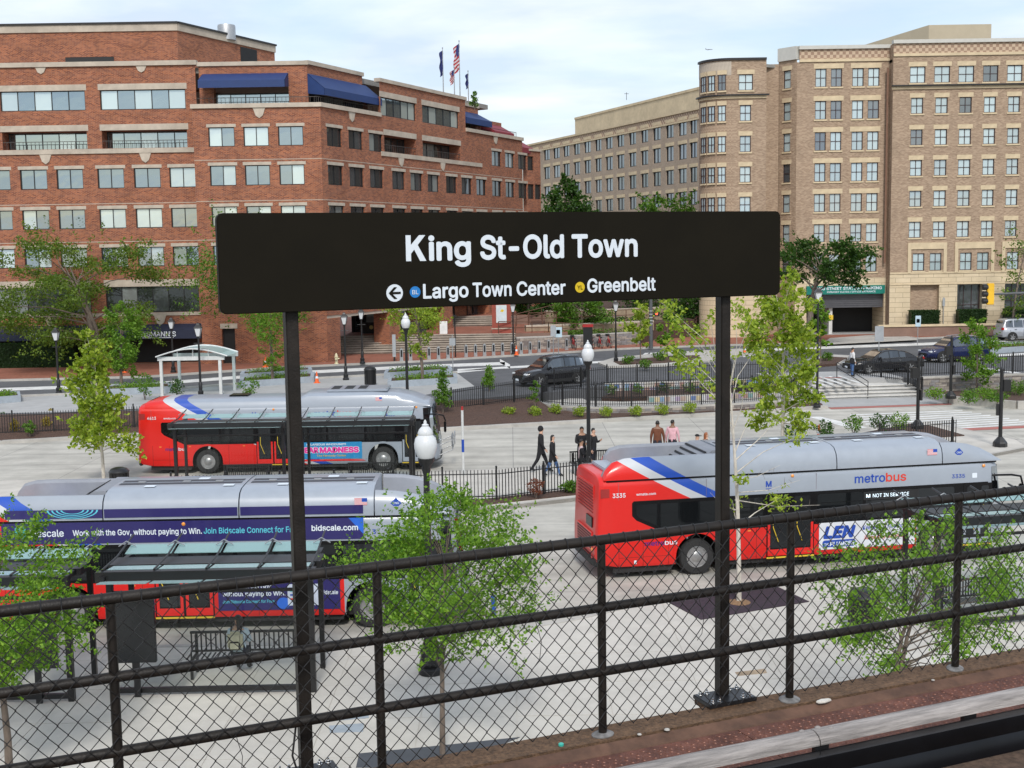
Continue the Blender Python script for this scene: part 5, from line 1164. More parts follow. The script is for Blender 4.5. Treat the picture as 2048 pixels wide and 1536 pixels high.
def shelter(loc, rz, label, Ls=4.1, case=None, wall=True):
    R = thing('bus_shelter', label, 'bus shelter', loc, rz, 'glass roofed bus shelters')
    for x in (.05, Ls-.05):
        obj('post', MB().b2((x-.06, .70, 0), (x+.06, .84, 2.5)), m_black, R, bevel=.01)
        obj('post', MB().b2((x-.05, 2.15, 0), (x+.05, 2.27, 2.5)), m_black, R, bevel=.01)
        obj('end_beam', MB().b2((x-.05, .30, 2.47), (x+.05, 2.5, 2.56)), m_black, R)
    obj('front_beam', MB().b2((-.12, .40, 2.42), (Ls+.12, .58, 2.64)), m_black, R, bevel=.01)
    obj('rear_beam', MB().b2((-.1, 1.22, 2.44), (Ls+.1, 1.86, 2.58)), m_black, R)
    n = 4; w_ = Ls/n
    gm = {}
    for k in range(n):
        for a, b, za, zb in ((.0, .34, 2.50, 2.46), (.70, 1.16, 2.60, 2.56), (1.95, 2.45, 2.62, 2.70)):
            key = (a,)
            if key not in gm: gm[key] = MB().add([(.03, a, za), (w_-.03, a, za), (w_-.03, b, zb), (.03, b, zb), (.03, a, za+.015), (w_-.03, a, za+.015), (w_-.03, b, zb+.015), (.03, b, zb+.015)], [(3, 2, 1, 0), (4, 5, 6, 7), (0, 1, 5, 4), (1, 2, 6, 5), (2, 3, 7, 6), (3, 0, 4, 7)]).mesh('roof_pane', m_rglass)
            inst(gm[key], 'roof_pane', R, (k*w_, 0, 0))
    rf = MB().tube([(0, .50, 2.66), (0, 1.5, 2.68), (0, 2.75, 2.86)], .022, 6).mesh('rafter', m_black); sp_ = MB().tube([(-.18, 2.25, 2.72), (0, 2.2, 2.84), (.18, 2.25, 2.72)], .014, 5).mesh('spider_fitting', m_galv)
    for k in range(n+1): r_ = inst(rf, 'rafter', R, (k*w_, 0, 0)); inst(sp_, 'spider_fitting', r_, (0, 0, 0))
    if wall:
        obj('base_rail', MB().b2((.1, .72, .06), (Ls-.1, .80, .16)), m_black, R); obj('top_rail', MB().b2((.1, .73, 2.1), (Ls-.1, .79, 2.16)), m_black, R)
        for k in range(3): a = .12+k*(Ls-.24)/3; obj('glass_panel', MB().add([(a+.02, .76, .17), (a+(Ls-.24)/3-.02, .76, .17), (a+(Ls-.24)/3-.02, .76, 2.1), (a+.02, .76, 2.1)], [(0, 1, 2, 3)]), m_wglass, R)
    if case is not None:
        c = obj('map_case', MB().b2((case, .62, .72), (case+.8, .72, 2.02)), m_mapc, R, bevel=.01); obj('case_leg', MB().b2((case+.33, .64, 0), (case+.45, .70, .72)), m_black, c)
    return R
q = G(226, 1392, ZP)
S1 = shelter((q.x, q.y-.75, ZP), rad(.8), 'black bus shelter with sloped glass roof behind the station sign post', case=.15)
bench_mesh(None, q.x+1.25, q.y+1.35, ZP, 2.6, rad(.8), label='long black slatted bench with the seated woman in the near shelter')
q0 = G(158, 1404, ZP)
S0 = shelter((q0.x-4.2, q0.y-.75, ZP), rad(.8), 'black glass-roofed bus shelter partly behind leafy branches of the corner tree', case=3.05)
bench_mesh(None, q0.x-3.4, q0.y+.9, ZP, 1.83, rad(.8), label='black slatted bench in the shelter beneath leafy branches')
q = Vector((9.75, 27.9, ZP))
S3 = shelter((q.x, q.y-.7, ZP), rad(11), 'black bus shelter with glass roof beside the front door of bus 3335', Ls=4.1)
bench_mesh(None, q.x+.25, q.y+1.35-.4, ZP, 1.83, rad(11), label='black slatted bench under the shelter beside bus 3335')
for k, (a, lab, bl) in enumerate(((-12.55, 'black glass-roofed shelter before the rear wheel of bus 4613', 'black slatted bench in front of the rear wheel of bus 4613'), (-7.85, 'black glass-roofed shelter before the advert of bus 4613', 'black slatted bench in front of the theatre advert'))):
    shelter((a, 45.0, ZP), 0, lab); bench_mesh(None, a+1.6, 46.6, ZP, 1.83, label=bl)

# ---- iron picket fences
pkm = {}
def fence(label, path, h=1.1, sp=.125, name='iron_fence', post=1.9, top=True, group=None):
    P = [Vector(p) for p in path]; R = thing(name, label, 'fence', P[0], 0, group)
    if h not in pkm: pkm[h] = (MB().prism([(-.014, .06), (.014, .06), (.014, h-.03), (0, h), (-.014, h-.03)], -.012, .012, axis='Y').mesh('picket', m_black), MB().b2((-.032, -.032, 0), (.032, .032, h+.06)).lathe([(.03, 0), (.042, .03), (.03, .06), (.005, .075)], 8, (0, 0, h+.06)).mesh('post', m_black))
    acc = 0; nxt = 0; npst = 0; cnt = 0
    for a, b in zip(P, P[1:]):
        d = b-a; l = d.length; rz = math.atan2(d.y, d.x)
        for z in (.16, h-.16):
            mb = MB()
            n = Vector((-d.y, d.x, 0)).normalized()*.018; o0 = a-P[0]+Vector((0, 0, z)); o1 = b-P[0]+Vector((0, 0, z)); u = Vector((0, 0, .016))
            mb.add([o0-n-u, o0+n-u, o0+n+u, o0-n+u, o1-n-u, o1+n-u, o1+n+u, o1-n+u], [(0, 1, 2, 3), (7, 6, 5, 4), (0, 4, 5, 1), (1, 5, 6, 2), (2, 6, 7, 3), (3, 7, 4, 0)]); obj('rail', mb, m_black, R)
        s = nxt
        while s < l:
            if cnt < 300: inst(pkm[h][0], 'picket', R, a+d*(s/l)-P[0], rz)
            cnt += 1; s += sp
        nxt = s-l; s = npst
        while s < l: inst(pkm[h][1], 'post', R, a+d*(s/l)-P[0], rz); s += post
        npst = s-l
    return R
fence('black iron fence on the island between bus 3335 and the walking couple', [(-12, 43.2, ZP), (-.5, 43.4, ZP), (2.3, 44.9, ZP), (6.5, 46.6, ZP)], 1.12)
fence('short black iron fence end beside the lamp posts by the crossing', [(15.6, 52.6, ZP), (19.35, 54.0, ZP)], 1.12)
fence('black iron fence in the mulch bed near the yellow shrubs', [(-34, 60.5, .2), (-24.6, 60.7, .22), (-18, 62.3, .3), (-14, 62.8, .32)], 1.12)
fence('black iron fence climbing from the conifers towards the curved ramp', [(-3.2, 65.2, .5), (1.55, 67.9, .8)], 1.15)
fence('black iron fence on the stone wall in front of the parked cars', [(23.7, 71.9, 1.22), (30, 72.9, 1.22), (44, 74.8, 1.22)], 1.15, .14)
fence('black iron fence running down beside the wide steps', [(20.9, 75.9, .92), (23.0, 73.4, .75), (23.75, 71.9, .35)], 1.15, .13)
# ---- curved ramp: stone wall, cap, railing, tiled walls
rp_ = [(2.3, 70.4), (1.65, 69.2), (1.7, 67.9), (2.5, 66.7), (4.5, 65.75), (7, 65.6), (10, 66.0), (13, 66.8), (16.6, 68.4)]
def smoothpath(p, n=4):
    p = [Vector(q) for q in p]; out = []
    for i in range(len(p)-1):
        a, b, c, d = p[max(i-1, 0)], p[i], p[i+1], p[min(i+2, len(p)-1)]
        for k in range(n):
            t = k/n; out.append(.5*((2*b)+(c-a)*t+(2*a-5*b+4*c-d)*t*t+(3*b-a-3*c+d)*t**3))
    return out+[p[-1]]
def ribbon(path, z0, z1, t, uvs=True):
    mb = MB(); mb.uv = []; acc = 0
    for a, b in zip(path, path[1:]):
        d = (b-a); l = d.length; n = Vector((-d.y, d.x))/l*t
        A, B, C, E_ = a, b, b+n, a+n
        for f, uv in (([(A.x, A.y, z0), (B.x, B.y, z0), (B.x, B.y, z1), (A.x, A.y, z1)], [(acc, z0), (acc+l, z0), (acc+l, z1), (acc, z1)]), ([(A.x, A.y, z1), (B.x, B.y, z1), (C.x, C.y, z1), (E_.x, E_.y, z1)], [(acc, 0), (acc+l, 0), (acc+l, t), (acc, t)]), ([(C.x, C.y, z0), (E_.x, E_.y, z0), (E_.x, E_.y, z1), (C.x, C.y, z1)], [(acc, z0), (acc+l, z0), (acc+l, z1), (acc, z1)])):
            mb.add(f, [(0, 1, 2, 3)]); mb.uv.append(uv)
        acc += l
    return mb
sp2 = smoothpath(rp_, 4)
def stonewall(name, label, path, z0, z1, t=.35, seed=1, cap=True):
    R = thing(name, label, 'wall', (path[0][0], path[0][1], z0)); L0 = R.location
    o = obj('wall_core', ribbon([Vector(p) for p in path], z0, z1, t), m_stone, R); o.location = -L0
    rnd = random.Random(seed); rowz = [z0]
    while rowz[-1] < z1-.1: rowz.append(min(z1, rowz[-1]+rnd.uniform(.11, .17)))
    tones = [mat('stone_'+str(k), c, .9, var=.25, scale=5, bump=.5) if 'stone_'+str(k) not in bpy.data.materials else bpy.data.materials['stone_'+str(k)] for k, c in enumerate(((.17, .15, .14), (.26, .23, .20), (.34, .30, .26), (.22, .21, .21)))]
    cnt = 0
    for ra, rb in zip(rowz, rowz[1:]):
        for a, b in zip(path, path[1:]):
            a, b = Vector(a), Vector(b); d = b-a; l = d.length; s = 0
            while s < l-.05:
                w_ = min(rnd.uniform(.25, .6), l-s)
                if cnt < 300:
                    p = a+d*(s/l); o = obj('stone', MB().b2((.008, -rnd.uniform(.015, .04), .008), (w_-.008, .06, rb-ra-.008)), tones[rnd.randrange(4)], R, (p.x-L0.x, p.y-L0.y, ra-z0), math.atan2(d.y, d.x))
                cnt += 1; s += w_
    if cap: o = obj('wall_cap', ribbon([Vector(p)+Vector((d_, e_))*0 for p in path for d_, e_ in ((0, 0),)], z1, z1+.09, t+.03), m_kerb, R); o.location = -L0
    return R
stonewall('ramp_wall', 'low curved stone wall with concrete cap carrying the ramp railing', [(p.x, p.y) for p in sp2[4:]], .0, .42, .45)
fl = [(p.x, p.y+.4) for p in sp2]+[(17.0, 71.0), (10, 69.0), (6, 68.6), (4.2, 69.2), (4.0, 70.2)]
struct('ramp', slab(fl, .0, .44), m_kerb)
fence('black iron railing curving round the ramp above the stone wall', [(p.x, p.y+.2, .5) for p in sp2[2:]], 1.12, .12, 'ramp_railing')
fence('black iron railing along the street edge behind the ramp', [(2.4, 70.6, .88), (6, 73.0, .9), (11.5, 73.7, .9), (16.6, 74.3, .9)], 1.12, .14, 'ramp_railing')
fence('inner black iron railing between the two runs of the ramp', [(4.3, 69.0, .5), (6.2, 68.4, .5), (10, 68.9, .5), (16.6, 70.9, .5)], 1.05, .14, 'ramp_railing')
tc_ = [mat('tile_'+str(k), c, .35) for k, c in enumerate(((.42, .32, .27), (.12, .18, .34), (.48, .45, .40), (.34, .27, .38), (.2, .33, .32), (.50, .42, .26), (.40, .24, .2), (.48, .48, .5), (.2, .3, .42)))]
def tilewall(label, path, z0, rows_n, seed):
    R = thing('tiled_wall', label, 'wall', (path[0][0], path[0][1], z0)); rnd = random.Random(seed); L0 = R.location
    o = obj('wall_core', ribbon([Vector(p) for p in path], z0, z0+rows_n*.26+.06, .3), m_kerb, R); o.location = -L0
    tm = [MB().b2((.01, -.018, .01), (.29, .01, .25)).mesh('tile', c) for c in tc_]
    for a, b in zip(path, path[1:]):
        a, b = Vector(a), Vector(b); d = b-a; l = d.length; n = int(l/.3)
        for k in range(n):
            for j in range(rows_n): p = a+d*(k*.3/l); inst(rnd.choice(tm), 'tile', R, (p.x-L0.x, p.y-L0.y, .03+j*.26), math.atan2(d.y, d.x))
    return R
tilewall('low wall of colourful mosaic tiles along the street edge of the ramp', [(5.4, 72.6), (11.5, 73.4), (17, 74.0)], .42, 2, 3)
tilewall('low wall of colourful mosaic tiles between the two ramp runs', [(7.5, 68.0), (12, 68.9), (16.5, 70.3)], .42, 1, 5)
struct('planting_bed', slab([(5, 69.3), (10, 69.6), (16.6, 71.5), (16.8, 73.6), (11, 73.0), (6, 72.2)], .3, .62), m_mulch)
stonewall('terrace_wall', 'coursed stone retaining wall below the fence beside the parked cars', [(23.7, 71.6), (30, 72.6), (36, 73.4), (44, 74.5)], .3, 1.12, .4, 2)
struct('retaining_fill', slab([(23.8, 72.0), (30, 73.0), (44, 74.9), (90, 76), (90, 80), (23.8, 76)], .0, ZS-.006), m_asph)

# ---- lamps
m_globe = mat('frosted_globe', (.60, .615, .63), .25, var=.05)
m_lan = clearglass('lantern_glass', (.8, .85, .9), .35)
def acorn(loc, label, H=5.3):
    R = thing('globe_lamp', label, 'street lamp', loc, 0, 'acorn globe lamp posts')
    b_ = obj('base', MB().lathe([(.26, 0), (.26, .12), (.20, .16), (.24, .24), (.20, .40), (.13, .62), (.10, .80), (.085, .86)], 16), m_black, R, smooth=35)
    for k in range(12): a = 2*PI*k/12; obj('flute', MB().tube([(.225*math.cos(a), .225*math.sin(a), .2), (.175*math.cos(a), .175*math.sin(a), .48), (.11*math.cos(a), .11*math.sin(a), .76)], .018, 5), m_black, b_)
    obj('pole', MB().tube([(0, 0, .8), (0, 0, H-.95)], [.085, .062], 14), m_black, R, smooth=40)
    obj('globe_holder', MB().lathe([(.07, H-1.05), (.09, H-.98), (.085, H-.9), (.16, H-.80), (.17, H-.72)], 16), m_black, R, smooth=40)
    g_ = obj('globe', MB().lathe([(.14, H-.74), (.19, H-.66), (.235, H-.52), (.24, H-.42), (.21, H-.30), (.15, H-.24), (.165, H-.20), (.13, H-.12), (.07, H-.06)], 20), m_globe, R, smooth=50)
    obj('finial', MB().lathe([(.06, H-.06), (.075, H-.03), (.03, H), (.035, H+.03), (.006, H+.08)], 10), m_globe, g_, smooth=40)
    return R
def g3(x, y, z): q = G(x, y, z); return (q.x, q.y, z)
acorn(g3(862, 1346, ZP), 'globe lamp post with black fluted base beside the plaza tree trunk'); acorn(g3(1178, 962, ZP), 'globe lamp post standing among the waiting people'); acorn((-5.4, 64.0, .4), 'globe lamp post rising behind the roof of bus 4613')
def lantern(loc, label, H=4.2):
    R = thing('lantern_lamp', label, 'street lamp', loc, 0, 'lantern street lamps')
    obj('base', MB().lathe([(.2, 0), (.2, .1), (.15, .16), (.16, .35), (.10, .42), (.11, .8), (.075, .86)], 12), m_black, R, smooth=35)
    obj('pole', MB().tube([(0, 0, .8), (0, 0, H-.85)], [.07, .05], 10), m_black, R, smooth=40)
    obj('ladder_bar', MB().tube([(-.28, 0, H-1.15), (.28, 0, H-1.15)], .018, 6), m_black, R)
    n = 4; a0 = PI/4
    def rg(r, z): return [(r*math.cos(a0+PI/2*k), r*math.sin(a0+PI/2*k), z) for k in range(4)]
    l_ = obj('lantern', MB().loft([rg(.06, H-.86), rg(.13, H-.78), rg(.13, H-.75)]), m_black, R)
    obj('lantern_glass', MB().loft([rg(.125, H-.75), rg(.25, H-.30)], cap=False), m_globe, l_)
    for k in range(4): p, q = rg(.13, H-.75)[k], rg(.255, H-.30)[k]; obj('glazing_bar', MB().tube([p, q], .014, 5), m_black, l_)
    obj('lantern_roof', MB().loft([rg(.30, H-.30), rg(.28, H-.26), rg(.12, H-.10), rg(.08, H-.04), rg(.02, H)]), m_black, l_)
    return R
for x, y, z, lab, H in ((692, 760, ZS, 'lantern lamp beside the black litter bin on the footway', 4.25), (725, 727, ZW, 'lantern lamp on the brick sidewalk before the arcade', 3.9), (402, 795, ZS, 'lantern lamp at the corner of the white arched shelter', 4.2), (118, 788, ZS, 'lantern lamp in front of the hedge of the restaurant', 3.9), (347, 745, ZW, 'lantern lamp in front of the restaurant name awning', 3.7), (1027, 709, ZW, 'lantern lamp beside the red notice pillar', 3.95), (1232, 727, ZS, 'lantern lamp on the planted median before the crossing', 4.4)):
    lantern(g3(x, y, z), lab, H)
lantern(g3(1634, 815, ZP), 'tall lantern lamp between the ramp and the wide steps', 6.5)
def boxpost(loc, label, rz=0):
    R = thing('signal_post', label, 'post', loc, rz, 'black posts with control boxes')
    obj('base', MB().loft([[(r*math.cos(2*PI*k/8+PI/8), r*math.sin(2*PI*k/8+PI/8), z) for k in range(8)] for r, z in ((.30, 0), (.30, .16), (.27, .22), (.14, .38), (.11, .42))]), m_black, R)
    obj('pole', MB().tube([(0, 0, .4), (0, 0, 3.3)], [.085, .075], 12), m_black, R, smooth=40); obj('cap', MB().lathe([(.09, 3.3), (.09, 3.36), (.05, 3.42), (.01, 3.48)], 10), m_black, R)
    obj('control_box', MB().box((-.2, -.02, 2.65), (.32, .3, .5)), m_black, R, bevel=.02); obj('conduit_box', MB().box((.12, -.06, 1.6), (.1, .14, .5)), m_black, R)
    return R
boxpost(g3(1835, 857, .18), 'black post with control box at the bed beside the crossing'); boxpost(g3(1901, 797, .35), 'black post with control box before the stone terrace wall'); o = boxpost(g3(2000, 893, ZP), 'black post with control box on the island nose', PI)
# ---- litter bins
def bin_(loc, label, h=.95, r=.3):
    R = thing('litter_bin', label, 'bin', loc, 0, 'black litter bins')
    obj('bin_body', MB().lathe([(r*.85, 0), (r*.85, .05), (r*.95, h*.6), (r, h*.82)], 18), m_black, R, smooth=40); obj('bin_lid', MB().lathe([(r*1.12, h*.8), (r*1.15, h*.84), (r*.9, h*.95), (r*.5, h)], 18), m_black, R, smooth=40)
    sl = MB().b2((-.014, -.008, .06), (.014, .008, h*.8)).mesh('slat', m_black)
    for k in range(18): a = 2*PI*k/18; inst(sl, 'slat', R, ((r+.015)*math.cos(a), (r+.015)*math.sin(a), 0), a+PI/2)
    return R
bin_(g3(741, 771, ZS), 'tall black litter bin beside the planters', 1.15, .33); bin_(g3(240, 985, ZP), 'black litter bin on the island behind the Bidscale bus', .95, .33); bin_(g3(1727, 1262, ZP), 'black litter bin behind the leaves of the railing tree', 1.0, .33)
# ---- cones, hydrant, planters, arched shelter
def cone(loc, label, h=.7):
    R = thing('traffic_cone', label, 'cone', loc, 0, 'orange traffic cones')
    mo = bpy.data.materials.get('cone_orange') or mat('cone_orange', (.75, .12, .02), .5)
    obj('cone_base', MB().b2((-.18, -.18, 0), (.18, .18, .04)), mo, R); obj('cone_body', MB().lathe([(.13, .04), (.03, h)], 12), mo, R, smooth=40); obj('cone_band', MB().lathe([(.095, h*.42), (.07, h*.62)], 12), m_txt_w, R)
for x, y, z, lab in ((634, 766, ZS, 'orange cone with white band between the planters'), (531, 734, ZW, 'orange cone at the kerb before the brick doorway'), (249, 745, ZW, 'orange cone at the kerb before the restaurant'), (1033, 710, ZW, 'orange cone under the lantern lamp by the bike docks'), (1457, 712, ZS, 'orange cone on the crossing by the slim maple'), (1489, 708, ZS, 'orange cone beyond the crossing stripes'), (1379, 672, ZW, 'orange cone near the plants by the steps'), (1638, 880, ZP, 'orange cone behind the bus roof by green shrubs')): cone(g3(x, y, z), lab)
HYD = thing('fire_hydrant', 'pale yellow fire hydrant on the brick sidewalk', 'hydrant', g3(673, 728, ZW)); m_hy = mat('hydrant_cream', (.62, .55, .36), .5)
obj('barrel', MB().lathe([(.15, 0), (.15, .05), (.10, .07), (.10, .45), (.14, .47), (.14, .52), (.11, .54), (.10, .64), (.05, .72), (.03, .78)], 14), m_hy, HYD, smooth=35)
for s in (-1, 1): obj('outlet', MB().lathe([(.05, 0), (.05, .1), (.035, .12)], 10, (s*.1, 0, .38), axis='X'), m_hy, HYD)
obj('outlet', MB().lathe([(.065, 0), (.065, -.13), (.04, -.15)], 10, (0, -.08, .34), axis='Y'), m_hy, HYD)
m_plant = mat('planter_blue_grey', (.30, .34, .38), .8, var=.12, scale=4)
def planter(pts, label, h=.38):
    c = sum((Vector(p[:2]) for p in pts), Vector((0, 0)))/len(pts); R = thing('street_planter', label, 'planter', (c.x, c.y, ZS), 0, 'grey street planters')
    loc = [(p[0]-c.x, p[1]-c.y) for p in pts]; inn = [(a*.9, b*.86) for a, b in loc]; mb = MB(); n = len(loc)
    mb.add([(a, b, 0) for a, b in loc]+[(a, b, h) for a, b in loc]+[(a, b, h) for a, b in inn]+[(a, b, h-.1) for a, b in inn], [(i, (i+1) % n, n+(i+1) % n, n+i) for i in range(n)]+[(n+i, n+(i+1) % n, 2*n+(i+1) % n, 2*n+i) for i in range(n)]+[(2*n+i, 2*n+(i+1) % n, 3*n+(i+1) % n, 3*n+i) for i in range(n)])
    obj('planter_box', mb, m_plant, R); obj('soil', poly([(a, b) for a, b in inn], h-.08), m_mulch, R); return R, c
PLANTERS = []
for px, lab in (([(775, 776), (915, 767), (912, 758), (778, 766)], 'long low planter with the vase-shaped tree'), ([(768, 758), (905, 749), (900, 742), (772, 750)], 'long low planter at the street edge behind the vase-shaped tree'), ([(478, 776), (628, 765), (630, 755), (482, 766)], 'low planter with the pale multi-stemmed tree'), ([(480, 760), (625, 750), (622, 744), (484, 753)], 'low planter along the kerb behind the pale multi-stemmed tree'), ([(212, 792), (345, 786), (342, 776), (214, 782)], 'low planter beside the white arched shelter'), ([(-60, 812), (42, 804), (40, 795), (-60, 802)], 'low planter beside the restaurant lantern lamp'), ([(1915, 712), (2100, 700), (2100, 690), (1918, 701)], 'low planter beside the silver car')):
    PLANTERS.append(planter([G(x, y, ZS) for x, y in px], lab))
m_wht = mat('white_steel', (.55, .56, .55), .5)
q = G(322, 792, ZS); AS = thing('arched_shelter', 'white steel shelter with arched glass roof on the footway', 'bus shelter', (q.x, q.y, ZS))
for x, y in ((.1, 0), (3.9, 0), (.55, 2.6), (4.2, 2.6)): obj('post', MB().b2((x-.09, y-.09, 0), (x+.09, y+.09, 2.35)), m_wht, AS)
obj('side_beam', MB().b2((-.1, -.12, 2.35), (4.2, .12, 2.6)), m_wht, AS); obj('side_beam', MB().b2((.2, 2.48, 2.35), (4.5, 2.72, 2.6)), m_wht, AS)
mb = MB(); n = 10
for i in range(n):
    x0, x1 = -.15+4.6*i/n, -.15+4.6*(i+1)/n; z0, z1 = 2.62+.5*math.sin(PI*i/n), 2.62+.5*math.sin(PI*(i+1)/n)
    mb.add([(x0, -.3, z0), (x1, -.3, z1), (x1, 2.9, z1), (x0, 2.9, z0)], [(0, 1, 2, 3)])
obj('arched_roof', mb, m_rglass, AS)
for y in (-.3, 2.9): obj('roof_edge', MB().tube([(-.15+4.6*i/n, y, 2.62+.5*math.sin(PI*i/n)) for i in range(n+1)], .05, 6), m_wht, AS)
for x in (1.2, 2.2, 3.2): obj('strut', MB().tube([(x, -.1, 2.55), (x, -.1, 3.05)], .03, 6), m_wht, AS)
AS.scale = (.88, .9, .86)
# ---- bike share docks
dk = MB().prism([(-.14, 0), (.14, 0), (.12, .05), (.10, .85), (.0, .95), (-.10, .85), (-.12, .05)], -.1, .1, axis='Y').mesh('dock', m_galv); dk2 = MB().box((0, -.11, .55), (.12, .02, .5)).mesh('dock_plate', m_black)
for k, (x, y) in enumerate([(803, 722), (821, 721), (858, 719), (877, 718), (896, 717), (932, 714), (951, 713), (969, 712), (987, 711), (1005, 710), (1024, 709), (1042, 708), (1060, 707), (1078, 705), (1097, 703), (1133, 700)]):
    R = thing('bike_dock', 'empty grey bike share dock on the brick sidewalk in the long row', 'bike dock', g3(x, y, ZW), rad(12), 'bike share docks'); inst(dk, 'dock', R, (0, 0, 0)); inst(dk2, 'dock_plate', R, (0, 0, 0))
m_bike = mat('bike_red', (.35, .02, .02), .4)
for k, x in enumerate((1151, 1187, 1204, 1222)):
    R = thing('share_bike', 'red share bike parked nose-on in its dock beside the payment kiosk', 'bicycle', g3(x, 699-k, ZW), rad(100), 'parked share bikes')
    for xx in (0, 1.05): obj('wheel', MB().tube([(xx+.32*math.cos(2*PI*j/16), 0, .33+.32*math.sin(2*PI*j/16)) for j in range(17)], .025, 5), m_rubber, R)
    obj('frame', MB().tube([(1.05, 0, .33), (.85, 0, .9)], .03, 6).tube([(.88, 0, .75), (.45, 0, .35), (.3, 0, .8)], .035, 6).tube([(0, 0, .33), (.45, 0, .35)], .03, 6), m_bike, R); obj('handlebar', MB().tube([(.85, -.28, 1.0), (.87, 0, .98), (.85, .28, 1.0)], .02, 6).tube([(.85, 0, .88), (.86, 0, 1.0)], .025, 6), m_black, R); obj('saddle', MB().box((.27, 0, .86), (.26, .16, .07)), m_black, R, bevel=.02); obj('basket', MB().box((1.1, 0, .95), (.22, .3, .2)), m_black, R)
KS = thing('bike_kiosk', 'black payment kiosk with red top at the bike dock row', 'kiosk', g3(1176, 704, ZW)); obj('kiosk_body', MB().b2((-.35, -.1, 0), (.35, .1, 1.9)), m_black, KS); obj('kiosk_top', MB().b2((-.4, -.12, 1.9), (.4, .12, 2.1)), m_bike, KS)
# ---- signs, signals, notice pillar
m_pblue = mat('sign_blue', (.04, .25, .52), .5); m_grey = mat('sign_back_grey', (.36, .38, .40), .5, .3)
def signpost(loc, label, h=2.4, plates=(), pole=m_galv, r=.03):
    R = thing('sign_post', label, 'sign', loc, 0); obj('pole', MB().tube([(0, 0, 0), (0, 0, h)], r, 8), pole, R)
    for w_, hh, z, m_ in plates: obj('plate', MB().prism(rrect(-w_/2, w_/2, z, z+hh, .04), -.05, -.035, axis='Y'), m_, R)
    return R
m_pl = mat('sign_pale_blue', (.45, .58, .66), .5)
s_ = signpost(g3(1117, 711, ZW), 'small pale blue parking sign among the bike docks', 2.1, ((.55, .75, 1.35, m_pl), (.28, .3, 1.6, m_pblue))); s_.children[2].location.y = -.01
signpost(g3(1107, 712, ZW), 'grey sign back beside the pale blue parking sign', 2.3, ((.4, .8, 1.45, m_grey),))
s_ = signpost(g3(1835, 690, ZS), 'pale blue parking sign in front of the hotel', 2.3, ((.42, .85, 1.45, m_pl), (.25, .3, 1.75, m_pblue))); s_.children[2].location.y = -.01
signpost(g3(1757, 745, ZS), 'grey sign back standing beside the black sedan', 2.9, ((.55, .95, 1.95, m_grey),)); signpost(g3(1886, 668, ZW), 'narrow grey sign on the brick sidewalk by the hotel hedge', 3.2, ((.2, .7, 2.4, m_grey),)); signpost(g3(911, 714, ZW), 'thin black pole with small head on the brick sidewalk', 3.1, ((.25, .1, 3.0, m_black),), m_black, .05); signpost(g3(906, 742, ZS), 'grey sign back at the end of the planters', 2.4, ((.4, .5, 1.7, m_grey),))
s_ = thing('pay_station', 'narrow grey information totem on the brick sidewalk', 'totem', g3(789, 722, ZW)); obj('totem_body', MB().b2((-.12, -.08, .3), (.12, .08, 1.9)), m_grey, s_); obj('totem_foot', MB().b2((-.06, -.06, 0), (.06, .06, .3)), m_black, s_)
MK = thing('flex_marker', 'slim white marker post with blue bands at the bus lane kerb', 'marker post', g3(927, 952, ZP)); obj('marker_body', MB().tube([(0, 0, 0), (0, 0, 2.6)], .05, 10), m_wht, MK); obj('marker_band', MB().tube([(0, 0, .95), (0, 0, 1.45)], .054, 10), m_txb, MK); obj('marker_top', MB().b2((-.04, -.03, 2.6), (.04, .03, 2.75)), m_bike, MK)
MK = thing('flex_marker', 'slim white marker post with blue bands behind the plaza tree', 'marker post', g3(988, 1270, ZP)); obj('marker_body', MB().tube([(0, 0, 0), (0, 0, 1.6)], .05, 10), m_wht, MK); obj('marker_band', MB().tube([(0, 0, .45), (0, 0, .95)], .054, 10), m_txb, MK)
TL = thing('traffic_signal', 'yellow three-lamp traffic signal hanging from a dark mast arm', 'traffic light', (31.5, 67.8, .35)); hx = D(1981, 588, 67.3); m_tly = mat('signal_yellow', (.72, .42, .02), .45)
obj('pole', MB().tube([(0, 0, 0), (0, 0, hx.z-.35+.5)], [.16, .11], 12), mat('pole_grey', (.10, .105, .11), .5, .3), TL); zz = hx.z-.35; dx = hx.x-31.5
obj('mast_arm', MB().tube([(0, 0, zz+.1), (dx+.2, -.35, zz-.02)], [.1, .06], 10), bpy.data.materials['pole_grey'], TL)
hd = obj('signal_head', MB().box((dx-.02, -.5, zz), (.36, .26, 1.15)), m_tly, TL, bevel=.03)
for k in (-1, 0, 1): obj('visor', MB().lathe([(.15, 0), (.16, -.26)], 12, (dx-.16, -.5, zz+k*.37), axis='X'), m_black, hd); obj('lens', MB().lathe([(.12, 0), (.12, -.01)], 12, (dx-.205, -.5, zz+k*.37), axis='X'), m_dark, hd)
PS = thing('pedestrian_signal', 'grey pole with lit red hand crossing signal', 'traffic light', g3(1302, 697, ZW)); obj('pole', MB().tube([(0, 0, 0), (0, 0, 5.6)], [.16, .12], 12), bpy.data.materials['pole_grey'], PS); ph = obj('signal_box', MB().box((.42, -.1, 2.75), (.45, .3, .5)), m_black, PS); obj('red_hand', MB().prism([(.34, 2.62), (.48, 2.62), (.52, 2.8), (.47, 2.92), (.36, 2.92), (.31, 2.78)], -.27, -.255, axis='Y'), emis('hand_red', (1, .12, .05), 1.5), ph)
for k in range(5): obj('pole_band', MB().tube([(0, 0, 1.9+k*.25), (0, 0, 1.94+k*.25)], .165, 12), m_wht, PS)
NP = thing('notice_pillar', 'red brick notice pillar with framed white poster on the terrace', 'pillar', (D(1003, 640, 99.6).x, 99.6, 2.22)); m_redp = mat('pillar_red', (.26, .055, .035), .7)
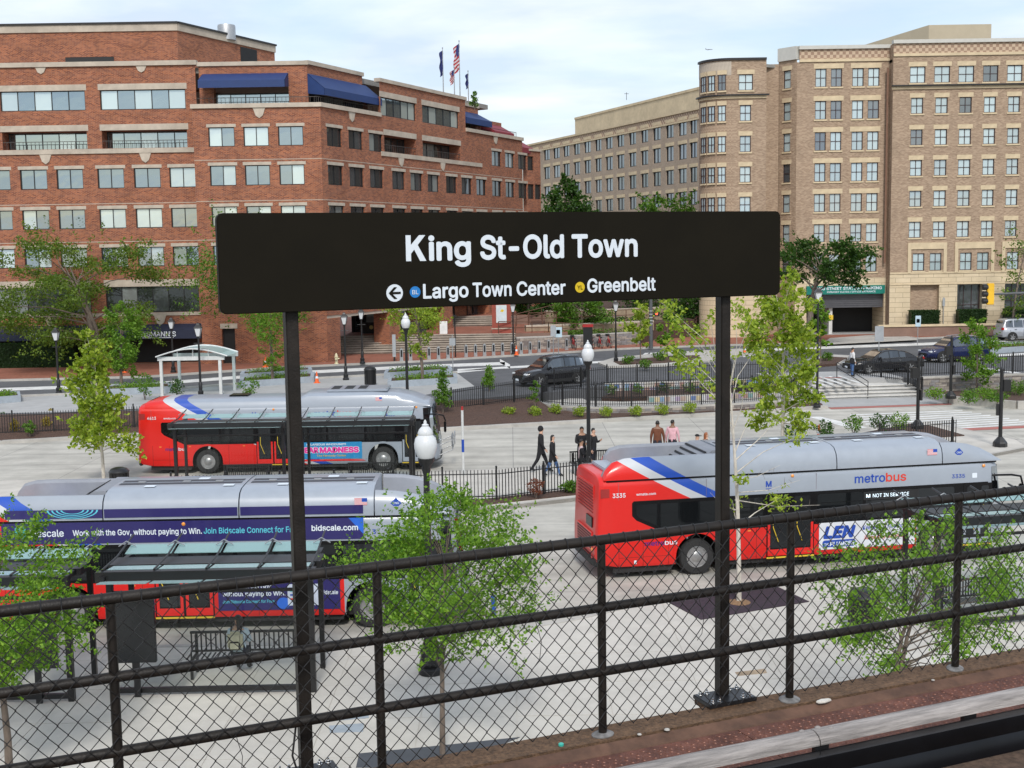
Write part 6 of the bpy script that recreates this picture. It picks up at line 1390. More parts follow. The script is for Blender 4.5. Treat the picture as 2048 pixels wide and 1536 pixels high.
obj('pillar_body', MB().b2((-.75, -.35, 0), (.75, .35, 2.5)), m_redp, NP); obj('pillar_ledge', MB().b2((-.8, -.4, .35), (.8, .4, .43)), m_lime, NP); pf_ = obj('poster_frame', MB().b2((-.42, -.40, .85), (.42, -.352, 2.25)), m_wht, NP); obj('poster', MB().b2((-.37, -.41, .9), (.37, -.402, 2.2)), mat('poster_paper', (.52, .58, .60), .6), pf_); obj('poster_art', MB().prism([(-.1, 1.75), (.05, 1.95), (.22, 1.82), (.12, 1.7)], -.416, -.411, axis='Y'), m_yel, pf_)
SBD = thing('sandwich_board', 'white leaning sandwich board on the terrace by the arcade', 'sign', (D(887, 645, 100).x, 100, 2.22)); 
for s in (-1, 1): obj('board', MB().add([(-.3, s*.25, 0), (.3, s*.25, 0), (.3, s*.03, 1.0), (-.3, s*.03, 1.0), (-.3, s*.27, 0), (.3, s*.27, 0), (.3, s*.05, 1.0), (-.3, s*.05, 1.0)], [(0, 1, 2, 3), (7, 6, 5, 4), (0, 4, 5, 1), (1, 5, 6, 2), (2, 6, 7, 3), (3, 7, 4, 0)]), m_wht, SBD)
# restaurant terrace barrier and tables under the arcade
for k, x in enumerate((-12.0, -10.2, -8.4)):
    R = thing('cafe_barrier', 'black canvas barrier with round gold emblem before the arcade entrance', 'barrier', (x, 100.1, 2.22), 0, 'cafe barriers'); obj('barrier_panel', MB().b2((0, -.03, .1), (1.6, .03, 1.0)), m_dark, R); obj('emblem', MB().lathe([(.16, -.035), (.16, -.04)], 16, (.8, 0, .6), axis='Y'), mat('gold', (.5, .4, .12), .5) if 'gold' not in bpy.data.materials else bpy.data.materials['gold'], R)
    for xx in (0, 1.6): obj('barrier_foot', MB().b2((xx-.03, -.2, 0), (xx+.03, .2, .1)), m_black, R)
# handrails on the wide steps
def handrail(label, pts, h=.95):
    R = thing('handrail', label, 'handrail', pts[0]); P0 = Vector(pts[0]); P = [Vector(p)-P0 for p in pts]
    for dz in (h, h-.3): obj('rail', MB().tube([p+Vector((0, 0, dz)) for p in P], .024, 6), m_black, R)
    for p in (P[0], P[-1]): obj('post', MB().tube([p-Vector((0, 0, .05)), p+Vector((0, 0, h))], .024, 6), m_black, R)
handrail('black tube handrail in the middle of the wide steps', [(20.55, 71.7, .05), (19.5, 74.6, .9)])
# rails and walls of the planted ramp by the terrace
stonewall('garden_wall', 'rubble stone wall below the garden ramp beside the terrace steps', [(.4, 97.2), (5.5, 98.6), (10.5, 101.5)], 1.0, 1.95, .4, 4)
m_rw = mat('ramp_wall_tan', (.33, .25, .17), .9, var=.2, dirt=.3)
for pts, z0, z1, lab in (([(1.2, 101), (6, 102.5), (12, 105)], 1.0, 2.6, 'tan ramp wall behind the rubble stone wall'), ([(3, 106), (9, 107.5), (14, 110)], 1.0, 3.5, 'upper tan garden wall below the shrubs')):
    R = thing('garden_wall', lab, 'wall', (pts[0][0], pts[0][1], z0)); o = obj('wall_core', ribbon([Vector(p) for p in pts], z0, z1, .4), m_rw, R); o.location = -R.location; o = obj('wall_cap', ribbon([Vector(p) for p in pts], z1, z1+.12, .45), m_lime, R); o.location = -R.location
struct('garden_bed', slab([(.6, 97.6), (5.5, 99), (10.5, 101.9), (12, 105), (6, 102.5), (1.2, 101)], 1.0, 1.9), m_mulch); struct('garden_bed', slab([(1.4, 101.4), (6, 102.9), (12, 105.4), (16, 109), (14, 140), (3, 140)], 1.0, 2.5), m_mulch); struct('garden_bed', slab([(3.2, 106.4), (9, 107.9), (14, 110.4), (17, 118), (15, 150), (3, 150)], 2.0, 3.4), m_mulch)
m_rust = mat('rust_rail', (.10, .045, .025), .7)
for k, (pts, lab) in enumerate((([(-1, 98.8, 2.2), (3, 100.2, 2.0), (7.5, 101.6, 1.6)], 'rusty iron handrail along the garden ramp wall'), ([(1.4, 101.2, 2.7), (6, 102.7, 2.7), (12, 105.2, 2.7)], 'rusty iron railing on top of the tan ramp wall'), ([(-.6, 103, 2.3), (3.6, 104.2, 3.2)], 'rusty iron railing climbing behind the notice pillar'))):
    R = thing('garden_railing', lab, 'railing', pts[0]); P = [Vector(p)-Vector(pts[0]) for p in pts]
    for dz in (1.0, .55): obj('rail', MB().tube([p+Vector((0, 0, dz)) for p in P], .035, 6), m_rust, R)
    for a, b in zip(P, P[1:]):
        nn = int((b-a).length/1.1)
        for i in range(nn+1): p = a+(b-a)*i/nn; obj('post', MB().tube([p, p+Vector((0, 0, 1.0))], .035, 5), m_rust, R)
# ---- rubber tree mat and cover plates on the plaza
MT = thing('tree_mat', 'dark purple rubber tree mat around the pale sycamore trunk', 'mat', g3(1478, 1206, ZP)); P0 = MT.location
mp_ = [G(x, y, ZP)-P0 for x, y in ((1338, 1206), (1402, 1240), (1618, 1204), (1545, 1170))]
obj('mat_sheet', MB().prism([(p.x, p.y) for p in mp_], .004, .02), mat('mat_purple', (.035, .022, .032), .85, var=.5, scale=20), MT); obj('root_collar', MB().lathe([(.30, .0), (.28, .03), (.1, .07)], 16), mat('root_soil', (.22, .13, .07), .95, var=.4, scale=20), MT)
for px, lab in (([(665, 1428), (735, 1418), (738, 1436), (672, 1442)], 'pale grey utility cover plate set in the plaza'), ([(658, 1452), (728, 1447), (726, 1464), (660, 1466)], 'second grey utility cover plate nearer the viaduct'), ([(1470, 1345), (1530, 1338), (1534, 1346), (1476, 1352)], 'thin oval brown cover in the plaza paving')):
    tag(obj('cover_plate', slab([G(x, y, ZP) for x, y in px], ZP-.01, ZP+.008), m_plant if 'brown' not in lab else m_rw), lab, 'cover plate')
tag(obj('drain_grate', slab([G(x, y, ZP) for x, y in ((712, 1536), (718, 1508), (900, 1490), (1040, 1475), (980, 1500), (930, 1536))], ZP-.01, ZP+.012), mat('grate_dark', (.06, .065, .075), .7)), 'dark steel tree grate at the foot of the plaza tree', 'grate')
# ================================================================== TREES AND PLANTS
RNG = np.random.default_rng(11)
lf = {'dark': leafmat('leaf_dark', (.020, .060, .010), (.065, .14, .022)), 'mid': leafmat('leaf_mid', (.045, .12, .012), (.14, .26, .032)),
      'lime': leafmat('leaf_lime', (.13, .22, .016), (.36, .44, .055)), 'fresh': leafmat('leaf_fresh', (.07, .17, .014), (.20, .34, .04)),
      'locust': leafmat('leaf_locust', (.055, .115, .014), (.17, .25, .036)), 'near': leafmat('leaf_near', (.055, .15, .012), (.23, .39, .045)),
      'gold': leafmat('leaf_gold', (.26, .20, .04), (.42, .33, .08)), 'red': leafmat('leaf_red', (.12, .03, .02), (.26, .08, .04)), 'hedge': leafmat('leaf_hedge', (.015, .04, .010), (.035, .08, .02))}
def leafmesh(name, C, size, mt, up=.35, fold=.25):
    """one small folded leaf at every point of C"""
    n = len(C); nrm = RNG.normal(size=(n, 3)); nrm[:, 2] = np.abs(nrm[:, 2])*.6+up; nrm /= np.linalg.norm(nrm, axis=1, keepdims=True)
    t = RNG.normal(size=(n, 3)); t -= nrm*(t*nrm).sum(1, keepdims=True); t /= np.linalg.norm(t, axis=1, keepdims=True); b = np.cross(nrm, t)
    s = size*RNG.uniform(.65, 1.35, (n, 1)); 
    v = np.stack([C-t*s*.5, C+b*s*.32+nrm*s*fold*.5, C+t*s*.55, C-b*s*.32+nrm*s*fold*.5], 1).reshape(-1, 3)
    me = bpy.data.meshes.new(name); me.vertices.add(4*n); me.vertices.foreach_set('co', v.ravel())
    idx = np.arange(4*n).reshape(-1, 4); tri = np.concatenate([idx[:, [0, 1, 2]], idx[:, [0, 2, 3]]], 1).reshape(-1, 3)
    me.loops.add(6*n); me.loops.foreach_set('vertex_index', tri.ravel()); me.polygons.add(2*n); me.polygons.foreach_set('loop_start', np.arange(0, 6*n, 3)); me.polygons.foreach_set('loop_total', np.full(2*n, 3))
    at = me.attributes.new('rnd', 'FLOAT', 'FACE'); at.data.foreach_set('value', np.repeat(RNG.random(n), 2).astype(np.float32)); me.materials.append(mt); me.update(); me.validate(); return me
def clump_points(cs, rs, n, axis=None, spray=.5, fz=.72):
    w_ = np.array([r**2 for r in rs]); k = RNG.choice(len(cs), n, p=w_/w_.sum()); d = RNG.normal(size=(n, 3)); d /= np.linalg.norm(d, axis=1, keepdims=True)
    P = np.array(cs)[k]+d*(np.array(rs)[k]*RNG.uniform(.2, 1.0, n)**.7)[:, None]*np.array([1, 1, fz])
    if axis is not None:      # leaves gathered in sprays pointing outwards from the trunk
        ns = len(cs)*7; ki = RNG.choice(len(cs), ns, p=w_/w_.sum()); c = np.array(cs)[ki]; dv = c-np.array(axis)[None]; dv[:, 2] *= .35; dv /= np.linalg.norm(dv, axis=1, keepdims=True)+1e-6
        dv = dv+RNG.normal(size=(ns, 3))*.55; dv[:, 2] -= .1; dv /= np.linalg.norm(dv, axis=1, keepdims=True); st_ = c+RNG.normal(size=(ns, 3))*(np.array(rs)[ki]*.35)[:, None]
        m = int(n*spray); q = RNG.integers(0, ns, m); t = RNG.random(m)[:, None]; P[:m] = st_[q]+dv[q]*t*(np.array(rs)[ki][q]*1.25)[:, None]+RNG.normal(size=(m, 3))*(np.array(rs)[ki][q]*.11)[:, None]*(1.2-t*.7)
    return P
def shape_r(shape, t):
    return {'round': math.sqrt(max(.03, 1-(2*t-1)**2)), 'cone': (1-t)**.8*.95+.06 if t > .15 else .6+2*t, 'oval': math.sqrt(max(.04, 1-(2*t-.9)**2/1.2)), 'vase': .25+.8*t if t < .7 else .95-1.4*(t-.7), 'flat': 1.0 if .15 < t < .9 else .7, 'top': .9*(1-t)+.22}[shape]
def tree(name, label, base, bbox=None, shape='round', n=3000, leaf=.15, mt='mid', r0=.09, ncl=14, Y=None, bark=None, cz=None, centers=None, crad=None, lean=0, stems=1, group=None, cr=.34, depth=None, fork=.25, spray=.5, fz=.72):
    bark = bark or m_bark
    R = thing(name, label, 'tree', base, 0, group); B = Vector(base); Yc = Y or B.y
    if bbox:
        a, b = D(bbox[0], (bbox[2]+bbox[3])/2, Yc), D(bbox[1], (bbox[2]+bbox[3])/2, Yc); tz, bz = D((bbox[0]+bbox[1])/2, bbox[2], Yc).z, D((bbox[0]+bbox[1])/2, bbox[3], Yc).z
        cx, hw = (a.x+b.x)/2, abs(b.x-a.x)/2; cs, rs = [], []
        for k in range(ncl):
            t = (k+.5)/ncl; R_ = shape_r(shape, t)*hw; ang = k*2.4+RNG.uniform(-.5, .5); q = R_*math.sqrt(RNG.uniform(.15, 1))*(1-cr*.6)
            cs.append((cx+q*math.cos(ang), Yc+(depth or 1)*q*math.sin(ang), bz+(tz-bz)*t)); rs.append(max(.12*hw, min(hw, R_+.15*hw)*cr*RNG.uniform(.8, 1.35)))
    else: cs = [tuple(p) for p in centers]; rs = [crad*RNG.uniform(.7, 1.3) for _ in cs]
    zc0, zc1 = min(c[2] for c in cs), max(c[2] for c in cs)
    for s in range(stems):
        off = Vector((RNG.uniform(-.12, .12), RNG.uniform(-.1, .1), 0)) if stems > 1 else Vector((0, 0, 0))
        mean = Vector(np.mean(np.array(cs), 0)); topz = zc0+(zc1-zc0)*.8; pts = [off]
        for k in range(1, 6):
            t = k/5; z = (topz-B.z)*t; pts.append(off+Vector(((mean.x-B.x)*t*t+RNG.normal()*.03*t*r0*12, (mean.y-B.y)*t*t+RNG.normal()*.03*r0*12, z)))
        rad_ = [r0*1.25, r0, r0*.85, r0*.65, r0*.42, r0*.16]; obj('trunk', MB().tube(pts, rad_, 9), bark, R, smooth=60)
        for k, c in enumerate(cs):
            if stems > 1 and k % stems != s: continue
            c = Vector(c)-B; zs = max(fork*(topz-B.z), min(c.z*.82-.1, (topz-B.z)*.85)); t = zs/(topz-B.z)*5; i = min(4, int(t)); p0 = pts[i].lerp(pts[i+1], t-i); mid = p0.lerp(c, .5)+Vector((RNG.normal()*.06, RNG.normal()*.06, .05))*(c-p0).length
            rr0 = r0*.42*(1-.6*i/5); obj('limb', MB().tube([p0, mid, c, c+(c-mid)*.4], [rr0, rr0*.65, rr0*.35, rr0*.12], 5), bark, R, smooth=60)
    P = clump_points(cs, rs, n, (float(np.mean([c[0] for c in cs])), Yc, zc0), spray, fz)-np.array(base)
    obj('crown', leafmesh('crown', P, leaf, lf[mt]), lf[mt], R)
    return R
tree('locust_tree', 'dark spreading honey locust tree in front of the restaurant awnings', g3(200, 742, ZW), (-50, 318, 488, 690), 'flat', 21000, .17, 'locust', .2, 24, spray=.3, fz=.36, stems=2, cr=.27, fork=.2)
tree('street_tree', 'slim upright young tree with twin trunks before the restaurant', g3(243, 776, ZS), (208, 284, 600, 750), 'oval', 5000, .14, 'fresh', .06, 16, stems=2, cr=.4)
tree('maple_tree', 'bright lime young maple on the island left of bus 4613', g3(208, 966, ZP), (108, 262, 662, 890), 'top', 4600, .17, 'lime', .06, 24, cr=.4, bark=m_barkpale)
tree('street_tree', 'green tree reaching out beside the brick bay of the office', g3(592, 736, ZW), (380, 650, 465, 640), 'flat', 7000, .17, 'mid', .14, 18, cr=.3)
tree('street_tree', 'pale green multi-stemmed tree in the low planter', g3(545, 768, ZS), (474, 606, 590, 742), 'vase', 4200, .13, 'fresh', .06, 16, stems=2, cr=.34)
tree('street_tree', 'lime vase-shaped tree in the long planter', g3(845, 768, ZS), (762, 898, 590, 712), 'vase', 3600, .14, 'lime', .07, 16, stems=2, cr=.34)
tree('shade_tree', 'large dense dark green tree between the office and the far block', (7.4, 136, 3.4), (1080, 1188, 360, 560), 'round', 9000, .32, 'dark', .3, 26, cr=.36)
tree('shade_tree', 'broad dark green tree below the far office windows', (16, 132, 3.4), (1255, 1405, 396, 560), 'round', 7000, .32, 'mid', .25, 20, cr=.36)
tree('garden_tree', 'low spreading bright green tree on the garden bed', (5.9, 103.6, 2.5), (1088, 1218, 592, 655), 'flat', 5200, .2, 'mid', .1, 16, cr=.3)
tree('garden_tree', 'dark shrub-like tree on the upper garden bed', (14, 113, 3.4), (1225, 1440, 560, 650), 'flat', 5000, .26, 'dark', .12, 14, cr=.35)
tree('garden_tree', 'dark green garden tree beside the brick arcade', (1.5, 112, 3.0), (1020, 1110, 560, 640), 'round', 3500, .26, 'dark', .12, 12, cr=.36)
tree('maple_sapling', 'thin lime maple sapling on the planted median by the lantern', g3(1281, 724, ZS+.16), (1252, 1314, 606, 694), 'round', 750, .24, 'lime', .04, 10, cr=.36)
tree('maple_sapling', 'thin lime maple sapling beside the pedestrian signal', g3(1334, 716, ZS+.16), (1314, 1356, 612, 700), 'oval', 700, .24, 'fresh', .04, 9, cr=.4)
tree('street_sapling', 'slim green sapling behind the yellow-green maple', g3(1641, 726, ZS+.16), (1616, 1662, 600, 692), 'oval', 800, .22, 'fresh', .04, 9, cr=.42)
tree('maple_tree', 'tall yellow-green maple standing behind bus 3335', (D(1566, 800, 50).x, 50, ZP), (1484, 1644, 536, 856), 'oval', 5200, .19, 'lime', .07, 28, cr=.33, bark=m_barkpale)
tree('ornamental_tree', 'compact bright green young tree before the stone terrace wall', g3(1953, 786, .36), (1914, 1992, 636, 768), 'oval', 3000, .15, 'fresh', .05, 14, cr=.42)
tree('oak_tree', 'gnarled dark green street tree beside the garage entrance', g3(1616, 692, ZW), (1548, 1738, 488, 562), 'flat', 6500, .24, 'dark', .26, 18, cr=.27, fork=.35, lean=1)
tree('street_tree', 'sparse thin tree in front of the hotel door', g3(2024, 676, ZW), (1986, 2110, 446, 640), 'oval', 1500, .2, 'locust', .09, 16, cr=.3)
# sycamore on the plaza, sparse tufts along thin branches
yy = G(1478, 1206, ZP).y
sc_ = [D(x, y, yy+dy) for x, y, dy in ((1338, 618, .4), (1362, 652, -.3), (1345, 694, .2), (1394, 690, .5), (1378, 736, -.4), (1412, 762, .3), (1436, 800, .0), (1420, 640, -.5), (1470, 622, .4), (1498, 652, -.2), (1506, 706, .3), (1486, 776, -.3), (1508, 828, .2), (1552, 842, .4), (1588, 876, .1), (1478, 958, -.3), (1546, 1004, .3), (1466, 1008, .2), (1440, 712, .1))]
SY = tree('sycamore_tree', 'thin pale-barked sycamore with sparse lime tufts on the rubber mat', g3(1478, 1206, ZP), None, n=1500, leaf=.105, mt='lime', r0=.055, centers=sc_, crad=.34, bark=m_barkpale, fork=.3)
for a, b in (((1470, 1000), (1640, 1010)), ((1475, 985), (1600, 960)), ((1470, 960), (1560, 930)), ((1472, 1020), (1420, 985))):
    p, q = D(*a, yy), D(*b, yy+.5); B = SY.location; m_ = p.lerp(q, .5)+Vector((0, .1, -.12)); obj('limb', MB().tube([p-B, m_-B, q-B], [.014, .009, .003], 5), m_barkpale, SY)
    for k in range(4): e = m_.lerp(q, k/4); f_ = e+Vector((random.uniform(-.1, .3), random.uniform(-.2, .2), random.uniform(-.25, .3))); obj('twig', MB().tube([e-B, f_-B], [.006, .002], 4), m_bark, SY)
# three trees close to the viaduct
tree('plaza_tree', 'leafy green plaza tree with slender trunk behind the railing', g3(885, 1508, ZP), (690, 1090, 990, 1305), 'round', 19000, .064, 'near', .045, 46, cr=.23, fork=.3, depth=.8)
tree('plaza_tree', 'leafy green tree at the corner by the glass-roofed shelter', (-8.6, 20.3, ZP), (-240, 190, 1045, 1365), 'round', 20000, .064, 'near', .06, 46, cr=.23, fork=.3, depth=.8)
tree('plaza_tree', 'leafy green forked tree against the viaduct before bus 3335', (D(1772, 1400, 20.6).x, 20.6, ZP), (1640, 2110, 1040, 1345), 'round', 11000, .064, 'near', .05, 40, cr=.19, fork=.45, stems=2, depth=.8)
# ---- shrubs
def shrub(label, base, w_, h, n=350, leaf=.09, mt='fresh', name='shrub', group=None, shape='round', ncl=7):
    R = thing(name, label, 'shrub', base, 0, group); cs, rs = [], []
    for k in range(ncl):
        t = (k+.5)/ncl; q = w_/2*shape_r(shape, t)*math.sqrt(RNG.uniform(0, 1))*.7; a = k*2.4; cs.append((q*math.cos(a), q*math.sin(a), h*(.2+.72*t))); rs.append(w_*.27*(.5+.5*shape_r(shape, t)))
    for k in range(3): obj('stem', MB().tube([(0, 0, -.05), (cs[k*2][0]*.5, cs[k*2][1]*.5, h*.4), cs[k*2]], [.02, .014, .006], 5), m_bark, R)
    obj('foliage', leafmesh('foliage', clump_points(cs, rs, n), leaf, lf[mt]), lf[mt], R); return R
shrub('upright yellow-green conifer beside the nose of bus 4613', (-3.6, 64.2, .45), 1.3, 2.6, 1500, .11, 'mid', 'conifer', shape='cone', ncl=14)
shrub('small pointed yellow-green conifer behind the climbing fence', (-1.3, 70.5, .8), 1.1, 1.7, 1100, .1, 'fresh', 'conifer', shape='cone', ncl=12)
shrub('spiky young shrub beside the parked black car', (1.2, 65.8, .5), .7, 1.6, 220, .12, 'mid', 'sapling_shrub')
for x, y, lab in ((1000, 812, 'lime spirea below the climbing fence'), (1017, 834, 'lime spirea nearest the mulch kerb below the fence'), (1062, 812, 'lime spirea at the foot of the ramp curve'), (1070, 834, 'lime spirea between the fence shrubs and the ramp curve'), (1112, 829, 'lime spirea where the ramp wall begins to curve'), (1160, 833, 'lime spirea left of the globe lamp pole by the wall'), (1212, 834, 'lime spirea just right of the globe lamp pole by the wall'), (1272, 832, 'lime spirea before the middle of the ramp wall'), (1326, 829, 'lime spirea before the tiled part of the ramp wall'), (1380, 826, 'lime spirea nearest the sign post before the ramp wall')):
    z = .30 if y < 825 else .2
    shrub(lab, g3(x, y, z), .95, .52, 420, .09, 'lime', 'spirea', 'spirea shrubs in the mulch bed')
for x, y, m_, lab in ((28, 868, 'gold', 'yellow-leaved shrub beside a fence post in the mulch bed'), (94, 862, 'gold', 'small yellow-leaved shrub near the lime maple'), (60, 872, 'mid', 'low green shrub between the yellow ones'), (160, 866, 'fresh', 'low green shrub under the lime maple'), (102, 846, 'gold', 'amber shrub behind the iron fence'), (6, 852, 'dark', 'dark green shrub behind the iron fence')): shrub(lab, g3(x, y, .25), .7, .75, 300, .1, m_, group='shrubs along the iron fence')
shrub('small red-leaved barberry in front of the island fence', g3(1072, 996, .17), .75, .7, 600, .06, 'red', 'barberry'); shrub('low green grass tuft at the island fence foot', g3(1140, 985, .17), .9, .4, 350, .1, 'mid')
for x, y, m_, w_, h, lab in ((1935, 806, 'mid', 1.6, .6, 'low green shrub beside the control-box post'), (1968, 800, 'fresh', 1.5, .6, 'low bright shrub before the terrace wall'), (1995, 806, 'mid', 1.2, .5, 'low green shrub on the terrace bed edge'), (2030, 790, 'mid', 1.6, .8, 'spreading green shrub against the terrace wall'), (1870, 796, 'fresh', 1.4, .5, 'low bright shrub left of the control-box post')): shrub(lab, g3(x, y, .36), w_, h, 500, .1, m_, group='shrubs on the terrace bed')
for x, y, m_, lab in ((1708, 868, 'mid', 'leafy green perennials by the island corner'), (1760, 866, 'dark', 'low dark perennials on the island bed'), (1798, 864, 'fresh', 'tall green perennials beside the black post'), (1590, 884, 'dark', 'dark evergreen shrub behind the bus roof'), (1650, 880, 'dark', 'dark evergreen shrub next to the cone on the island')): shrub(lab, g3(x, y, .18), 1.1, .9, 420, .1, m_, group='plants on the bus island')
for x, y, m_, lab in ((1255, 729, 'mid', 'low green shrub at the tip of the planted median'), (1320, 722, 'mid', 'low green shrub in the middle of the planted median'), (1362, 716, 'fresh', 'low bright shrub at the far end of the median'), (1290, 738, 'mid', 'green shrub at the ramp railing by the median'), (1655, 722, 'mid', 'low green shrub on the small median by the sedan'), (1560, 745, 'mid', 'green shrub behind the ramp by the maple')): shrub(lab, g3(x, y, ZS+.12), 1.1, .6, 380, .11, m_, group='shrubs on the medians')
for x, y, m_, h, lab in ((290, 800, 'mid', 1.6, 'loose green shrub at the leg of the arched shelter'), (500, 800, 'mid', 1.3, 'loose green shrub behind the bus roof by the planter'), (355, 795, 'dark', 1.1, 'small green shrub under the arched shelter')): shrub(lab, g3(x, y, ZS), 1.3, h, 420, .11, m_)
for k in range(8): shrub('green bush between the two ramp runs', (5.6+k*1.5, 70.2+k*.22, .6), 1.0, .6, 260, .1, ('mid', 'fresh', 'dark')[k % 3], group='bushes between the ramp runs')
shrub('pale flowering plants by the garden steps', g3(1400, 672, ZW), 3.0, .9, 900, .14, 'fresh'); shrub('round clipped dark bush at the hotel corner', g3(1480, 668, ZW), 1.8, 1.7, 1300, .1, 'hedge'); shrub('round clipped dark bush beside the rounded hotel corner', g3(1395, 640, ZW+1), 1.6, 1.4, 900, .1, 'hedge')
def cover(name, pts, z, h, n, mt, leaf=.08):
    """ground cover of small leaves on a convex patch"""
    p = np.array([(q[0], q[1]) for q in pts]); k = len(p); w_ = RNG.dirichlet(np.ones(k), n); C = w_ @ p; C = np.c_[C, z+RNG.random(n)**1.5*h]
    o = obj(name, leafmesh(name, C, leaf, lf[mt]), lf[mt]); o['kind'] = 'stuff'; return o
for R, c in PLANTERS:
    me = R.children[1].data; pts = [(v.co.x+c.x, v.co.y+c.y) for v in me.vertices]; cover('planter_greenery', pts, ZS+.3, .28, 900, 'fresh', .1)
cover('ground_cover', [(26, 69.2), (25.5, 72), (40, 74), (40, 70)], .38, .25, 2500, 'mid', .1); cover('ground_cover', [(1.5, 99), (6, 100.2), (11, 103.5), (5, 101.5)], 1.9, .4, 1500, 'mid', .14); cover('ground_cover', [(3, 103.3), (8, 104.5), (13, 108), (6, 106)], 2.5, .5, 1800, 'dark', .16)
def hedge(label, x0, x1, y0, y1, z0, z1, n, mt='hedge', leaf=.09):
    R = thing('clipped_hedge', label, 'hedge', ((x0+x1)/2, (y0+y1)/2, z0)); L0 = np.array(R.location)
    obj('hedge_core', MB().b2((-(x1-x0)/2+.08, -(y1-y0)/2+.08, 0), ((x1-x0)/2-.08, (y1-y0)/2-.08, z1-z0-.08)), lf[mt], R)
    C = np.c_[RNG.uniform(x0, x1, n), RNG.uniform(y0, y1, n), RNG.uniform(z0, z1, n)]; f_ = RNG.random(n); C[f_ < .55, 1] = y0+RNG.random((f_ < .55).sum())*.1; C[f_ > .75, 2] = z1-RNG.random((f_ > .75).sum())*.1
    obj('foliage', leafmesh('foliage', C-L0, leaf, lf[mt]), lf[mt], R)
a, b = D(-70, 700, 88.8).x, D(150, 700, 88.8).x; hedge('tall dark clipped hedge screening the restaurant terrace', a, b, 88.5, 89.3, ZW, ZW+1.75, 7000, 'hedge', .1)
for px0, px1, lab in ((1819, 1878, 'dark clipped hedge below the brick recess of the hotel'), (1914, 1972, 'dark clipped hedge below the hotel door recess'), (2008, 2066, 'dark clipped hedge next to the sparse hotel tree')): hedge(lab, D(px0, 630, 106.5).x, D(px1, 630, 106.5).x, 106.1, 107.1, 1.8, 3.15, 1800, 'hedge', .12)
p = D(949, 200, 112); shrub('small potted evergreen on the office roof terrace', (p.x, 112, p.z-.9), 1.3, 1.8, 500, .14, 'mid', 'potted_shrub', shape='cone')
# ================================================================== CARS
m_cglass = glassmat('car_glass', .08, (.012, .014, .016), (.03, .033, .035), .2, wob=.05)
m_hl = mat('headlamp', (.75, .78, .8), .15, .2); m_tl = mat('tail_lamp_red', (.42, .012, .01), .25)
def lin(tab, x):
    for (a, b), (c, d) in zip(tab, tab[1:]):
        if x <= c: return b+(d-b)*max(0, (x-a)/(c-a))
    return tab[-1][1]
KINDS = {
 'suv': dict(L=4.65, W=.93, belt=[(0, .80), (.08, 1.0), (.5, 1.06), (2.2, 1.04), (3.35, 1.0), (4.0, .95), (4.4, .84), (4.6, .66), (4.65, .5)], roof=[(.10, 1.06), (.32, 1.48), (.7, 1.62), (1.4, 1.68), (2.2, 1.68), (2.62, 1.62), (3.42, 1.0)], ax=(.95, 3.68), r=.37, clad=True),
 'sedan': dict(L=4.9, W=.92, belt=[(0, .70), (.05, .90), (.8, .97), (2.2, .94), (3.45, .90), (4.2, .82), (4.65, .70), (4.85, .58), (4.9, .45)], roof=[(.55, .98), (1.2, 1.28), (1.8, 1.42), (2.3, 1.44), (2.75, 1.38), (3.55, .91)], ax=(1.0, 3.85), r=.345, clad=False),
 'box': dict(L=4.3, W=.90, belt=[(0, .85), (.05, 1.05), (.4, 1.08), (2.6, 1.06), (3.3, 1.03), (3.9, .96), (4.2, .82), (4.3, .5)], roof=[(.06, 1.1), (.16, 1.62), (.5, 1.76), (1.6, 1.79), (2.4, 1.77), (2.75, 1.68), (3.35, 1.05)], ax=(.78, 3.38), r=.34, clad=True)}
def wplan(k, x): L_ = k['L']; return k['W']*lin([(0, .84), (.15, .95), (.5, 1), (L_-.8, 1), (L_-.35, .93), (L_-.1, .78), (L_, .62)], x)
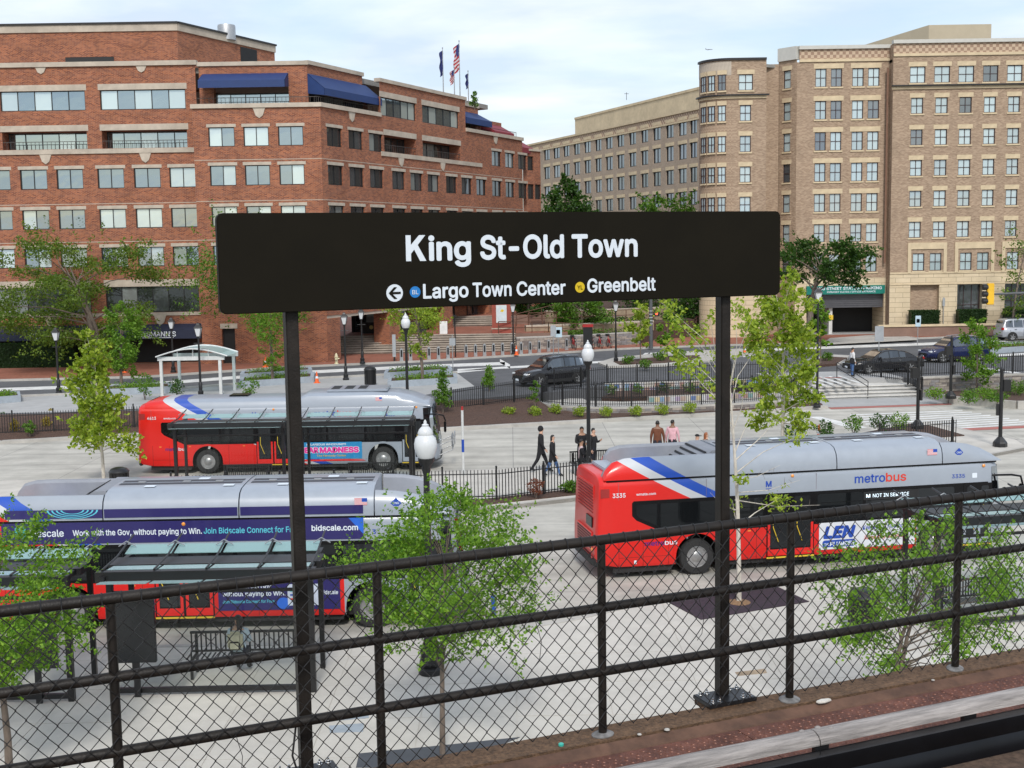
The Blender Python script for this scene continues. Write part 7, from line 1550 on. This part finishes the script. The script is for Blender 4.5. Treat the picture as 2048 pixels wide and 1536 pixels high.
def car(name, label, loc, rz, kind, paint, trim=None):
    k = KINDS[kind]; R = thing(name, label, 'car', loc, rz, 'cars by the street'); L_ = k['L']
    bx = lambda x, y, z: (x-L_/2, y, z)
    xs = [0, .05, .15, .35, .7, 1.2, 1.8, 2.4, 3.0, 3.4, 3.8, 4.1, L_-.35, L_-.18, L_-.06, L_]; xs = sorted({x for x in xs if x <= L_}); secs = []
    for x in xs:
        w_ = wplan(k, x); b_ = lin(k['belt'], x); lo = .24 if .4 < x < L_-.5 else .32
        half = [(.82*w_, lo), (.95*w_, lo+.08), (w_, .5*(lo+b_)), (.985*w_, b_-.10), (.93*w_, b_-.03), (.80*w_, b_), (.4*w_, b_+.018)]
        secs.append([bx(x, y, z) for y, z in half]+[bx(x, -y, z) for y, z in half[::-1]])
    obj('body', MB().loft(secs), paint, R, smooth=38)
    rf = k['roof']; cx = np.linspace(rf[0][0], rf[-1][0], 15); cs = []
    def cab(x, f): w_ = wplan(k, x)*(.90-.20*f*min(1, (lin(rf, x)-lin(k['belt'], x))/.5)); b_ = lin(k['belt'], x)-.02; return w_, b_+(lin(rf, x)-b_)*f
    for x in cx:
        pts = [cab(x, 0), cab(x, .5), cab(x, .88)]; w3, z3 = cab(x, 1.0); pts += [(w3*.93, z3-.01), (w3*.5, z3+.012)]
        cs.append([bx(x, y, z) for y, z in pts]+[bx(x, -y, z) for y, z in pts[::-1]])
    cabn = obj('cabin', MB().loft(cs), paint, R, smooth=40)
    # glass
    x0, x1 = rf[1][0], rf[-1][0]; bp = x0+(x1-x0)*.40
    def strip(a, b, f0, f1, s):
        mb = MB(); n = 6
        for i in range(n):
            xa, xb = a+(b-a)*i/n, a+(b-a)*(i+1)/n; q = []
            for x, f in ((xa, f0), (xb, f0), (xb, f1), (xa, f1)): y, z = cab(x, f); q.append(bx(x, s*(y+.012), z))
            mb.add(q, [(0, 1, 2, 3)])
        return mb
    for s in (-1, 1):
        xr = x0+.12
        for a, b in ((xr, x0+(x1-x0)*.22), (x0+(x1-x0)*.25, bp+.25), (bp+.31, x1-.42)): obj('side_window', strip(a, b, .10, .84, s), m_cglass, R)
        obj('window_trim', MB().tube([bx(x, s*(cab(x, .06)[0]+.015), cab(x, .06)[1]) for x in np.linspace(xr, x1-.3, 8)], .012, 5), m_chrome, R)
    for nm, a, b in (('windscreen', x1-.10, rf[-2][0]+.02), ('rear_window', rf[0][0]+.06, rf[1][0]+(.25 if kind == 'sedan' else .0))):
        mb = MB(); n = 5
        for i in range(n):
            xa, xb = a+(b-a)*i/n, a+(b-a)*(i+1)/n; q = []
            for x, s in ((xa, -1), (xb, -1), (xb, 1), (xa, 1)): y, z = cab(x, 1.0); q.append((x-L_/2+(.018 if nm[0] == 'w' else -.018), s*y*.84, z+.016))
            mb.add(q, [(0, 1, 2, 3)])
        obj(nm, mb, m_cglass, R)
    ty = MB().lathe([(k['r']*.60, .08), (k['r']*.66, .0), (k['r']*.95, .0), (k['r'], .04), (k['r'], .18), (k['r']*.95, .22), (.1, .22)], 22, axis='Y').mesh('tyre', m_rubber, 40); rm = MB().lathe([(k['r']*.68, .03), (k['r']*.66, .0), (k['r']*.6, .05), (.05, .06)], 20, axis='Y')
    for j in range(5): a = 2*PI*j/5; rm.add([(.04*math.cos(a+1), .0, .04*math.sin(a+1)), (k['r']*.64*math.cos(a+.12), -.002, k['r']*.64*math.sin(a+.12)), (k['r']*.64*math.cos(a-.12), -.002, k['r']*.64*math.sin(a-.12)), (.04*math.cos(a-1), .0, .04*math.sin(a-1))], [(0, 1, 2, 3)])
    rm = rm.mesh('rim', m_rim)
    for ax in k['ax']:
        for s in (-1, 1):
            yw = s*(wplan(k, ax)+.015); wo = inst(ty, 'wheel', R, (ax-L_/2, yw, k['r'])); wo.scale = (1, 1 if s < 0 else -1, 1); inst(rm, 'rim', wo, (0, -.006, 0))
            arch = MB(); ra = k['r']+.075; arch.prism([bx(ax+ra*math.cos(PI*j/14), 0, 0)[:1]+(k['r']+ra*math.sin(PI*j/14),) for j in range(15)]+[(ax-L_/2-ra, .26), (ax-L_/2+ra, .26)], s*(wplan(k, ax)-.02), s*(wplan(k, ax)+.008), axis='Y'); obj('wheel_arch', arch, m_rubber if k['clad'] else m_dark, R)
    if k['clad']:
        for s in (-1, 1): obj('sill_cladding', MB().b2((k['ax'][0]+.45-L_/2, s*(k['W']-.03), .22), (k['ax'][1]-.45-L_/2, s*(k['W']+.012), .40)), trim or m_rubber, R)
    for s in (-1, 1):
        xf = L_-.22; obj('headlight', MB().box(bx(xf, s*wplan(k, xf)*.80, lin(k['belt'], xf)-.07), (.22, .30, .11)), m_hl, R, bevel=.03)
        xb = .06; obj('tail_light', MB().box(bx(xb, s*wplan(k, xb)*.86, lin(k['belt'], xb)-.06), (.16, .26, .22)), m_tl, R, bevel=.03)
        xm = x1-.45; obj('mirror', MB().box(bx(xm, s*(k['W']*.98+.06), lin(k['belt'], xm)+.06), (.14, .2, .14)), paint, R, bevel=.04)
        for xh in (bp-.05, bp+.95): obj('door_handle', MB().box(bx(xh-.35, s*(k['W']+.006), lin(k['belt'], xh)-.14), (.18, .03, .035)), m_chrome if kind != 'box' else m_black, R)
        for xh in (bp+.28, x1-.55, x0+.45): obj('door_seam', MB().box(bx(xh, s*(k['W']-.002), .62), (.012, .012, .62)), m_dark, R)
    obj('grille', MB().box(bx(L_-.02, 0, .55), (.08, .9, .18)), m_dark, R, bevel=.02); obj('plate', MB().box(bx(L_+.02, 0, .42), (.02, .3, .12)), m_txt_w, R); obj('bumper', MB().box(bx(.02, 0, .42), (.1, 1.5, .2)), trim or m_dark, R, bevel=.03)
    if kind != 'sedan':
        for s in (-1, 1): obj('roof_rail', MB().tube([bx(x, s*cab(x, 1)[0]*.86, cab(x, 1)[1]+.05) for x in (x0+.35, x0+.8, x0+1.4, rf[-2][0]-.1)], .02, 6), m_chrome if kind == 'suv' else m_dark, R)
    return R
pb = mat('car_black', (.012, .012, .014), .18, var=.05, coat=.35); pn_ = mat('car_navy', (.008, .014, .06), .2, var=.05, coat=.35); psil = mat('car_silver', (.42, .44, .48), .3, .4, var=.05, coat=.5); pgold = mat('car_beige', (.30, .26, .20), .3, .3, var=.05, coat=.5)
car('parked_suv', 'black sport utility car parked beside the curved ramp', g3(1101, 768, ZS), rad(180+32), 'suv', pb)
car('parked_sedan', 'black sedan parked beside the pedestrian in white', g3(1764, 744, ZS), rad(180+13), 'sedan', pb)
car('parked_suv', 'dark navy sport utility car parked behind the black sedan', g3(1906, 722, ZS), rad(180+14), 'suv', pn_)
car('boxy_car', 'silver boxy car with grey lower panels on the street by the hotel', g3(2046, 680, ZS), rad(6), 'box', psil, mat('cladding_grey', (.16, .165, .17), .6))
car('parked_sedan', 'beige car nosing in behind the fence posts', (36.5, 80.5, ZS), rad(190), 'sedan', pgold)

# ================================================================== PEOPLE
m_skin = [mat('skin_light', (.50, .30, .21), .55, var=.06), mat('skin_brown', (.20, .10, .06), .55, var=.06), mat('skin_tan', (.38, .21, .13), .55, var=.06)]
m_hair = mat('hair_dark', (.012, .009, .008), .5); m_hairr = mat('hair_red', (.28, .09, .03), .5); m_eye = mat('eye_dark', (.01, .01, .01), .3)
def cloth(n, c): return bpy.data.materials.get(n) or mat(n, c, .9, var=.15, scale=9, bump=.2)
c_blk = cloth('cloth_black', (.012, .012, .014)); c_blu = cloth('denim_blue', (.06, .12, .26)); c_drk = cloth('denim_dark', (.018, .02, .03)); c_wht = cloth('cloth_white', (.60, .60, .60)); c_pnk = cloth('cloth_pink', (.62, .36, .40)); c_brn = cloth('jacket_brown', (.13, .045, .022)); c_gry = cloth('jacket_bluegrey', (.38, .46, .52)); c_sh = cloth('shoe_dark', (.02, .02, .02)); c_ltg = cloth('cap_grey', (.50, .53, .58)); c_lpk = cloth('top_palepink', (.55, .42, .42))
def person(label, loc, rz, h=1.75, pose='stand', top=None, bottom=None, skin=0, hair=m_hair, hairlong=False, extra=None, coat=False, sleeve=None, headturn=0, shorts=False, phone=False):
    """local frame: faces -Y, feet on z = 0"""
    s = h/1.75; R = thing('person', label, 'person', loc, rz); V = []; E = []; RD = []; REG = []
    def v(p, r): V.append(Vector(p)*s); RD.append((r*s, r*s) if not isinstance(r, tuple) else (r[0]*s, r[1]*s)); return len(V)-1
    def e(a, b, g): E.append((a, b)); REG.append((a, b, g))
    sit = pose == 'sit'; pz = .56 if sit else .95; ly = .03 if sit else 0
    pel = v((0, ly, pz), (.165, .13)); sp = v((0, ly-.01, pz+.2), (.16, .125)); ch = v((0, ly-.01 if not sit else ly-.03, pz+.40), (.19, .135)); nk = v((0, ly-.02, pz+.56), .06); hd = v((0, ly-.035, pz+.66), (.075, .088)); ht = v((0, ly-.03, pz+.76), (.072, .085))
    e(pel, sp, 'torso'); e(sp, ch, 'torso'); e(ch, nk, 'neck'); e(nk, hd, 'skin'); e(hd, ht, 'skin')
    step = {'walk': .30, 'stand': .03, 'sit': 0, 'hold': .03}[pose]
    for sd in (-1, 1):
        hip = v((sd*.095, ly, pz-.05), (.112, .112)); e(pel, hip, 'leg')
        if sit: kn = v((sd*.12, ly-.42, pz-.04), .078); an = v((sd*.12, ly-.44, .10), .045)
        else: kn = v((sd*.10, -sd*step*.45-.03*(pose == 'walk'), .50), .078); an = v((sd*.10, -sd*step+(.05 if pose == 'walk' and sd < 0 else 0), .09+(.05 if pose == 'walk' and sd < 0 else 0)), .045)
        ank = V[an]/s; heel = v((ank.x, ank.y+.04, ank.z-.045), .035); toe = v((ank.x+sd*.02, ank.y-.16, max(.032, ank.z-.06)), .035)
        e(hip, kn, 'leg'); e(kn, an, 'shin'); e(an, heel, 'foot'); e(an, toe, 'foot')
        sh = v((sd*.185, ly-.01, pz+.46), .08); e(ch, sh, 'torso'); sw = sd*step*.55
        if sit or pose == 'hold': el = v((sd*.24, ly-.06, pz+.22), .058); wr = v((sd*.13, ly-.26, pz+.20), .032)
        elif phone and sd > 0: el = v((.24, -.08, 1.16), .058); wr = v((.12, -.28, 1.28), .032)
        else: el = v((sd*.25, sw*.5+.02, 1.15), .058); wr = v((sd*.26, sw-.05, .91), .032)
        e(sh, el, 'arm'); e(el, wr, 'forearm'); w_ = V[wr]/s; dr = (V[wr]-V[el]).normalized(); pm = v(w_+dr*.07, (.036, .02)); e(wr, pm, 'hand')
        ax = Vector((0, 1, 0)) if abs(dr.z) > .6 else Vector((0, 0, 1)); pmv = V[pm]/s
        for f_, ln in ((-.03, .068), (-.01, .08), (.01, .076), (.03, .058)):
            k1 = v(pmv+ax*f_+dr*ln*.55, .0095); k2 = v(pmv+ax*f_+dr*ln*.9+Vector((-sd*.012, -.008, 0)), .008); e(pm, k1, 'hand'); e(k1, k2, 'hand')
        t1 = v(w_+dr*.04-ax*.045+Vector((-sd*.01, -.01, 0)), .011); t2 = v(w_+dr*.075-ax*.06+Vector((-sd*.012, -.01, 0)), .009); e(wr, t1, 'hand'); e(t1, t2, 'hand')
    me = bpy.data.meshes.new('p'); me.from_pydata([tuple(q) for q in V], E, []); ob = bpy.data.objects.new('p', me); COL.objects.link(ob)
    mo = ob.modifiers.new('s', 'SKIN'); mo.use_smooth_shade = True
    if not me.skin_vertices:
        bpy.context.view_layer.objects.active = ob
    for i, q in enumerate(me.skin_vertices[0].data): q.radius = RD[i]; q.use_root = (i == 0)
    ob.modifiers.new('d', 'SUBSURF').levels = 1
    dg = bpy.context.evaluated_depsgraph_get(); m2 = bpy.data.meshes.new_from_object(ob.evaluated_get(dg)); bpy.data.objects.remove(ob)
    sk = m_skin[skin]; mats = [top, bottom, sk, c_sh, sleeve or top]
    m2.materials.clear(); [m2.materials.append(q) for q in mats]
    idx = []; segs = [(V[a], V[b], g) for a, b, g in REG]
    for p in m2.polygons:
        c = p.center; best = min(segs, key=lambda q: (c-q[0]-(q[1]-q[0])*max(0, min(1, (c-q[0]).dot(q[1]-q[0])/(q[1]-q[0]).length_squared))).length)[2]
        g = {'torso': 0, 'neck': 0 if c.z < (pz+.5)*s else 2, 'skin': 2, 'leg': 1, 'shin': 2 if shorts else 1, 'foot': 3, 'arm': 4, 'forearm': 4, 'hand': 2}[best]
        if coat and best == 'leg' and c.z > .62*s: g = 0
        idx.append(g)
    m2.polygons.foreach_set('material_index', idx); m2.polygons.foreach_set('use_smooth', [True]*len(idx)); body = obj('body', m2, top, R)
    hc = V[hd].lerp(V[ht], .55); A = Matrix.Translation(hc) @ Matrix.Rotation(headturn, 4, 'Z')
    def sph(rx, ry, rz_, c, a0=0, a1=PI, n=10, k=16, keep=None):
        vs = [(rx*math.sin(a0+(a1-a0)*i/n)*math.cos(2*PI*j/k), ry*math.sin(a0+(a1-a0)*i/n)*math.sin(2*PI*j/k), rz_*math.cos(a0+(a1-a0)*i/n)) for i in range(n+1) for j in range(k)]
        return MB().add([Vector(q)+Vector(c) for q in vs], [(i*k+j, i*k+(j+1) % k, (i+1)*k+(j+1) % k, (i+1)*k+j) for i in range(n) for j in range(k)])
    def part(nm, mb, mt): o = obj(nm, mb, mt, R, smooth=70); o.matrix_local = A; return o
    part('nose', MB().add([Vector(q)*s for q in ((-.014, -.082, -.035), (.014, -.082, -.035), (0, -.108, -.038), (0, -.085, .01))], [(0, 1, 2), (0, 2, 3), (2, 1, 3)]), sk)
    for sd in (-1, 1):
        part('eye', sph(.012*s, .006*s, .007*s, Vector((sd*.032, -.083, .005))*s, n=5, k=8), m_eye); part('ear', sph(.012*s, .02*s, .03*s, Vector((sd*.078, .005, -.02))*s, n=5, k=8), sk)
    part('mouth', MB().box(Vector((0, -.084, -.065))*s, Vector((.045, .008, .009))*s), cloth('lip', (.25, .09, .08)))
    if extra == 'hood': part('hood', sph(.098*s, .112*s, .125*s, Vector((0, .028, .0))*s, 0, PI*.78), top)
    elif extra == 'cap': part('cap', sph(.09*s, .10*s, .085*s, Vector((0, .005, .03))*s, 0, PI*.5).b2(Vector((-.07, -.18, .035))*s, Vector((.07, -.07, .045))*s), c_blk)
    elif extra == 'greyhood': part('hood', sph(.13*s, .14*s, .14*s, Vector((0, .02, .01))*s, 0, PI*.85), c_ltg)
    else:
        hr = MB(); n, k = 10, 18
        for i in range(n):
            for j in range(k):
                q = []
                for ii, jj in ((i, j), (i, j+1), (i+1, j+1), (i+1, j)):
                    a, b = PI*.66*ii/n, 2*PI*jj/k; q.append(Vector((.080*math.sin(a)*math.cos(b), .006+.092*math.sin(a)*math.sin(b), .012+.098*math.cos(a)))*s)
                c = sum(q, Vector())/4
                if c.y < -.03*s and c.z < .055*s: continue
                if c.y < .03*s and c.z < -.005*s: continue
                hr.add(q, [(0, 1, 2, 3)])
        part('hair', hr, hair)
        if hairlong: part('hair', MB().loft([[(Vector((.085*math.cos(t), .05+.06*math.sin(t)*w_, z))*s) for t in [2*PI*j/12 for j in range(12)]] for z, w_ in ((.05, .8), (-.06, 1), (-.16, .9), (-.26, .55))]), hair)
    if pose == 'walk' and coat or extra == 'hood': obj('coat_hem', MB().loft([[(Vector((.165*math.cos(t)*w_, .125*math.sin(t)*w_, z))*s) for t in [2*PI*j/16 for j in range(16)]] for z, w_ in ((1.02, .93), (.85, 1.06), (.72, 1.1))], cap=False), top, R, smooth=60)
    return R
def foot(x, y, z=ZP): return g3(x, y, z)
person('walking person in a black hooded coat on the bus island', foot(1082, 944), rad(80), 1.82, 'walk', c_blk, c_blk, 0, extra='hood')
person('woman in a long black coat and blue jeans following the hooded walker', foot(1105, 953), rad(75), 1.62, 'walk', c_blk, c_blu, 0, hairlong=True, coat=True)
person('bearded man in a black shirt waiting at the globe lamp', foot(1164, 944), rad(10), 1.80, 'hold', c_blk, c_drk, 2)
person('person in dark clothes looking at a phone behind the globe lamp', foot(1186, 944), rad(60), 1.74, 'stand', c_blk, c_drk, 0, phone=True)
person('man in a brown leather jacket seen over the roof of bus 3335', (D(1315, 880, 50.2).x, 50.2, ZP), rad(170), 1.78, 'stand', c_brn, c_drk, 1)
person('man in a pale pink hoodie beside the brown leather jacket', (D(1345, 880, 50.4).x, 50.4, ZP), rad(160), 1.78, 'stand', c_pnk, c_drk, 1, headturn=-.6)
person('person in a black cap just showing above the bus roof', (D(1393, 870, 47.6).x, 47.6, ZP), rad(80), 1.60, 'stand', c_blk, c_drk, 0, extra='cap')
person('red-haired person just showing above the bus roof', (D(1411, 870, 47.9).x, 47.9, ZP), rad(100), 1.62, 'stand', c_blk, c_drk, 0, hair=m_hairr, hairlong=True)
person('person in a pale grey hood behind the bus roof by the maple', (D(1600, 865, 50.6).x, 50.6, ZP), rad(150), 1.76, 'stand', c_ltg, c_drk, 0, extra='greyhood')
wp = person('pedestrian in a white shirt and jeans beside the black sedan', foot(1704, 753, ZS+.02), rad(100), 1.75, 'stand', c_wht, c_blu, 2)
tag(obj('satchel', MB().box((wp.location.x-.05, wp.location.y-.24, ZS+1.0), (.3, .14, .36)), c_blk, bevel=.04), 'black satchel hanging at the side of the pedestrian in white', 'bag')
sb_ = bench_mesh(None, D(1140, 915, 48.4).x, 48.4, ZP, 1.83, rad(12), label='black slatted bench at the island fence with the woman in pink')
person('woman in a pale pink top sitting at the globe lamp with bare legs', (D(1163, 900, 48.2).x, 48.2, ZP+.1), rad(95), 1.66, 'sit', c_lpk, c_blk, 2, sleeve=c_blk, shorts=True)
bq = G(226, 1392, ZP); bx_ = D(481, 1300, bq.y+1.25).x
sw_ = person('seated woman in a pale blue-grey jacket on the near bench', (bx_, bq.y+1.12, ZP), rad(180), 1.66, 'sit', c_gry, c_drk, 0, hairlong=True, headturn=1.0)
BPK = thing('backpack', 'khaki backpack on the back of the seated woman', 'bag', (bx_-.02, bq.y+.90, ZP+.62)); obj('pack_body', MB().box((0, 0, .2), (.32, .16, .4)), cloth('khaki', (.28, .27, .20)), BPK, bevel=.06); obj('pack_pocket', MB().box((0, -.1, .12), (.24, .06, .18)), bpy.data.materials['khaki'], BPK, bevel=.03)
for s_ in (-1, 1): obj('strap', MB().tube([(s_*.1, .06, .36), (s_*.11, .15, .46), (s_*.12, .25, .40)], .016, 5), c_blk, BPK)

# ================================================================== FLAGS, AEROPLANE
def flag(label, px, ytop, ybot, Y, hc, us, w_=1.2):
    p0, p1 = D(px, ybot, Y), D(px, ytop, Y); H = p1.z-p0.z; R = thing('flag_pole', label, 'flag', (p1.x, Y, p0.z-1)); obj('pole', MB().tube([(0, 0, 0), (0, 0, H+1)], [.06, .03], 8), m_galv, R); obj('finial', MB().lathe([(.02, H+.98), (.07, H+1.05), (.01, H+1.12)], 8), m_galv, R)
    mb = MB(); n = 13; top = H+.9; m_ = 4
    for i in range(n):
        for j in range(m_):
            q = []
            for ii, jj in ((i, j), (i, j+1), (i+1, j+1), (i+1, j)):
                u = jj/m_*w_*.45; z = top-hc*ii/n*(.8)-u*.9; q.append((-u+.05*math.sin(ii*.9+jj), .12*math.sin(jj*1.9+ii*.35), z))
            mi = 2 if (us and i < 6 and j < 2) else ((i % 2) if us else 2); mb.add(q, [(0, 1, 2, 3)], mi)
    obj('flag_cloth', mb, [cloth('flag_red', (.38, .03, .04)), cloth('flag_white', (.58, .56, .58)), cloth('flag_blue', (.03, .04, .16))], R)
flag('drooping navy flag on the second tallest office roof pole', 885, 97, 188, 110, 2.6, False, .6); flag('large drooping striped flag on the tallest office roof pole', 918, 83, 194, 113, 2.9, True, 1.1); flag('small drooping striped flag between the tall poles on the office roof', 908, 135, 194, 111, 1.4, True, .8); flag('small drooping navy flag beside the potted evergreen on the office roof', 936, 143, 202, 114, 1.6, False, .5)
PLN = thing('aeroplane', 'tiny airliner flying in the distant sky', 'aeroplane', D(1418, 99, 6000)); m_pl2 = mat('plane_grey', (.25, .27, .30), .5)
obj('fuselage', MB().lathe([(.2, -17), (1.6, -13), (2.0, -8), (2.0, 10), (1.4, 15), (.2, 18)], 10, axis='X'), m_pl2, PLN, smooth=50); obj('wing', MB().prism([(-2, 2), (4, 2), (-3, 17), (-5, 17)], -.9, -.4), m_pl2, PLN); obj('wing', MB().prism([(-2, -2), (4, -2), (-3, -17), (-5, -17)], -.9, -.4), m_pl2, PLN); obj('tail_fin', MB().prism([(-16, 1), (-11, 1), (-15, 7), (-17.5, 7)], -.25, .25, axis='Y'), m_pl2, PLN); obj('tailplane', MB().prism([(-15, 0), (-12, 0), (-16, 6), (-17.5, 6), (-16, 0), (-17.5, -6), (-16, -6)], .6, .9), m_pl2, PLN)
